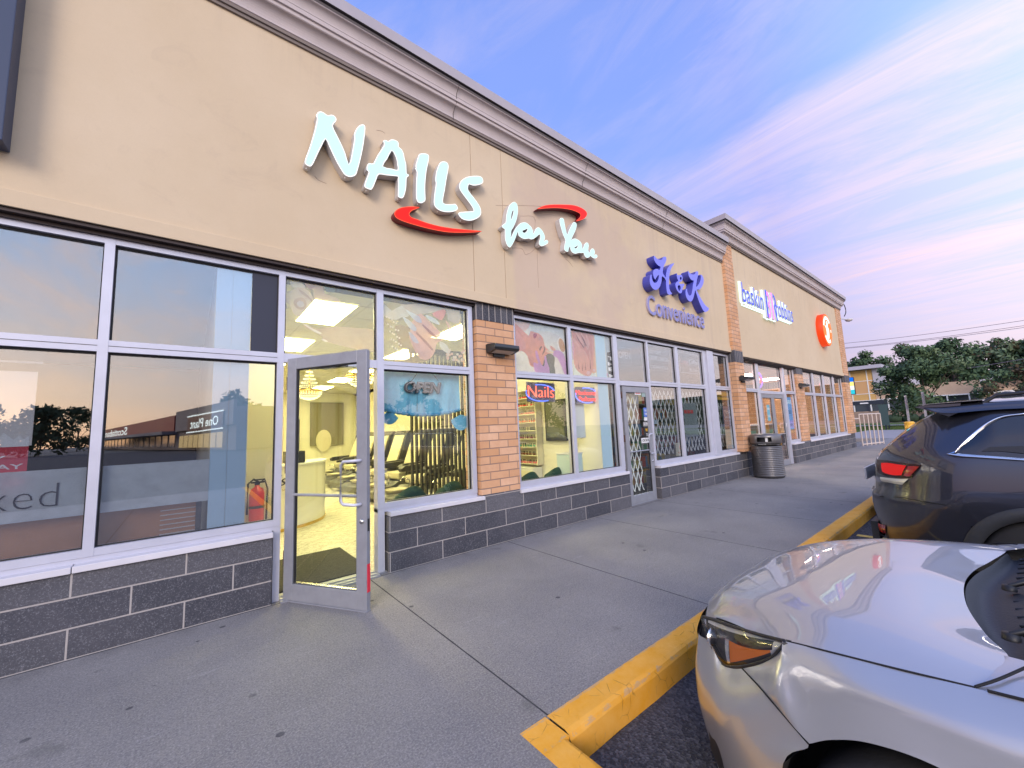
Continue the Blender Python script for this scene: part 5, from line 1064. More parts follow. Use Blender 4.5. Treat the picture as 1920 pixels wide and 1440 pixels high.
def poster(name, label, cat, x0, x1, z0, z1, M, y=4.257, lines=(), group=None, extra=()):
    t = thing(name, label, cat, ((x0 + x1) / 2, y, (z0 + z1) / 2), group)
    mb = MB(); mb.box(x0, x1, y, y + .0025, z0, z1, M)
    for q in extra: mb.box(q[0], q[1], y - .0022, y - .0008, q[2], q[3], q[4])
    o = mb.build('sheet'); o.parent = t; o.matrix_parent_inverse = Matrix.Translation(-t.location)
    for s, a, b, c, d, M2, bo in lines:
        tt = textm('lettering', s, a, b, c, d, y - .0035, .0015, M2, t, bold=bo); tt.matrix_parent_inverse = Matrix.Translation(-t.location)
    return t
PWH = mat('paper_white', (.72, .73, .74), .6); NAVY = mat('print_navy', (.05, .08, .19), .5); PBL = mat('print_blue', (.10, .20, .60), .5); PYE = mat('print_yellow', (.90, .52, .02), .5); PRD = mat('print_red', (.65, .05, .06), .5); PBK = mat('print_black', (.02, .02, .02), .5); PTE = mat('print_teal', (.16, .42, .52), .5); PLB = mat('print_pale_blue', (.50, .62, .72), .5); PCR = mat('paper_cream', (.66, .62, .46), .6)
xd = lambda px, py: atY(px, py, 4.235)
def dpost(name, label, cat, px0, py0, px1, py1, M, lines=(), **kw):
    a, b = atY(px0, py0, 4.232), atY(px1, py1, 4.232)
    return poster(name, label, cat, a.x, b.x, min(a.z, b.z), max(a.z, b.z), M, 4.2265, [(s, a.x + (b.x - a.x) * u0, a.x + (b.x - a.x) * u1, min(a.z, b.z) + abs(a.z - b.z) * v0, min(a.z, b.z) + abs(a.z - b.z) * v1, M2, .01) for s, u0, u1, v0, v1, M2 in lines], **kw)
zD = zP(1155, 700, 5.76)
def dz2(x, y): return zD(x, y)
dpost('door_notice', 'white and red notice at the top of the convenience door', 'notice', *dz2(196, 175), *dz2(266, 235), PWH, [('SALES', .12, .88, .55, .82, PRD), ('OPEN DAILY', .1, .9, .2, .4, PRD)])
dpost('door_sticker', 'grey green square sticker at the top right of the convenience door', 'sticker', *dz2(270, 190), *dz2(328, 255), mat('print_sage', (.30, .40, .38), .5))
dpost('door_sticker', 'tall blue sticker with white writing on the convenience door', 'sticker', *dz2(293, 372), *dz2(348, 468), PBL, [('PAY', .2, .8, .55, .8, PWH), ('HERE', .2, .8, .2, .42, PWH)])
dpost('door_sticker', 'small white sticker under the tall blue one on the convenience door', 'sticker', *dz2(300, 475), *dz2(355, 510), PWH)
dpost('atm_sticker', 'grey sticker reading ATM on the convenience door', 'sticker', *dz2(290, 525), *dz2(352, 570), mat('print_grey', (.30, .30, .30), .5), [('ATM', .12, .88, .25, .75, PWH)])
dpost('door_sticker', 'black sticker with a yellow mark on the convenience door', 'sticker', *dz2(292, 580), *dz2(370, 685), PBK, [('W', .28, .62, .52, .84, PYE), ('Western', .35, .92, .24, .38, PWH), ('Union', .35, .85, .08, .2, PWH)])
dpost('door_notice', 'white notice with dark squares beside the convenience door pull', 'notice', *dz2(270, 700), *dz2(378, 745), PWH, [('CR 24 HR', .1, .9, .3, .75, PBK)])
dpost('door_sticker', 'pale blue note beside the convenience door handle', 'sticker', *zP(1220, 700, 8)(38, 700), *zP(1220, 700, 8)(98, 765), PLB) if False else None
zE = zP(1220, 700, 8)
def wpost(name, label, cat, p0, p1, M, lines=(), y=4.257, **kw):
    a, b = atY(*zE(*p0), y), atY(*zE(*p1), y); x0, x1 = min(a.x, b.x), max(a.x, b.x); za, zb = min(a.z, b.z), max(a.z, b.z)
    return poster(name, label, cat, x0, x1, za, zb, M, y, [(s, x0 + (x1 - x0) * u0, x0 + (x1 - x0) * u1, za + (zb - za) * v0, za + (zb - za) * v1, M2, .01) for s, u0, u1, v0, v1, M2 in lines], **kw)
wpost('window_notice', 'pale blue notice low beside the convenience door frame', 'notice', (52, 760), (100, 700), PLB)
wpost('window_notice', 'cream notice with an orange mark at the bottom of the wide gated pane', 'notice', (385, 1240), (505, 1030), PCR, [('0', .38, .68, .45, .8, mat('print_orange', (.75, .25, .08), .5)), ('NOTICE', .2, .85, .2, .28, mat('print_orange', (.75, .25, .08), .5))])
wpost('banner', 'yellow banner reading Western Union in the narrow pane', 'banner', (985, 395), (1210, 292), PYE, [('WesternUnion', .05, .97, .32, .62, PBK)])
wpost('window_poster', 'navy poster with pale writing under the yellow banner', 'poster', (1100, 800), (1235, 495), NAVY, [('Transfer', .15, .85, .72, .80, PWH), ('money', .25, .7, .62, .69, PWH), ('WORLD', .15, .85, .40, .5, PLB), ('from here', .15, .85, .25, .31, PLB)])
wpost('window_poster', 'cream and teal poster at the bottom of the narrow pane', 'poster', (1140, 1130), (1290, 830), mat('print_mint', (.55, .60, .48), .5), extra=())
wpost('window_poster', 'teal strip poster at the foot of the narrow pane', 'poster', (1160, 1140), (1290, 1065), PTE, y=4.2535)
wpost('window_poster', 'white printed poster with three red squares in the pane left of the column', 'poster', (530, 960), (680, 450), m_film('mesh_poster', (.50, .58, .60), .55), y=4.262)
mb = MB()
for k in range(3): a, b = atY(*zE(505 + k * 48, 602), 4.254), atY(*zE(540 + k * 48, 550), 4.254); mb.box(a.x, b.x, 4.254, 4.2555, a.z, b.z, PRD)
tag(mb.build('price_cards'), 'row of three red cards in the pane left of the column', 'cards')
zG = zP(1120, 600, 6)
def upper(name, label, p0, p1, lines, M):
    a, b = atY(*zG(*p0), 4.262), atY(*zG(*p1), 4.262)
    t = thing(name, label, 'window sign', ((a.x + b.x) / 2, 4.262, a.z)); mb = MB()
    w_ = .012
    for q in ((a.x, b.x, b.z - w_, b.z), (a.x, b.x, a.z, a.z + w_), (a.x, a.x + w_, a.z + w_, b.z - w_), (b.x - w_, b.x, a.z + w_, b.z - w_)): mb.box(q[0], q[1], 4.262, 4.266, q[2], q[3], M)
    o = mb.build('outline'); o.parent = t; o.matrix_parent_inverse = Matrix.Translation(-t.location)
    for s, u0, u1, v0, v1, M2 in lines:
        tt = textm('lettering', s, a.x + (b.x - a.x) * u0, a.x + (b.x - a.x) * u1, a.z + (b.z - a.z) * v0, a.z + (b.z - a.z) * v1, 4.262, .003, M2, t, bold=.005); tt.matrix_parent_inverse = Matrix.Translation(-t.location)
GR = m_film('etched_white', (.66, .70, .74), .6); RDf = m_film('etched_red', (.62, .16, .18), .6)
upper('etched_open_sign', 'faint etched OPEN sign in the pane over the convenience door', (235, 480), (375, 320), [('OPEN', .08, .92, .3, .72, GR)], m_film('etched_faint', (.5, .55, .6), .3))
upper('etched_menu', 'faint etched list of goods over the wide gated pane', (590, 560), (800, 345), [('GROCERY', .05, .6, .75, .9, GR), ('DRINKS SNACKS', .05, .95, .45, .65, GR), ('CIGARETTES', .05, .9, .08, .22, GR)], m_film('etched_faint', (.5, .55, .6), .3))
upper('etched_menu', 'faint etched red and white sign in the pane left of the column top', (935, 590), (1130, 395), [('Lotto', .06, .45, .42, .68, RDf), ('Coffee', .5, .95, .48, .72, GR), ('BE A WIN', .5, .95, .1, .26, GR)], GR)

# ================================================================ ICE-CREAM SHOP FRONT
def yN(name, label, x0, x1, z0, z1, y, text, M, oval=None):
    T_ = thing(name, label, 'neon sign', ((x0 + x1) / 2, y, (z0 + z1) / 2)); t = textm('neon_lettering', text, x0, x1, z0, z1, y, .01, M, T_, bold=.01); t.matrix_parent_inverse = Matrix.Translation(-T_.location)
    if oval:
        mb = MB(); c = ((x0 + x1) / 2, (z0 + z1) / 2); mb.tube([(c[0] + oval[0] * math.cos(a), y + .01, c[1] + oval[1] * math.sin(a)) for a in [i * .2618 for i in range(24)]], .022, emat('neon_violet', (.30, .10, 1.0), 1.8), 6, True)
        o = mb.build('neon_oval'); o.parent = T_; o.matrix_parent_inverse = Matrix.Translation(-T_.location)
NRD = emat('neon_red_dense', (1.0, .05, .05), 1.7)
yN('open_neon', 'red OPEN neon in a violet oval above the double doors', 12.50, 12.98, 2.42, 2.60, 4.34, 'OPEN', NRD, (.28, .22))
yN('open_neon', 'small red neon in the upper row of far panes', 18.86, 19.25, 2.50, 2.68, 4.34, 'OPEN', NRD)
yN('open_neon', 'larger red neon low in the first of the far panes', 16.35, 16.85, 1.72, 2.02, 4.34, 'OPEN', NRD, None)
poster('shop_poster', 'bright blue and violet poster in the pane right of the double doors', 'poster', 14.46, 14.98, 1.02, 2.03, emat('backlit_blue', (.22, .45, .95), .75), 4.235, [('SUNDAE', 14.52, 14.92, 1.82, 1.94, emat('backlit_white', (.8, .95, 1.0), .9), .01), ('DUO', 14.6, 14.85, 1.5, 1.62, NAVY, .01), ('NEW', 14.6, 14.85, 1.12, 1.2, NAVY, .01)], extra=((14.5, 14.94, 1.06, 1.3, emat('backlit_violet', (.45, .38, .95), .75)),))
poster('door_notice', 'teal and white notice on the left leaf of the double doors', 'notice', 12.78, 13.0, 1.32, 1.78, PTE, 4.2265, [('HOURS', 12.81, 12.97, 1.64, 1.7, PWH, .01), ('10-10', 12.81, 12.97, 1.42, 1.5, PWH, .01)])
st = thing('round_standee', 'round green and white lit display on a stand in the left shop pane', 'display', (11.75, 4.7, 0))
mb = MB(); mb.prism([(11.62 + .30 * math.cos(a), 1.62 + .42 * math.sin(a)) for a in [i * .2094 for i in range(30)]], 4.66, 4.70, emat('green_white', (.50, .95, .55), .85)); mb.prism([(11.62 + .20 * math.cos(a), 1.70 + .26 * math.sin(a)) for a in [i * .2094 for i in range(30)]], 4.652, 4.658, emat('board_white', (.85, 1.0, .95), .9)); mb.prism([(11.62 + .17 * math.cos(a), 1.40 + .10 * math.sin(a)) for a in [i * .2094 for i in range(30)]], 4.652, 4.658, emat('board_yellow', (.85, .95, .15), .9))
mb.box(11.52, 11.72, 4.7, 4.75, .01, 1.3, WHITE); o = mb.build('round_board'); o.parent = st; o.matrix_parent_inverse = Matrix.Translation(-st.location)
for k, (x, lab) in enumerate(((12.9, 'pink and cream tub stack left of centre inside the double doors'), (13.45, 'pale pink tub stack right of centre inside the double doors'))):
    mb = MB(); mb.lathe([(0, 0), (.16, 0), (.18, .75), (.19, .78), (.15, .98), (.17, 1.04), (0, 1.06)], mat('tub_pink', (.75, .28, .28), .5) if k == 0 else mat('tub_pale', (.75, .50, .46), .5), (x, 5.4, .01), 20); tag(mb.build('display_tub'), lab, 'tub')
sl = emat('shop_lamp', (1.0, .80, .66), 60.0)
for k, (x, y, lab) in enumerate(((11.6, 5.5, 'ceiling light inside the shop behind the left pane'), (13.4, 6.5, 'ceiling light inside the shop above the double doors'), (17.0, 6.2, 'ceiling light inside the shop behind the first far pane'), (20.0, 6.4, 'ceiling light deep inside the shop behind the last far panes'))):
    mb = MB(); mb.box(x - .35, x + .35, y - .3, y + .3, 3.08, 3.11, sl); tag(mb.build('shop_ceiling_light'), lab, 'ceiling light', 'ice-cream shop ceiling lights')
for k, (x, lab) in enumerate(((17.3, 'dark glass-fronted counter behind the first far panes'), (19.6, 'tan counter behind the last far panes'))):
    mb = MB(); mb.box(x - .9, x + .9, 6.5, 7.1, .01, 1.1, mat('counter_brown', (.14, .09, .07), .4)); mb.box(x - .9, x + .9, 6.45, 7.12, 1.101, 1.14, WHITE); mb.box(x - .85, x + .85, 6.49, 6.498, .3, .9, mat('teal_front', (.08, .28, .26), .4)); tag(mb.build('shop_counter'), lab, 'counter')

# ================================================================ STREET FURNITURE
TC = thing('trash_can', 'round dark slatted trash can marked WASTE by the brick pier', 'trash can', (10.86, 3.70, 0))
CANM = mat('can_metal', (.17, .165, .17), .38, metal=.7, var=.15, vscale=2); RC = .325
mb = MB(); prof = [(0, .02), (RC - .01, .02)]
for i in range(17): z = .06 + i * .0415; prof += [(RC, z - .016), (RC + .004, z), (RC, z + .016), (RC - .012, z + .020)]
mb.lathe(prof, CANM, n=48); o = mb.build('slatted_body'); o.parent = TC
mb = MB(); mb.lathe([(RC - .02, .775), (RC - .02, .815)], BLACK, n=48); o = mb.build('black_band'); o.parent = TC
va = math.atan2(-3.7, -10.86)              # side that looks at the camera
mb = MB(); mb.lathe([(RC, .816), (RC + .003, .825), (RC + .003, .99), (RC - .02, 1.02), (RC - .05, 1.03), (0, 1.035)], CANM, n=48, a0=va + .38, a1=va + 2 * math.pi - .55)
mb.lathe([(RC, .816), (RC + .003, .825), (RC + .003, .85)], CANM, n=12, a0=va - .55, a1=va + .38); mb.lathe([(RC + .003, .955), (RC + .003, .99), (RC - .02, 1.02), (RC - .05, 1.03), (0, 1.035)], CANM, n=12, a0=va - .55, a1=va + .38)
mb.lathe([(RC - .10, .80), (RC - .10, 1.0)], BLACK, n=24); mb.lathe([(RC - .04, .852), (RC - .04, .953)], PWH, n=4, a0=va - .02, a1=va + .16); o = mb.build('hood'); o.parent = TC
cylt = lambda X, Z, D: ((RC - .012) * math.cos(va - .25 + X / RC), (RC - .012) * math.sin(va - .25 + X / RC), Z)
textm('waste_lettering', 'WASTE', -.085, .085, .782, .808, 0, .002, WHITE, TC, bold=.02, plane=cylt)
mb = MB(); mb.lathe([(0, 0), (RC - .03, 0), (RC - .03, .02)], BLACK, n=32); o = mb.build('foot'); o.parent = TC
# beige railing
RL = thing('railing', 'beige pipe railing beyond the far end of the building', 'railing', (23.8, 3.8, 0)); BG = mat('beige_paint', (.62, .52, .45), .5)
a, b = Vector((22.9, 4.02, 0)), Vector((24.75, 3.60, 0)); rail = MB(); rail.tube([a + Vector((0, 0, .07)), b + Vector((0, 0, .07))], .026, BG, 8); rail.tube([a + Vector((0, 0, 1.38)), b + Vector((0, 0, 1.38))], .026, BG, 8)
o = rail.build('rails'); o.parent = RL; o.matrix_parent_inverse = Matrix.Translation(-RL.location)
for i in range(6):
    p = a.lerp(b, i / 5); mb = MB(); mb.tube([p, p + Vector((0, 0, 1.38))], .024, BG, 8); o = mb.build('post'); o.parent = RL; o.matrix_parent_inverse = Matrix.Translation(-RL.location)
mb = MB(); mb.tube([(22.35, 4.3, 1.2), a + Vector((0, 0, 1.2))], .024, BG, 8); mb.lathe([(.03, 0), (.03, 1.45), (.05, 1.47), (0, 1.52)], mat('dark_post', (.03, .03, .035), .4), (22.5, 4.22, 0), 12); o = mb.build('end_post'); o.parent = RL; o.matrix_parent_inverse = Matrix.Translation(-RL.location)
# yellow bollards with sign posts
def bollard(x, y, label, h=1.2):
    t = thing('bollard', label, 'bollard', (x, y, -.15), 'yellow bollards with sign posts'); YB = mat('bollard_yellow', (.80, .46, .06), .5, var=.12, vscale=8)
    mb = MB(); mb.lathe([(.14, 0), (.14, h - .10), (.135, h - .095), (.135, h - .085), (.142, h - .08), (.14, h - .02), (.11, h + .01), (0, h + .02)], YB, n=24); o = mb.build('sleeve'); o.parent = t
    mb = MB(); mb.box(-.03, .03, -.03, .03, h, h + .95, mat('galvanised', (.42, .42, .46), .4, metal=.6)); o = mb.build('sign_post'); o.parent = t
    mb = MB(); mb.box(-.16, .16, -.034, -.031, h + .45, h + .93, mat('sign_back', (.38, .38, .42), .5, metal=.4)); o = mb.build('sign_plate', bevel=.0); o.parent = t; o.rotation_euler = (0, 0, .12); return t
bollard(20.0, 2.16, 'yellow bollard with a grey sign post left of the dark SUV'); bollard(20.0, 1.72, 'yellow bollard with a grey sign post half hidden by the SUV roof spoiler', 1.28)
# bus shelter
BS = thing('bus_shelter', 'dark bus shelter with a flat roof beside the road', 'bus shelter', (46, 7.3, 0)); SM_ = mat('shelter_frame', (.035, .045, .06), .4, metal=.3)
def bsp(mb, nm): o = mb.build(nm); o.parent = BS; o.matrix_parent_inverse = Matrix.Translation(-BS.location)
mb = MB(); mb.box(45.2, 46.8, 6.2, 8.9, 2.14, 2.46, SM_); bsp(mb, 'roof'); mb = MB(); mb.box(45.19, 45.198, 7.2, 7.75, 2.22, 2.32, WHITE); bsp(mb, 'route_plate')
for x, y in ((45.3, 8.7), (46.7, 8.7), (45.3, 6.3), (46.7, 6.3)): mb = MB(); mb.box(x - .05, x + .05, y - .05, y + .05, -.1, 2.14, SM_); bsp(mb, 'post')
mb = MB(); mb.box(45.4, 46.6, 6.28, 6.31, .3, 2.1, DARKG); mb.box(45.22, 45.27, 6.05, 6.6, .35, 2.1, mat('shelter_panel', (.06, .10, .10), .15)); bsp(mb, 'glass_panel')
# power lines
for i, (y0, z0, y1, z1_, lab) in enumerate(((11.6, 10.05, -2.6, 9.38, 'topmost overhead wire over the trees'), (11.6, 9.5, -2.6, 8.9, 'middle overhead wire, just above the lowest of the close pair'), (11.6, 9.45, -2.6, 8.72, 'lowest overhead wire of the close pair'), (6.0, 5.3, -2.6, 6.02, 'low overhead wire crossing in front of the trees'))):
    mb = MB(); mb.tube([(60, y0 * 1.3 + (y1 * 1.3 - y0 * 1.3) * t / 12, z0 + (z1_ - z0) * t / 12 - .25 * math.sin(math.pi * t / 12)) for t in range(13)], .022, mat('wire', (.16, .13, .18), .5), 5); tag(mb.build('power_line'), lab, 'power line', 'overhead wires')
for k, y in enumerate((15.4, -3.6)):
    mb = MB(); mb.lathe([(.16, 0), (.11, 11)], mat('pole_wood', (.16, .11, .08), .9), (60.2, y, -.1), 10); mb.box(60.1, 60.3, y - 1.1, y + 1.1, 9.9, 10.05, mat('pole_wood', (.16, .11, .08), .9)); tag(mb.build('utility_pole'), 'wooden utility pole carrying the wires, %s' % ('hidden end at the left' if k == 0 else 'right end of the run'), 'utility pole')

# ================================================================ FAR BUILDINGS
TB = thing('office_building', 'tan and yellow panelled building with a flat grey roof beyond the road', 'building', (75, 10, 0))
def tbp(mb, nm): o = mb.build(nm); o.parent = TB; o.matrix_parent_inverse = Matrix.Translation(-TB.location); return o
PY = mat('panel_yellow', (.62, .38, .13), .6, var=.10); PT = mat('panel_tan', (.50, .36, .25), .7, var=.08); GREY = mat('fascia_grey', (.45, .44, .50), .5); STN = mat('rough_stone', (.34, .25, .19), .9, var=.25, vscale=1.5); WG = mat('dark_window', (.06, .08, .10), .12)
X = 75
mb = MB(); mb.box(X, X + 12, 11.1, 16.5, 3.2, 7.55, PY); mb.box(X - .004, X + .05, 11.12, 16.5, 4.2, 6.0, mat('panel_orange', (.62, .36, .16), .6)); tbp(mb, 'tower_wall')
mb = MB(); mb.box(X - 1.2, X + 12, 9.9, 17, 7.62, 8.1, GREY); mb.box(X - .1, X + 12, 9.95, 11.08, 4.6, 7.6, GREY); mb.box(X + .5, X + 12, 7.6, 9.94, 4.9, 6.5, GREY); tbp(mb, 'roof')
mb = MB(); mb.box(X + .2, X + 14, 1.5, 11.08, 3.2, 4.9, PT); tbp(mb, 'upper_wall')
mb = MB(); mb.box(X + .22, X + 14, 1.5, 16.5, -.2, 1.65, STN); mb.box(X + .6, X + 14, 1.5, 16.5, 1.66, 3.19, WG); tbp(mb, 'stone_wall')
mb = MB()
for i in range(8): y = 15.4 - i * 1.85; mb.box(X - .06, X + .2, y - .06, y + .06, 1.66, 7.5 if y > 11 else 3.19, WHITE)
for z in (3.2, 4.15, 6.0): mb.box(X - .05, X + .2, 11.0, 16.5, z - .04, z + .04, WHITE)
mb.box(X - .1, X + .3, 1.6, 11.0, 3.18, 3.32, WHITE); tbp(mb, 'window_bars')
AB = thing('arched_roof_building', 'low tan building with a shallow arched metal roof behind the trees', 'building', (90, 0, 0))
def abp(mb, nm): o = mb.build(nm); o.parent = AB; o.matrix_parent_inverse = Matrix.Translation(-AB.location)
mb = MB(); mb.box(91, 105, -8, 4.0, -.2, 4.6, PT); abp(mb, 'wall'); ar = [(4.9 - 13 * i / 24, 4.6 + 1.35 * math.sin(math.pi * i / 24)) for i in range(25)]
mb = MB(); mb.prism(ar + [(p[0], p[1] - .28) for p in ar[::-1]], 89.6, 106, mat('roof_metal', (.55, .53, .55), .4, metal=.3), plane='YZ'); abp(mb, 'arched_roof')
mb = MB(); mb.prism([(p[0] * .92, p[1] - .30) for p in ar] , 90.95, 91, STN, plane='YZ'); mb.box(90.8, 91, -2.2, 1.3, 2.5, 3.0, WG); mb.box(90.5, 90.98, -6, 1.5, 3.5, 3.8, WHITE); abp(mb, 'gable_and_eave')
for k in range(6):
    mb = MB(); mb.lathe([(0, 0), (.8, .1), (.9, .6), (.5, 1.05), (0, 1.15)], mat('hedge', (.035, .06, .03), .95, var=.4, vscale=3, bump=1, bscale=8), (73.6, 9.3 - k * 1.6, 0), 9); tag(mb.build('shrub'), 'dark round shrub along the stone wall of the tan building', 'shrub', 'shrubs along the stone wall')
# ================================================================ TREES
LEAF = []
for nm, c in (('leaf_dark', (.055, .098, .052)), ('leaf_mid', (.095, .150, .075)), ('leaf_light', (.15, .20, .11)), ('leaf_rust', (.11, .085, .050))):
    LEAF.append(mat(nm, c, .8, spec=.2))
BARK = mat('bark', (.10, .075, .06), .95)
def tree(name, label, loc, H, Wd, n, leaf, seed, group=None, cb=.28, mats=(0, 1, 2), clumps=26, trunkr=.02, flat=.8):
    rs = np.random.RandomState(seed); t = thing(name, label, 'tree', loc, group)
    tr = MB(); th = H * cb; tr.tube([(0, 0, 0), (.02 * H, 0, th), (.01 * H, .01 * H, H * .75)], [H * trunkr, H * trunkr * .8, H * trunkr * .25], BARK, 8)
    cc = []
    for i in range(clumps):
        u = rs.rand() ** .8; z = H * (cb + (1 - cb) * rs.rand()); k = (z / H - cb) / (1 - cb); rad = Wd * .5 * (math.sin(math.pi * min(1, .18 + k * .80)) ** .7) * math.sqrt(rs.rand()) ; a = rs.rand() * 6.28
        cc.append((rad * math.cos(a), rad * math.sin(a), z, Wd * rs.uniform(.10, .20)))
    for c in cc[:12]: tr.tube([(.01 * H, 0, max(th * .8, c[2] * .45)), (c[0] * .5, c[1] * .5, c[2] * .75), c[:3]], [H * trunkr * .4, H * trunkr * .22, H * .003], BARK, 5)
    o = tr.build('trunk'); o.parent = t
    cc = np.array(cc); idx = rs.randint(0, len(cc), n); d = rs.normal(size=(n, 3)); d /= np.linalg.norm(d, axis=1)[:, None]; rr = rs.rand(n) ** .45 * 1.05
    P = cc[idx, :3] + d * (cc[idx, 3] * rr)[:, None] * np.array([1, 1, flat]); sz = leaf * rs.uniform(.5, 1.3, n)
    a = rs.normal(size=(n, 3)); a /= np.linalg.norm(a, axis=1)[:, None]; b = np.cross(a, d + 1e-3); b /= np.linalg.norm(b, axis=1)[:, None]
    V = np.stack([P - a * sz[:, None], P + b * sz[:, None] * .55, P + a * sz[:, None], P - b * sz[:, None] * .55], 1).reshape(-1, 3)
    me = bpy.data.meshes.new('crown'); me.from_pydata(V.tolist(), [], [(4 * i, 4 * i + 1, 4 * i + 2, 4 * i + 3) for i in range(n)])
    for k in mats: me.materials.append(LEAF[k])
    mi = ((rs.rand(len(cc))[idx] * .55 + rs.rand(n) * .45) * len(mats)).astype(int).clip(0, len(mats) - 1); me.polygons.foreach_set('material_index', mi); me.update()
    o = bpy.data.objects.new('crown', me); C.objects.link(o); o.parent = t; return t
tree('broadleaf_tree', 'mid-size leafy tree in front of the tan building, layered open branches', (52, 4.3, -.1), 7.0, 6.6, 9000, .16, 3, None, .22, (0, 0, 1, 1, 2), 40)
tree('broadleaf_tree', 'bushy rust-tinged tree behind the SUV roof at the right edge', (70, -2.2, -.1), 6.3, 8.0, 6000, .2, 5, None, .12, (0, 1, 3, 3), 30)
g_ = 'trees on the ridge behind the far buildings'
hs = [(118, 22.5, 13.8, 9, 11), (113, 17.5, 14.3, 9, 12), (116, 14.2, 13.0, 9, 13), (110, 11.0, 14.2, 9, 14), (114, 7.8, 14.0, 10, 15), (109, 4.9, 14.2, 9, 16), (115, 2.0, 13.6, 9, 17), (110, -.8, 13.2, 9, 18), (113, -4.0, 12.9, 10, 19), (108, -7.0, 13.6, 9, 20), (112, -10.5, 14.0, 10, 21), (128, 26, 15, 12, 22)]
sky_l = ('farthest left', 'second from the left', 'third from the left', 'fourth from the left', 'fifth from the left', 'tallest, in the middle', 'seventh from the left', 'eighth from the left', 'ninth from the left', 'tenth from the left', 'at the right edge', 'behind the office tower roof')
for i, (x, y, h, w_, s) in enumerate(hs): tree('ridge_tree', 'tree on the far ridge, %s along the skyline' % sky_l[i], (x, y, -.2), h, w_, 4200, .34, s, g_, .10, ((0, 1, 1), (0, 0, 1), (1, 1, 2), (0, 1, 2, 3))[i % 4], 30)
hl = MB(); hl.box(135, 160, -80, 90, -1, 9.5, mat('wooded_hill', (.03, .05, .03), .95, var=.4, vscale=.4)); struct(hl.build('hill'))

# ================================================================ ACROSS THE LOT, SEEN IN THE GLASS
RB = thing('opposite_plaza', 'retail block across the parking lot with a red band, reflected in the left panes', 'building', (0, -80, 0))
Bp = Vector((-.3, -78, 0)); Ap = Vector((-19.8, -169, 0)); dv = (Ap - Bp); Lb = dv.length; dv.normalize(); nv = Vector((-dv.y, dv.x, 0)) 
if nv.dot(Vector((0, 0, 0)) - Bp) > 0 and nv.x > 0: nv = -nv
nv = Vector((dv.y, -dv.x, 0)); nv = nv if nv.x < 0 else -nv
def opp(mb, u0, u1, d0, d1, z0, z1, M):
    v = [Bp + dv * u + nv * d + Vector((0, 0, z)) for u in (u0, u1) for d in (d0, d1) for z in (z0, z1)]
    mb.add(v, [(0, 1, 3, 2), (4, 6, 7, 5), (0, 4, 5, 1), (2, 3, 7, 6), (0, 2, 6, 4), (1, 5, 7, 3)], M)
def rbp(mb, nm): o = mb.build(nm); o.parent = RB; o.matrix_parent_inverse = Matrix.Translation(-RB.location)
mb = MB(); opp(mb, -24, 130, -14, 0, 0, 5.9, mat('opp_wall', (.30, .24, .20), .9)); opp(mb, -24, 6.5, .02, .4, 3.4, 6.8, mat('opp_wall2', (.34, .29, .25), .9)); rbp(mb, 'wall')
mb = MB(); opp(mb, 7, 130, .02, .5, 3.6, 6.3, mat('red_metal_band', (.34, .035, .03), .5)); rbp(mb, 'red_band'); mb = MB(); opp(mb, 7, 130, .02, 2.2, 3.0, 3.58, mat('soffit_grey', (.25, .25, .26), .7)); rbp(mb, 'canopy')
mb = MB()
for i in range(20): opp(mb, 8 + i * 6, 12.5 + i * 6, .02, .06, .5, 2.9, WG)
rbp(mb, 'dark_window')
mb = MB()
for i in range(8): opp(mb, -20 + i * 2.9, -17.6 + i * 2.9, .42, .46, .4, 2.5, emat('warm_window', (1.0, .72, .32), .9))
rbp(mb, 'lit_window')
def opl(X, Z, D): v = Bp + dv * X + nv * (.55 + 0) + Vector((0, 0, Z)); return v
mb = MB(); opp(mb, -20.5, -2.5, .42, .6, 3.1, 5.4, mat('sign_maroon', (.10, .02, .03), .4)); rbp(mb, 'sign_board')
EW = emat('opp_lit_white', (.9, 1, .97), 2.0)
def opl2(X, Z, D): return Bp + dv * X + nv * .65 + Vector((0, 0, Z))
for s, u0, u1, z0, z1v, f in (('One Plant', -18.5, -4.5, 3.55, 4.95, opl2), ('Scotiabank', 55, 100, 3.9, 5.9, opl2)):
    t = textm('sign_lettering', s, u0, u1, z0, z1v, 0, .002, EW, RB, plane=f, bold=.01); t.matrix_parent_inverse = Matrix.Translation(-RB.location)
mb = MB(); opp(mb, -20.7, -2.3, .6, .64, 2.9, 3.08, EW); opp(mb, -20.7, -2.3, .6, .64, 5.42, 5.6, EW); rbp(mb, 'sign_trim')
for k, (x, y, h, w_, lab) in enumerate(((-28, -105, 8.5, 13, 'dark tree across the lot, left of the far retail block'), (-35, -104, 8, 12, 'wide dark tree across the lot behind the birthday poster reflection'), (-42, -108, 8.5, 13, 'dark round tree across the lot at the reflection edge'), (-23, -112, 9, 11, 'dark tree across the lot, beside the start of the red band'), (-52, -120, 8, 14, 'dark tree across the lot, farthest left in the reflection'), (-26, -165, 12, 14, 'dark tall tree at the far end of the red-banded block'), (6, -72, 9, 9, 'pine behind the lit sign of the block across the lot'), (36, -70, 11, 11, 'leafy tree across the lot, mirrored in the shop panes'), (48, -62, 12, 12, 'second leafy tree across the lot, mirrored in the shop panes'), (66, -60, 12, 13, 'third leafy tree across the lot at the road'))):
    tree('lot_tree', lab, (x, y, -.15), h, w_, 1800, .5, 40 + k, 'trees across the parking lot', .12, (0, 0, 1), 22)
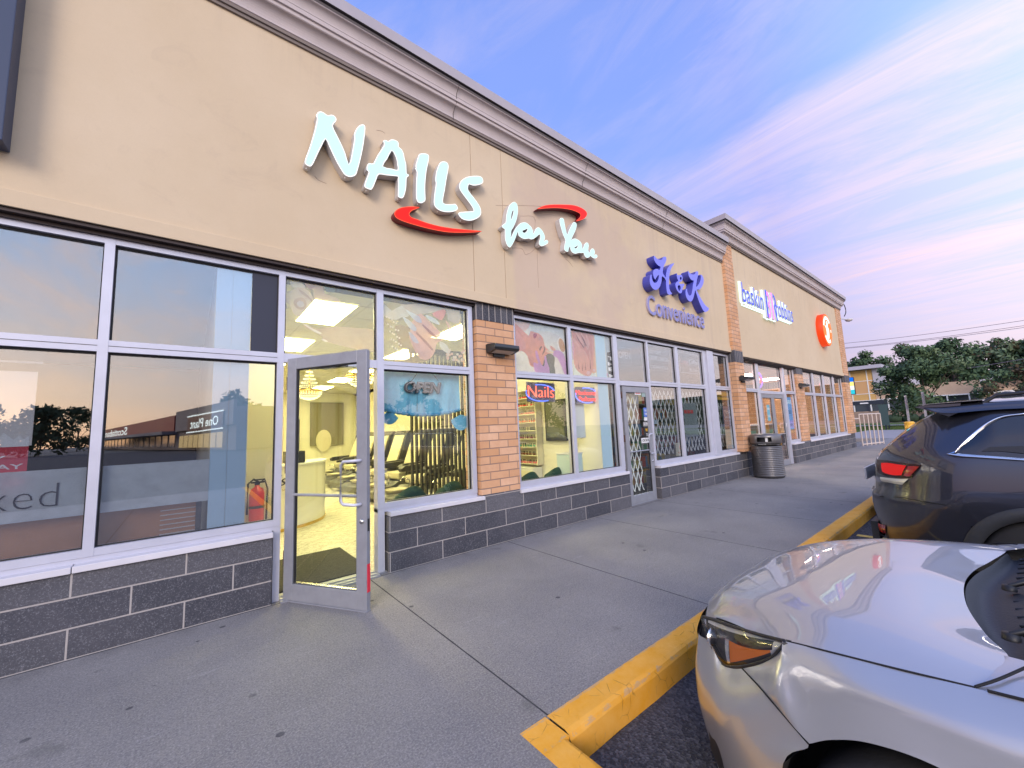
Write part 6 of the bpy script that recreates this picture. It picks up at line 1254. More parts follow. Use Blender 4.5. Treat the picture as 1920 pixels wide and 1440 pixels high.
# ================================================================ VEHICLES
def paint(name, col, metal, rough, flake=.05, ci=1.5):
    M = mat(name, col, rough, metal=metal, coat=1.0); b, n = getb(M); b.inputs['Coat Roughness'].default_value = .01; b.inputs['Coat IOR'].default_value = ci
    P = n.new('ShaderNodeNewGeometry').outputs['Position']; nz = n.noise(P, 900, 2, .6); bn = n.new('ShaderNodeBump'); bn.inputs['Strength'].default_value = flake; bn.inputs['Distance'].default_value = .001
    n.link(nz, bn.inputs['Height']); n.link(bn.outputs[0], b.inputs['Normal'])
    n.link(n.mix(n.math('MULTIPLY', n.ramp(n.noise(P, 2.2, 5, .65), [(.45, 0.0), (.8, 1.0)]), .10), tuple(col), tuple(c * .7 for c in col)), b.inputs['Base Color']); return M
SILV = paint('silver_paint', (.50, .51, .53), .55, .36, ci=1.75); GRAP = paint('graphite_paint', (.046, .050, .072), .6, .30, ci=1.6); BLKP = paint('black_paint', (.010, .011, .012), .2, .3)
RUB = mat('tyre_rubber', (.022, .022, .024), .85, bump=.4, bscale=60); WELL = mat('wheel_well', (.008, .008, .009), .95); PLA = mat('grey_plastic', (.035, .038, .045), .55, bump=.3, bscale=90); CHR = mat('chrome', (.8, .8, .8), .12, metal=1.0); AMB = emat('amber_reflector', (.85, .20, .02), .22); SEAM = mat('panel_gap', (.01, .01, .012), .8)  # the amber reflector is given a faint glow of its own
LENS = m_glass('lamp_lens_glass', (.95, .95, .97), 1.2); WSH = m_glass('windscreen', (.40, .44, .44), 1.5); DGL = mat('privacy_glass', (.012, .014, .018), .03, spec=1.0)
RIM = mat('alloy_rim', (.45, .45, .47), .3, metal=.8)
def wheel(par, x, y, z, r=.33, w=.22, s=-1):
    mb = MB(); mb.lathe([(r * .62, -w / 2), (r * .93, -w / 2), (r, -w / 2 + .03), (r, w / 2 - .03), (r * .93, w / 2), (r * .62, w / 2)], RUB, (x, y, z), 40, 'X'); o = mb.build('wheel'); o.parent = par
    mb = MB(); mb.lathe([(r * .64, -w / 2 + .01), (r * .60, -w / 2 + .03), (r * .58, w / 2 - .03), (r * .64, w / 2 - .01)], RIM, (x, y, z), 32, 'X'); xo = x + s * w * .40
    for k in range(10):
        a = k * math.pi / 5; c_, s_ = math.cos(a), math.sin(a); mb.add([(xo, y + c_ * .04 - s_ * .02, z + s_ * .04 + c_ * .02), (xo, y + c_ * .04 + s_ * .02, z + s_ * .04 - c_ * .02), (xo, y + c_ * r * .62 + s_ * .016, z + s_ * r * .62 - c_ * .016), (xo, y + c_ * r * .62 - s_ * .016, z + s_ * r * .62 + c_ * .016)], [(0, 1, 2, 3)], RIM)
    mb.lathe([(0, s * w * .42), (.05, s * w * .42), (.055, s * w * .36)], RIM, (x, y, z), 16, 'X'); o2 = mb.build('rim'); o2.parent = o
CX = 2.35
def V3(px, py, X): p = atX(px, py, X); return Vector((p.x - CX, p.y, p.z))
def L3(off, Y, g): return Vector((-off, Y, g - .15))
def mirror(rows): return [[Vector((-p.x, p.y, p.z)) for p in r] for r in rows]
SC = thing('silver_car', 'silver sedan parked nose to the yellow kerb, bonnet and left headlight in view', 'car', (CX, 0, 0))
def cpart(mb, nm, par=None, relax=0): o = mb.build(nm, relax=relax); o.parent = par or SC; return o
# bonnet: rows from the cowl to the nose, columns from centre to the shut line
H = [[L3(0,.17,.905), L3(.23,.155,.90), L3(.45,.11,.90), L3(.62,.065,.915), L3(.73,.08,.912), L3(.815,.12,.893)],
     [L3(0,.34,.925), L3(.23,.33,.922), L3(.46,.30,.918), L3(.62,.28,.915), L3(.74,.28,.898), L3(.815,.28,.876)],
     [L3(0,.56,.905), L3(.23,.55,.905), L3(.46,.53,.902), L3(.61,.50,.895), L3(.72,.485,.872), L3(.795,.49,.848)],
     [L3(0,.76,.865), L3(.22,.755,.866), L3(.44,.73,.865), L3(.575,.69,.855), L3(.67,.65,.826), L3(.735,.64,.806)],
     [L3(0,.93,.795), L3(.21,.925,.798), L3(.41,.89,.800), L3(.53,.84,.797), L3(.60,.80,.778), L3(.665,.77,.780)],
     [L3(0,1.04,.695), L3(.20,1.03,.70), L3(.38,.99,.715), L3(.49,.935,.725), L3(.56,.88,.738), L3(.615,.845,.757)]]
mb = MB()
full = [[Vector((-p.x, p.y, p.z)) for p in r[:0:-1]] + r for r in H]
mb.surf(full, 8, 8, SILV, flip=True); cpart(mb, 'bonnet', relax=10)
# fender side (left): rows shut line -> shoulder -> bulge -> arch lip, columns front to rear
def arch(t): a = R(t); return (.20 + .395 * math.cos(a), .33 + .395 * math.sin(a))
shut = [L3(.797,.545,.842), L3(.80,.48,.850), L3(.812,.36,.866), L3(.818,.20,.884), L3(.822,.10,.897), L3(.835,-.05,.915), L3(.85,-.35,.935), L3(.86,-.70,.955)]
sho = [L3(.825,.545,.795), L3(.84,.47,.812), L3(.870,.36,.825), L3(.890,.20,.835), L3(.898,.08,.84), L3(.902,-.08,.845), L3(.905,-.35,.85), L3(.905,-.70,.855)]
mid = [L3(.872,.545,.725), L3(.86,.49,.755), L3(.889,.37,.775), L3(.905,.20,.785), L3(.912,.06,.78), L3(.905,-.12,.74), L3(.895,-.36,.66), L3(.895,-.70,.62)]
lip = []
for t, xo in ((47, .898), (58, .905), (72, .910), (90, .918), (112, .918), (140, .912), (172, .905)): y_, g_2 = arch(t); lip.append(L3(xo, y_, g_2))
lip = lip[:7] + [L3(.90, -.70, .40)]
bot = None
F = [shut, sho, mid, lip]
for sgn in (1, -1):
    fmb = MB(); rows = F if sgn == 1 else mirror(F); fmb.surf(rows, 8, 8, SILV, flip=(sgn == 1)); mb = MB()
    lp = spline([Vector((p.x * sgn, p.y, p.z)) for p in lip[:7]], 6); inn = [p + Vector((sgn * .10, 0, 0)) for p in lp]; k = len(lp)
    mb.add(lp + inn, [(i, i + 1, k + i + 1, k + i) for i in range(k - 1)], WELL); cpart(mb, 'arch_lip')
    # well
    mb = MB(); ws = [(sgn * -.80, .20 + .40 * math.cos(R(a)), .18 + .40 * math.sin(R(a))) for a in range(0, 181, 12)]; wi = [(sgn * -.50, p[1], p[2]) for p in ws]; k = len(ws)
    mb.add(ws + wi + [(sgn * -.50, .2, .18)], [(i, i + 1, k + i + 1, k + i) for i in range(k - 1)] + [(k + i, k + i + 1, 2 * k) for i in range(k - 1)], WELL); cpart(mb, 'wheel_arch')
    # bumper side: from the nose round under the lamp to the seam and the arch
    b0, b1, A_0 = V3(1331, 1204, CX - .655), V3(1352, 1242, CX - .695), V3(1389, 1250, CX - .745)
    b3, b4, tip = V3(1425, 1242, CX - .778), V3(1456, 1227, CX - .797), V3(1475, 1203, CX - .797)
    se1, se2, C47 = V3(1421, 1284, CX - .815), V3(1451, 1319, CX - .862), lip[0]
    a5 = lambda t, xo: L3(xo, *arch(t))
    rowsB = [[L3(0,1.065,.64), L3(.22,1.055,.64), L3(.40,1.01,.635), L3(.55,.965,.635), b0, b1, A_0],
             [L3(0,1.115,.50), L3(.23,1.10,.50), L3(.42,1.05,.50), L3(.58,.975,.50), L3(.70,.865,.51), L3(.785,.75,.55), se2],
             [L3(0,1.12,.34), L3(.23,1.105,.34), L3(.42,1.055,.34), L3(.58,.975,.34), L3(.70,.86,.35), L3(.80,.735,.40), a5(28, .886)],
             [L3(0,1.07,.18), L3(.23,1.06,.18), L3(.42,1.01,.18), L3(.58,.93,.18), L3(.70,.83,.19), L3(.80,.71,.20), L3(.875,.60,.22)]]
    lr = lambda a, b, t, o_=0: a.lerp(b, t) + Vector((-o_, 0, 0))
    ff = [[A_0, b3, b4, tip], [se1, lr(se1, sho[0], .33, .006), lr(se1, sho[0], .66, .006), sho[0]], [se2, lr(se2, mid[0], .33, .004), lr(se2, mid[0], .66, .004), mid[0]], [C47 + Vector((0, .012, -.004)), C47 + Vector((0, .008, -.002)), C47 + Vector((0, .004, 0)), C47]]
    fmb.surf(ff if sgn == 1 else mirror(ff), 8, 6, SILV, flip=(sgn == 1)); o = fmb.build('front_fender', weld=.0015, relax=14); o.parent = SC
    rowsB.insert(2, [L3(0,1.12,.42), L3(.23,1.105,.42), L3(.42,1.055,.42), L3(.58,.978,.42), L3(.705,.865,.43), L3(.80,.745,.475), C47])
    mb = MB(); q = [Vector((p.x * sgn, p.y, p.z)) for p in (A_0, se1, se2, a5(44, .896), a5(28, .888))]; lp_ = [Vector((p.x * sgn, p.y, p.z)) for p in (C47, a5(28, .886), a5(8, .878), L3(.875,.60,.22))]; inn = [p + Vector((sgn * .10, 0, 0)) for p in lp_]; mb.add(lp_ + inn, [(i, i + 1, 4 + i + 1, 4 + i) for i in range(3)], WELL); cpart(mb, 'arch_liner')
    mb = MB(); rows = rowsB if sgn == 1 else mirror(rowsB); mb.surf(rows, 6, 8, SILV, flip=(sgn == -1)); cpart(mb, 'front_bumper', relax=8)
    # fill between bonnet nose and bumper, above the lamp
    rowsN = [[H[5][i] for i in range(6)], [L3(0,1.055,.665), L3(.21,1.045,.668), L3(.39,1.0,.672), L3(.51,.95,.68), L3(.58,.91,.70), L3(.63,.875,.735)]]
    rowsN.append([L3(0,1.065,.64), L3(.22,1.055,.64), L3(.40,1.01,.64), L3(.53,.955,.645), L3(.60,.925,.66), L3(.645,.90,.70)])
    mb = MB(); rows = rowsN if sgn == 1 else mirror(rowsN); mb.surf(rows, 4, 6, SILV, flip=(sgn == -1)); cpart(mb, 'nose_panel')
    # headlamp
    tp = [V3(x_, y_, CX - o_) for x_, y_, o_ in ((1316,1156,.635), (1328,1159,.645), (1342,1163.5,.655), (1366,1172,.685), (1395,1181,.715), (1425,1190,.75), (1452,1197,.777), (1475,1203,.797))]
    bt = [V3(x_, y_, CX - o_) for x_, y_, o_ in ((1331,1204,.655), (1342,1226,.672), (1353,1243,.690), (1366,1250,.712), (1389,1250,.745), (1425,1242,.778), (1450,1231,.792), (1460,1220,.797))]
    if sgn == -1: tp = [Vector((-p.x, p.y, p.z)) for p in tp]; bt = [Vector((-p.x, p.y, p.z)) for p in bt]
    ou = Vector((-sgn, .55, 0)).normalized(); mid_ = [(a * .5 + b * .5) + ou * .012 for a, b in zip(tp, bt)]
    hl = thing('headlight', None, None); hl.parent = SC; hl.name = 'headlight'
    def grid(a, b, n=18, m_=8, off=0.0, sub=(0, 1, 0, 1)):
        A, Bv, Mv = spline(tp, 6), spline(bt, 6), spline(mid_, 6); k = len(A) - 1; out = []
        for j in range(m_ + 1):
            v = sub[2] + (sub[3] - sub[2]) * j / m_; row = []
            for i in range(n + 1):
                u = (sub[0] + (sub[1] - sub[0]) * i / n) * k; q = min(int(u), k - 1); f_ = u - q
                a_ = A[q].lerp(A[q + 1], f_); b_ = Bv[q].lerp(Bv[q + 1], f_); m2 = Mv[q].lerp(Mv[q + 1], f_)
                c_ = m2 * 2 - (a_ + b_) * .5; p = a_ * (1 - v) ** 2 + c_ * 2 * v * (1 - v) + b_ * v * v; row.append(p + ou * off)
            out.append(row)
        return out
    def gmesh(mb, g, M, flip):
        a_, b_ = len(g), len(g[0]); fs = [(i * b_ + j, i * b_ + j + 1, (i + 1) * b_ + j + 1, (i + 1) * b_ + j) for i in range(a_ - 1) for j in range(b_ - 1)]
        mb.add([v for r in g for v in r], [f[::-1] for f in fs] if flip else fs, M, True)
    mb = MB(); gmesh(mb, grid(0, 0, off=-.02), mat('lamp_dark', (.02, .02, .022), .35), sgn == -1); o = mb.build('lamp_bowl'); o.parent = hl
    mb = MB(); SAT = mat('lamp_satin_trim', (.50, .50, .48), .45, metal=.3)
    gmesh(mb, grid(0, 0, n=18, m_=2, off=-.010, sub=(.10, .90, .03, .16)), SAT, sgn == -1); gmesh(mb, grid(0, 0, n=10, m_=4, off=-.009, sub=(.82, .97, .62, .96)), SAT, sgn == -1); gmesh(mb, grid(0, 0, n=4, m_=4, off=-.008, sub=(.85, .98, .16, .64)), SAT, sgn == -1); o = mb.build('lamp_trim'); o.parent = hl
    mb = MB(); 
    A_g = grid(0, 0, n=12, m_=8, off=-.008, sub=(.44, .82, .36, .90)); n_ = len(A_g[0]) - 1
    for i in range(n_ + 1):                       # wedge shape: tall at the front, pointed to the rear
        f_ = i / n_; top = A_g[0][i].lerp(A_g[-1][i], .48 * f_); bt_ = A_g[-1][i].lerp(A_g[0][i], .34 * f_)
        for j in range(len(A_g)): A_g[j][i] = top.lerp(bt_, j / (len(A_g) - 1))
    gmesh(mb, A_g, AMB, sgn == -1); o = mb.build('amber_reflector'); o.parent = hl
    mb = MB(); gmesh(mb, grid(0, 0, n=2, m_=6, off=-.006, sub=(.40, .445, .34, .92)), CHR, sgn == -1); c = grid(0, 0, off=-.012, n=10, m_=10)[5][2]; mb.lathe([(.0, .0), (.030, .002), (.036, .012)], CHR, (c.x, c.y, c.z), 16, 'Y'); o = mb.build('projector'); o.parent = hl
    mb = MB(); gmesh(mb, grid(0, 0, off=.003), LENS, sgn == -1); o = mb.build('lens'); o.parent = hl
    mb = MB(); loop = spline(tp, 6) + [p for p in spline(bt, 6)[::-1]]; mb.tube([p + ou * .001 for p in loop], .006, BLACK, 6, closed=True); o = mb.build('lamp_seal'); o.parent = hl
    # shut lines
    mb = MB(); q = [Vector((p.x * sgn, p.y, p.z)) for p in [H[i][5] for i in (5, 4, 3, 2, 1, 0)]]; mb.tube([p + Vector((0, 0, .0005)) for p in spline(q, 8)], .0032, SEAM, 5)
    q = [Vector((p.x * sgn, p.y, p.z)) for p in (L3(.818,.56,.785), L3(.852,.585,.62))]; q0 = [Vector((p.x * sgn, p.y, p.z)) for p in (A_0, se1, se2, C47)]; mb.tube([p + Vector((-.002 * sgn, 0, 0)) for p in spline(q0, 5)], .0028, SEAM, 5)
    q = [Vector((p.x * sgn, p.y, p.z)) for p in (L3(.822,.10,.898), L3(.835,-.05,.916), L3(.85,-.35,.936))]; mb.tube([p + Vector((-.001 * sgn, 0, .001)) for p in spline(q, 5)], .004, SEAM, 5)
    q = [Vector((p.x * sgn, p.y, p.z)) for p in (L3(.815,.12,.894), L3(.78,.08,.915), L3(.70,.03,.935))]; mb.tube([p + Vector((0, 0, .0015)) for p in spline(q, 5)], .0035, SEAM, 5)
    cpart(mb, 'shut_line')
    # cowl corner panel and A pillar base
    rowsP = [[L3(.62,.075,.9145), L3(.74,.09,.9115), L3(.815,.12,.8925)], [L3(.66,.0,.935), L3(.77,.02,.925), L3(.826,.05,.902)], [L3(.70,-.12,.985), L3(.80,-.10,.95), L3(.845,-.08,.918)], [L3(.66,-.45,1.18), L3(.70,-.45,1.16), L3(.86,-.40,.938)], [L3(.60,-.80,1.36), L3(.63,-.80,1.34), L3(.86,-.70,.955)]]
    mb = MB(); rows = rowsP if sgn == 1 else mirror(rowsP); mb.surf(rows, 6, 5, SILV, flip=(sgn == -1)); cpart(mb, 'pillar_base')
    wheel(SC, sgn * -.79, .20, .18, s=-sgn); wheel(SC, sgn * -.79, -2.50, .18, s=-sgn)
# grille, lower intake: patches that follow the bumper
def bpatch(rows, M, nm):
    mb = MB(); mb.surf([[L3(o_, y_ + .006, g_3) for o_, y_, g_3 in r] for r in rows], 4, 5, M); cpart(mb, nm)
bpatch([[(-.36,1.035,.635), (-.2,1.06,.64), (0,1.068,.645), (.2,1.06,.64), (.36,1.035,.635)], [(-.32,1.09,.52), (-.2,1.108,.50), (0,1.116,.50), (.2,1.108,.50), (.32,1.09,.52)], [(-.24,1.104,.40), (-.12,1.115,.39), (0,1.121,.39), (.12,1.115,.39), (.24,1.104,.40)]], BLACK, 'grille')
bpatch([[(-.45,1.045,.30), (-.2,1.108,.30), (0,1.115,.30), (.2,1.108,.30), (.45,1.045,.30)], [(-.43,1.02,.20), (-.2,1.075,.20), (0,1.085,.20), (.2,1.075,.20), (.43,1.02,.20)]], BLACK, 'lower_intake')
for s in (-1, 1): bpatch([[(s * .66,.895,.50), (s * .70,.85,.49), (s * .735,.80,.46)], [(s * .66,.895,.38), (s * .71,.84,.35), (s * .76,.775,.36)], [(s * .645,.90,.24), (s * .70,.835,.22), (s * .745,.775,.24)]], BLACK, 'air_intake')
mb = MB(); mb.box(-.72, .72, -3.58, .80, .03, .09, WELL); mb.box(-.55, .55, -.9, .92, .091, .50, WELL); cpart(mb, 'underbody')
# cowl and windscreen
cw = [[L3(o_, y_, g_3) for o_, y_, g_3 in ((-.63,.064,.905), (-.45,.108,.885), (-.23,.152,.885), (0,.168,.89), (.23,.152,.885), (.45,.108,.885), (.63,.064,.905))],
      [L3(o_, y_, g_3) for o_, y_, g_3 in ((-.63,.045,.875), (-.46,.07,.86), (-.24,.105,.858), (0,.12,.86), (.24,.105,.858), (.46,.07,.86), (.63,.045,.875))],
      [L3(o_, y_, g_3) for o_, y_, g_3 in ((-.66,.0,.90), (-.48,.01,.885), (-.25,.035,.89), (0,.045,.892), (.25,.035,.89), (.48,.01,.885), (.66,.0,.90))],
      [L3(o_, y_, g_3) for o_, y_, g_3 in ((-.68,-.06,.93), (-.49,-.045,.925), (-.25,-.02,.925), (0,-.01,.925), (.25,-.02,.925), (.49,-.045,.925), (.68,-.06,.93))]]
mb = MB(); mb.surf(cw, 6, 6, PLA)
for k in range(16): o_ = -.60 + k * .08; mb.tube([L3(o_, .055 - .04 * abs(o_), .888), L3(o_ * 1.02, .0 - .04 * abs(o_), .905)], .004, BLACK, 4)
cpart(mb, 'cowl')
ws = [[L3(o_, y_, g_3) for o_, y_, g_3 in ((-.70,-.10,.94), (-.5,-.07,.935), (-.25,-.05,.935), (0,-.04,.935), (.25,-.05,.935), (.5,-.07,.935), (.70,-.10,.94))],
      [L3(o_, y_, g_3) for o_, y_, g_3 in ((-.66,-.45,1.17), (-.48,-.42,1.185), (-.24,-.40,1.19), (0,-.39,1.19), (.24,-.40,1.19), (.48,-.42,1.185), (.66,-.45,1.17))],
      [L3(o_, y_, g_3) for o_, y_, g_3 in ((-.60,-.80,1.35), (-.45,-.78,1.375), (-.22,-.76,1.385), (0,-.76,1.385), (.22,-.76,1.385), (.45,-.78,1.375), (.60,-.80,1.35))]]
mb = MB(); mb.surf(ws, 6, 5, WSH); cpart(mb, 'windscreen')
mb = MB()
for o_, o2 in ((.45, .05), (-.05, -.50)):
    mb.tube([L3(o_, .06, .915), L3(o_ - .02, -.02, .96), L3((o_ + o2) / 2, -.05, .965), L3(o2, -.06, .955)], .009, BLACK, 6); mb.tube([L3(o_ - .02, .0, .955), L3(o2 - .1, -.03, .948)], .006, BLACK, 5); mb.lathe([(0, .02), (.018, .018), (.02, 0)], BLACK, L3(o_, .06, .90), 12)
cpart(mb, 'wiper_arms')
# roof, doors, tail: closed body behind the windscreen
st = [(-.70, .86, .955, 1.30), (-1.2, .88, .965, 1.41), (-2.0, .89, .975, 1.42), (-2.7, .88, .985, 1.36), (-3.2, .86, .99, 1.12), (-3.55, .80, .97, .99), (-3.62, .72, .80, .85)]
for sgn in (1, -1):
    mb = MB(); rows = []
    for y_, hw, belt, top in st: rows.append([Vector((-sgn * hw, y_, .24 - .15)), Vector((-sgn * (hw + .02), y_, .55 - .15)), Vector((-sgn * (hw + .015), y_, .80 - .15)), Vector((-sgn * hw, y_, belt - .15))])
    mb.surf(rows, 5, 5, SILV, flip=(sgn == 1)); cpart(mb, 'side_body')
    mb = MB(); mb.surf([[Vector((-sgn * hw, y_, belt - .15)), Vector((-sgn * (hw - .09), y_, (belt + top) / 2 - .12)), Vector((-sgn * (hw - .24), y_, top - .18))] for y_, hw, belt, top in st[:5]], 5, 4, DGL, flip=(sgn == 1)); cpart(mb, 'side_window')
mb = MB(); mb.surf([[Vector((-(hw - .24), y_, top - .18)), Vector((-(hw - .5), y_, top - .15)), Vector((0, y_, top - .14)), Vector(((hw - .5), y_, top - .15)), Vector(((hw - .24), y_, top - .18))] for y_, hw, belt, top in ((-.80, .84, .955, 1.38),) + tuple(st[1:4])], 5, 4, SILV, flip=True); cpart(mb, 'roof')
mb = MB(); mb.surf([[Vector((-(hw - .10), y_, top - .15)), Vector((0, y_, top - .12)), Vector(((hw - .10), y_, top - .15))] for y_, hw, belt, top in st[4:]], 4, 4, SILV, flip=True); mb.surf([[Vector((-.62, -2.7, 1.20)), Vector((0, -2.72, 1.24)), Vector((.62, -2.7, 1.20))], [Vector((-.74, -3.2, .97)), Vector((0, -3.22, 1.0)), Vector((.74, -3.2, .97))]], 3, 3, DGL, flip=True); mb.box(-.78, .78, -3.64, -3.60, .1, .66, SILV); cpart(mb, 'rear_body')
for s in (-1, 1):
    mb = MB(); mb.surf([[Vector((s * .90, -.62, .83)), Vector((s * 1.02, -.66, .85)), Vector((s * 1.08, -.64, .84))], [Vector((s * .90, -.62, .93)), Vector((s * 1.02, -.70, .98)), Vector((s * 1.10, -.66, .95))]], 3, 3, SILV); mb.box(min(s * .90, s * 1.07), max(s * .90, s * 1.07), -.78, -.70, .84, .96, SILV); cpart(mb, 'wing_mirror')
# dark car beyond the SUV
DC = dup(SC, (8.62, .28, 0), 'dark car beyond the SUV, only its black front corner in view', mats={SILV: BLKP})
DC.name = 'dark_car'

# ---------------------------------------------------------------- SUV
SX = 5.82
SU = thing('dark_suv', 'dark graphite SUV with a red tail lamp and chrome window trim, beyond the silver car', 'car', (SX, 0, 0))
def spart(mb, nm, par=None): o = mb.build(nm); o.parent = par or SU; return o
def hw(y):                                                   # half width at the beltline along the length
    if y > .2: t = min(1, (y - .2) / .74); return .97 - .42 * t ** 3.2
    return .97 - (.10 * max(0, (-y - 3.0)) ** 1.5 if y < -3 else 0)
def yr(z):                                                   # rear outline by height
    P_ = [(.10, .80), (.30, .865), (.50, .905), (.66, .90), (.70, .87), (.90, .85), (1.0, .82), (1.10, .735), (1.25, .585), (1.36, .45), (1.46, .30), (1.52, .15)]
    for (a, b), (c, d) in zip(P_, P_[1:]):
        if z <= c: return b + (d - b) * (z - a) / (c - a)
    return .2
def xs(y, z):
    w_ = hw(y + max(0, .94 - yr(z)) * (1 if y > .1 else 0) * .85)
    prof = [(.05, .93), (.25, .965), (.45, .985), (.66, 1.0), (.80, .995), (.98, .975), (1.06, .955), (1.38, .80), (1.46, .73), (1.50, .55)]
    for (a, b), (c, d) in zip(prof, prof[1:]):
        if z <= c:
            t = (z - a) / (c - a); return w_ * (b + (d - b) * max(0, t))
    return w_ * .5
zsv = [.12, .25, .38, .50, .60, .66, .70, .78, .88, .98, 1.05, 1.12, 1.20, 1.28, 1.36, 1.42]
for sgn in (-1, 1):
    mb = MB(); cols = []
    for z in zsv:
        y1 = yr(z); ys_ = [y1 - (y1 + 3.9) * (i / 60) ** 1.6 for i in range(61)]; cols.append([Vector((sgn * xs(y, z), y, z)) for y in ys_])
    vs = [v for r in cols for v in r]; k = 61; fs = []
    for i in range(len(zsv) - 1):
        for j in range(60):
            c = (vs[i * k + j] + vs[(i + 1) * k + j + 1]) / 2
            if (c.y + .12) ** 2 + (c.z - .23) ** 2 < .425 ** 2 or (c.y + 3.0) ** 2 + (c.z - .23) ** 2 < .42 ** 2: continue
            f = (i * k + j, i * k + j + 1, (i + 1) * k + j + 1, (i + 1) * k + j); fs.append(f if sgn == 1 else f[::-1])
    mb.add(vs, fs, GRAP, True); spart(mb, 'body_side')
    # wheel arch cladding and well
    for cy_ in (-.12, -3.0):
        mb = MB()
        ring = [(r_, off_) for r_, off_ in ((.365, .0), (.375, .022), (.445, .024), (.462, .004))]; vv = []
        N_ = 26
        for r_, off_ in ring:
            for i in range(N_ + 1):
                a = R(-14 + 208 * i / N_); y = cy_ + r_ * math.cos(a); z = .23 + r_ * math.sin(a); vv.append((sgn * (xs(min(y, .8), max(z, .12)) + off_), y, z))
        K = N_ + 1; fs = [(i * K + j, i * K + j + 1, (i + 1) * K + j + 1, (i + 1) * K + j) for i in range(3) for j in range(N_)]; mb.add(vv, fs, PLA, True)
        iv = [(sgn * .60, v[1], v[2]) for v in vv[:K]]; mb.add(vv[:K] + iv, [(i, i + 1, K + i + 1, K + i) for i in range(N_)], WELL); mb.add(iv + [(sgn * .60, cy_, .2)], [(i, i + 1, K) for i in range(N_)], WELL)
        wheel(SU, sgn * .83, cy_, .215, .365, .25, sgn); spart(mb, 'arch_cladding')
    # quarter window: ruled patch between two traced outlines, with chrome surround
    def onside(px, py, off=.006):
        X = 4.85
        for _ in range(6):
            p = atX(px, py, X); X = SX - (xs(p.y, p.z) + off)
        return Vector((sgn * (SX - X), p.y, p.z))
    tpl = [(1790, 846), (1806, 828), (1830, 806), (1856, 788), (1882, 778), (1920, 773)]; bpl = [(1775, 852), (1800, 856), (1830, 858), (1860, 860), (1890, 862), (1920, 864)]
    tpl2 = [(1796, 845), (1811, 832), (1834, 812), (1860, 794), (1884, 784), (1920, 779)]; bpl2 = [(1788, 849), (1806, 851), (1832, 853), (1862, 855), (1890, 857), (1920, 859)]
    tW = [onside(*p) for p in tpl2]; bW = [onside(*p) for p in bpl2]
    fwd = lambda P_, z: P_ + [Vector((sgn * (xs(-y, z) + .006), -y, z)) for y in (.12, .22, .45, .9, 1.6, 2.2)]
    tW = fwd(tW, tW[-1].z + .01); bW = fwd(bW, bW[-1].z)
    mb = MB(); mb.surf([tW, [(a + b) * .5 + Vector((sgn * .004, 0, 0)) for a, b in zip(tW, bW)], bW], 4, 5, DGL, flip=(sgn == 1)); g_o = spart(mb, 'side_window')
    mb = MB(); tO = fwd([onside(*p, .012) for p in tpl], tW[-1].z + .035); bO = fwd([onside(*p, .012) for p in bpl], bW[-1].z - .02)
    mb.surf([tO, [p + Vector((sgn * .012, 0, -.008)) for p in tO], [p + Vector((sgn * .002, 0, .002)) for p in tW]], 3, 5, CHR); mb.surf([bO, [p + Vector((sgn * .012, 0, .006)) for p in bO], [p + Vector((sgn * .002, 0, 0)) for p in bW]], 3, 5, CHR)
    co_ = [bO[0], (tO[0] + bO[0]) / 2 , tO[0]]; ci_ = [bW[0], (tW[0] + bW[0]) / 2, tW[0]]
    mb.surf([co_, [p + Vector((sgn * .008, 0, 0)) for p in ci_]], 2, 3, CHR); o = spart(mb, 'chrome_trim')
    mb = MB(); mb.add([onside(1840, 846, .012), onside(1856, 838, .012), onside(1920, 836, .012), onside(1920, 850, .012), onside(1876, 846, .012)], [(0, 1, 2, 3, 4)], BLACK); o = spart(mb, 'seat_shape')
    # tail lamp: red wedge with dark surround, clear strip below
    tl = thing('tail_light', None, None); tl.parent = SU; tl.name = 'tail_light'
    def patch(tp_, bp_, M, nm, off=.008, par=None):
        mb = MB(); A = [onside(*p, off) for p in tp_]; Bv = [onside(*p, off) for p in bp_]
        mb.surf([A, [(a + b) * .5 + Vector((sgn * .006, .002, 0)) for a, b in zip(A, Bv)], Bv], 4, 5, M, flip=(sgn == 1)); o = mb.build(nm); o.parent = par or tl; return o
    patch([(1644, 862), (1660, 863), (1690, 867), (1728, 872)], [(1645, 886), (1660, 892), (1685, 896), (1709, 896)], mat('lamp_surround', (.03, .008, .01), .2), 'lamp_surround', .006)
    RDL = emat('tail_red', (.95, .02, .02), .55); RD2 = mat('tail_red_dark', (.38, .01, .012), .12, coat=1.0)
    patch([(1652, 868), (1665, 868), (1685, 871), (1699, 873)], [(1654, 884), (1662, 888), (1676, 891), (1690, 891)], RDL, 'red_lens', .012); patch([(1703, 874), (1712, 874), (1723, 875)], [(1694, 892), (1700, 893), (1706, 893)], RD2, 'red_lens', .012)
    patch([(1650, 894), (1665, 896), (1685, 898), (1703, 898)], [(1652, 902), (1668, 905), (1684, 908), (1692, 909)], mat('clear_reflector', (.75, .73, .62), .25, metal=.3), 'clear_lens', .009)
    # bumper seam and lower reflector
    mb = MB(); mb.tube(spline([onside(1650, 930, .004), onside(1690, 933, .004), onside(1730, 940, .004), onside(1775, 947, .004)], 5), .004, SEAM, 5); spart(mb, 'bumper_seam')
    mb = MB(); mb.tube(spline([onside(1648, 1001, .002), onside(1660, 1006, .004), onside(1700, 1015, .004), onside(1760, 1026, .004)], 5), .006, PLA, 5); spart(mb, 'lower_trim')
    o = patch([(1646, 980), (1652, 983), (1660, 985)], [(1650, 996), (1655, 999), (1661, 1000)], RD2, 'lower_reflector', .008, SU)
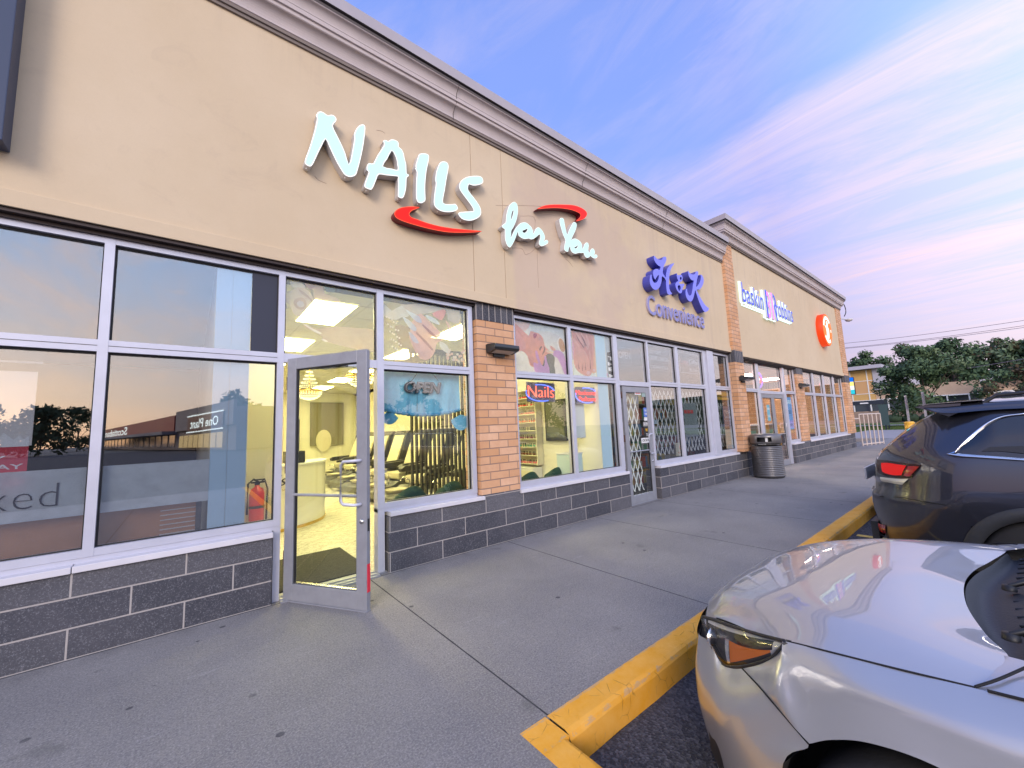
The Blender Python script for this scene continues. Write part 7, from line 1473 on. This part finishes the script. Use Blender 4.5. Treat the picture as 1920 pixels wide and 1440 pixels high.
# rear face, hatch glass, roof, spoiler, front
mb = MB(); rows = []
for z in [.12, .25, .38, .50, .60, .66, .70, .78, .88, .98, 1.05]: x = xs(yr(z), z); rows.append([Vector((-x, yr(z), z)), Vector((-x * .5, yr(z) + .05, z)), Vector((0, yr(z) + .065, z)), Vector((x * .5, yr(z) + .05, z)), Vector((x, yr(z), z))])
mb.surf(rows, 2, 5, GRAP, flip=True); spart(mb, 'tailgate')
mb = MB(); rows = []
for z in (1.05, 1.14, 1.24, 1.34, 1.42): x = xs(yr(z), z); rows.append([Vector((-x, yr(z), z)), Vector((-x * .5, yr(z) + .045, z)), Vector((0, yr(z) + .06, z)), Vector((x * .5, yr(z) + .045, z)), Vector((x, yr(z), z))])
mb.surf(rows, 3, 5, DGL, flip=True); spart(mb, 'rear_window')
mb = MB(); rows = []
for y in (.44, .30, .0, -.6, -1.4, -2.0): 
    xw_ = .78 if y > .2 else .79; zt = 1.50 if y < .1 else 1.44 + (.44 - y) * .14; zt = 1.475 if y > .35 else (1.485 if y > .2 else zt)
    rows.append([Vector((-xw_, y, zt - (.085 if y <= .3 else .03))), Vector((-xw_ * .86, y, zt - .012)), Vector((0, y, zt + .02)), Vector((xw_ * .86, y, zt - .012)), Vector((xw_, y, zt - (.085 if y <= .3 else .03)))])
mb.surf(rows, 5, 5, GRAP); spart(mb, 'roof')
mb = MB(); mb.prism([(.50, 1.462), (.47, 1.452), (.30, 1.37), (.24, 1.40), (.22, 1.478), (.44, 1.478)], -.74, .74, GRAP, plane='YZ'); o = spart(mb, 'roof_spoiler')
mb = MB(); mb.prism([(.47, 1.4795), (.10, 1.495), (.10, 1.499), (.47, 1.484)], -.76, .76, mat('spoiler_top', (.22, .22, .25), .2, metal=.5, coat=1.0), plane='YZ'); spart(mb, 'spoiler_top')
for s in (-1, 1):
    mb = MB(); mb.tube([(s * .72, .10, 1.47), (s * .70, .02, 1.53), (s * .70, -.3, 1.545), (s * .70, -1.6, 1.545), (s * .71, -1.8, 1.49)], .014, BLACK, 8); spart(mb, 'roof_rail')
mb = MB(); mb.surf([[Vector((-.05, .04, 1.515)), Vector((0, .04, 1.52)), Vector((.05, .04, 1.515))], [Vector((-.03, -.04, 1.56)), Vector((0, -.03, 1.575)), Vector((.03, -.04, 1.56))], [Vector((-.04, -.16, 1.515)), Vector((0, -.16, 1.53)), Vector((.04, -.16, 1.515))]], 4, 4, BLACK); spart(mb, 'roof_antenna')
mb = MB(); rows = []
for y, z, x in ((-2.0, 1.50, .68), (-2.4, 1.32, .76), (-2.75, 1.06, .84), (-3.2, 1.02, .88), (-3.7, .95, .86), (-3.9, .80, .84), (-3.95, .45, .84), (-3.9, .12, .82)): rows.append([Vector((-x, y, z - .04)), Vector((0, y, z)), Vector((x, y, z - .04))])
mb.surf(rows, 4, 5, GRAP); mb.box(-.9, .9, -3.8, .82, .06, .14, WELL); mb.box(-.58, .58, -3.7, .7, .141, .8, WELL); spart(mb, 'front_body')
mb = MB(); mb.box(-.50, .50, .90, .955, .18, .36, PLA); mb.box(-.28, .28, .975, .99, .74, .86, mat('plate_white', (.7, .7, .7), .5)); spart(mb, 'rear_valance')
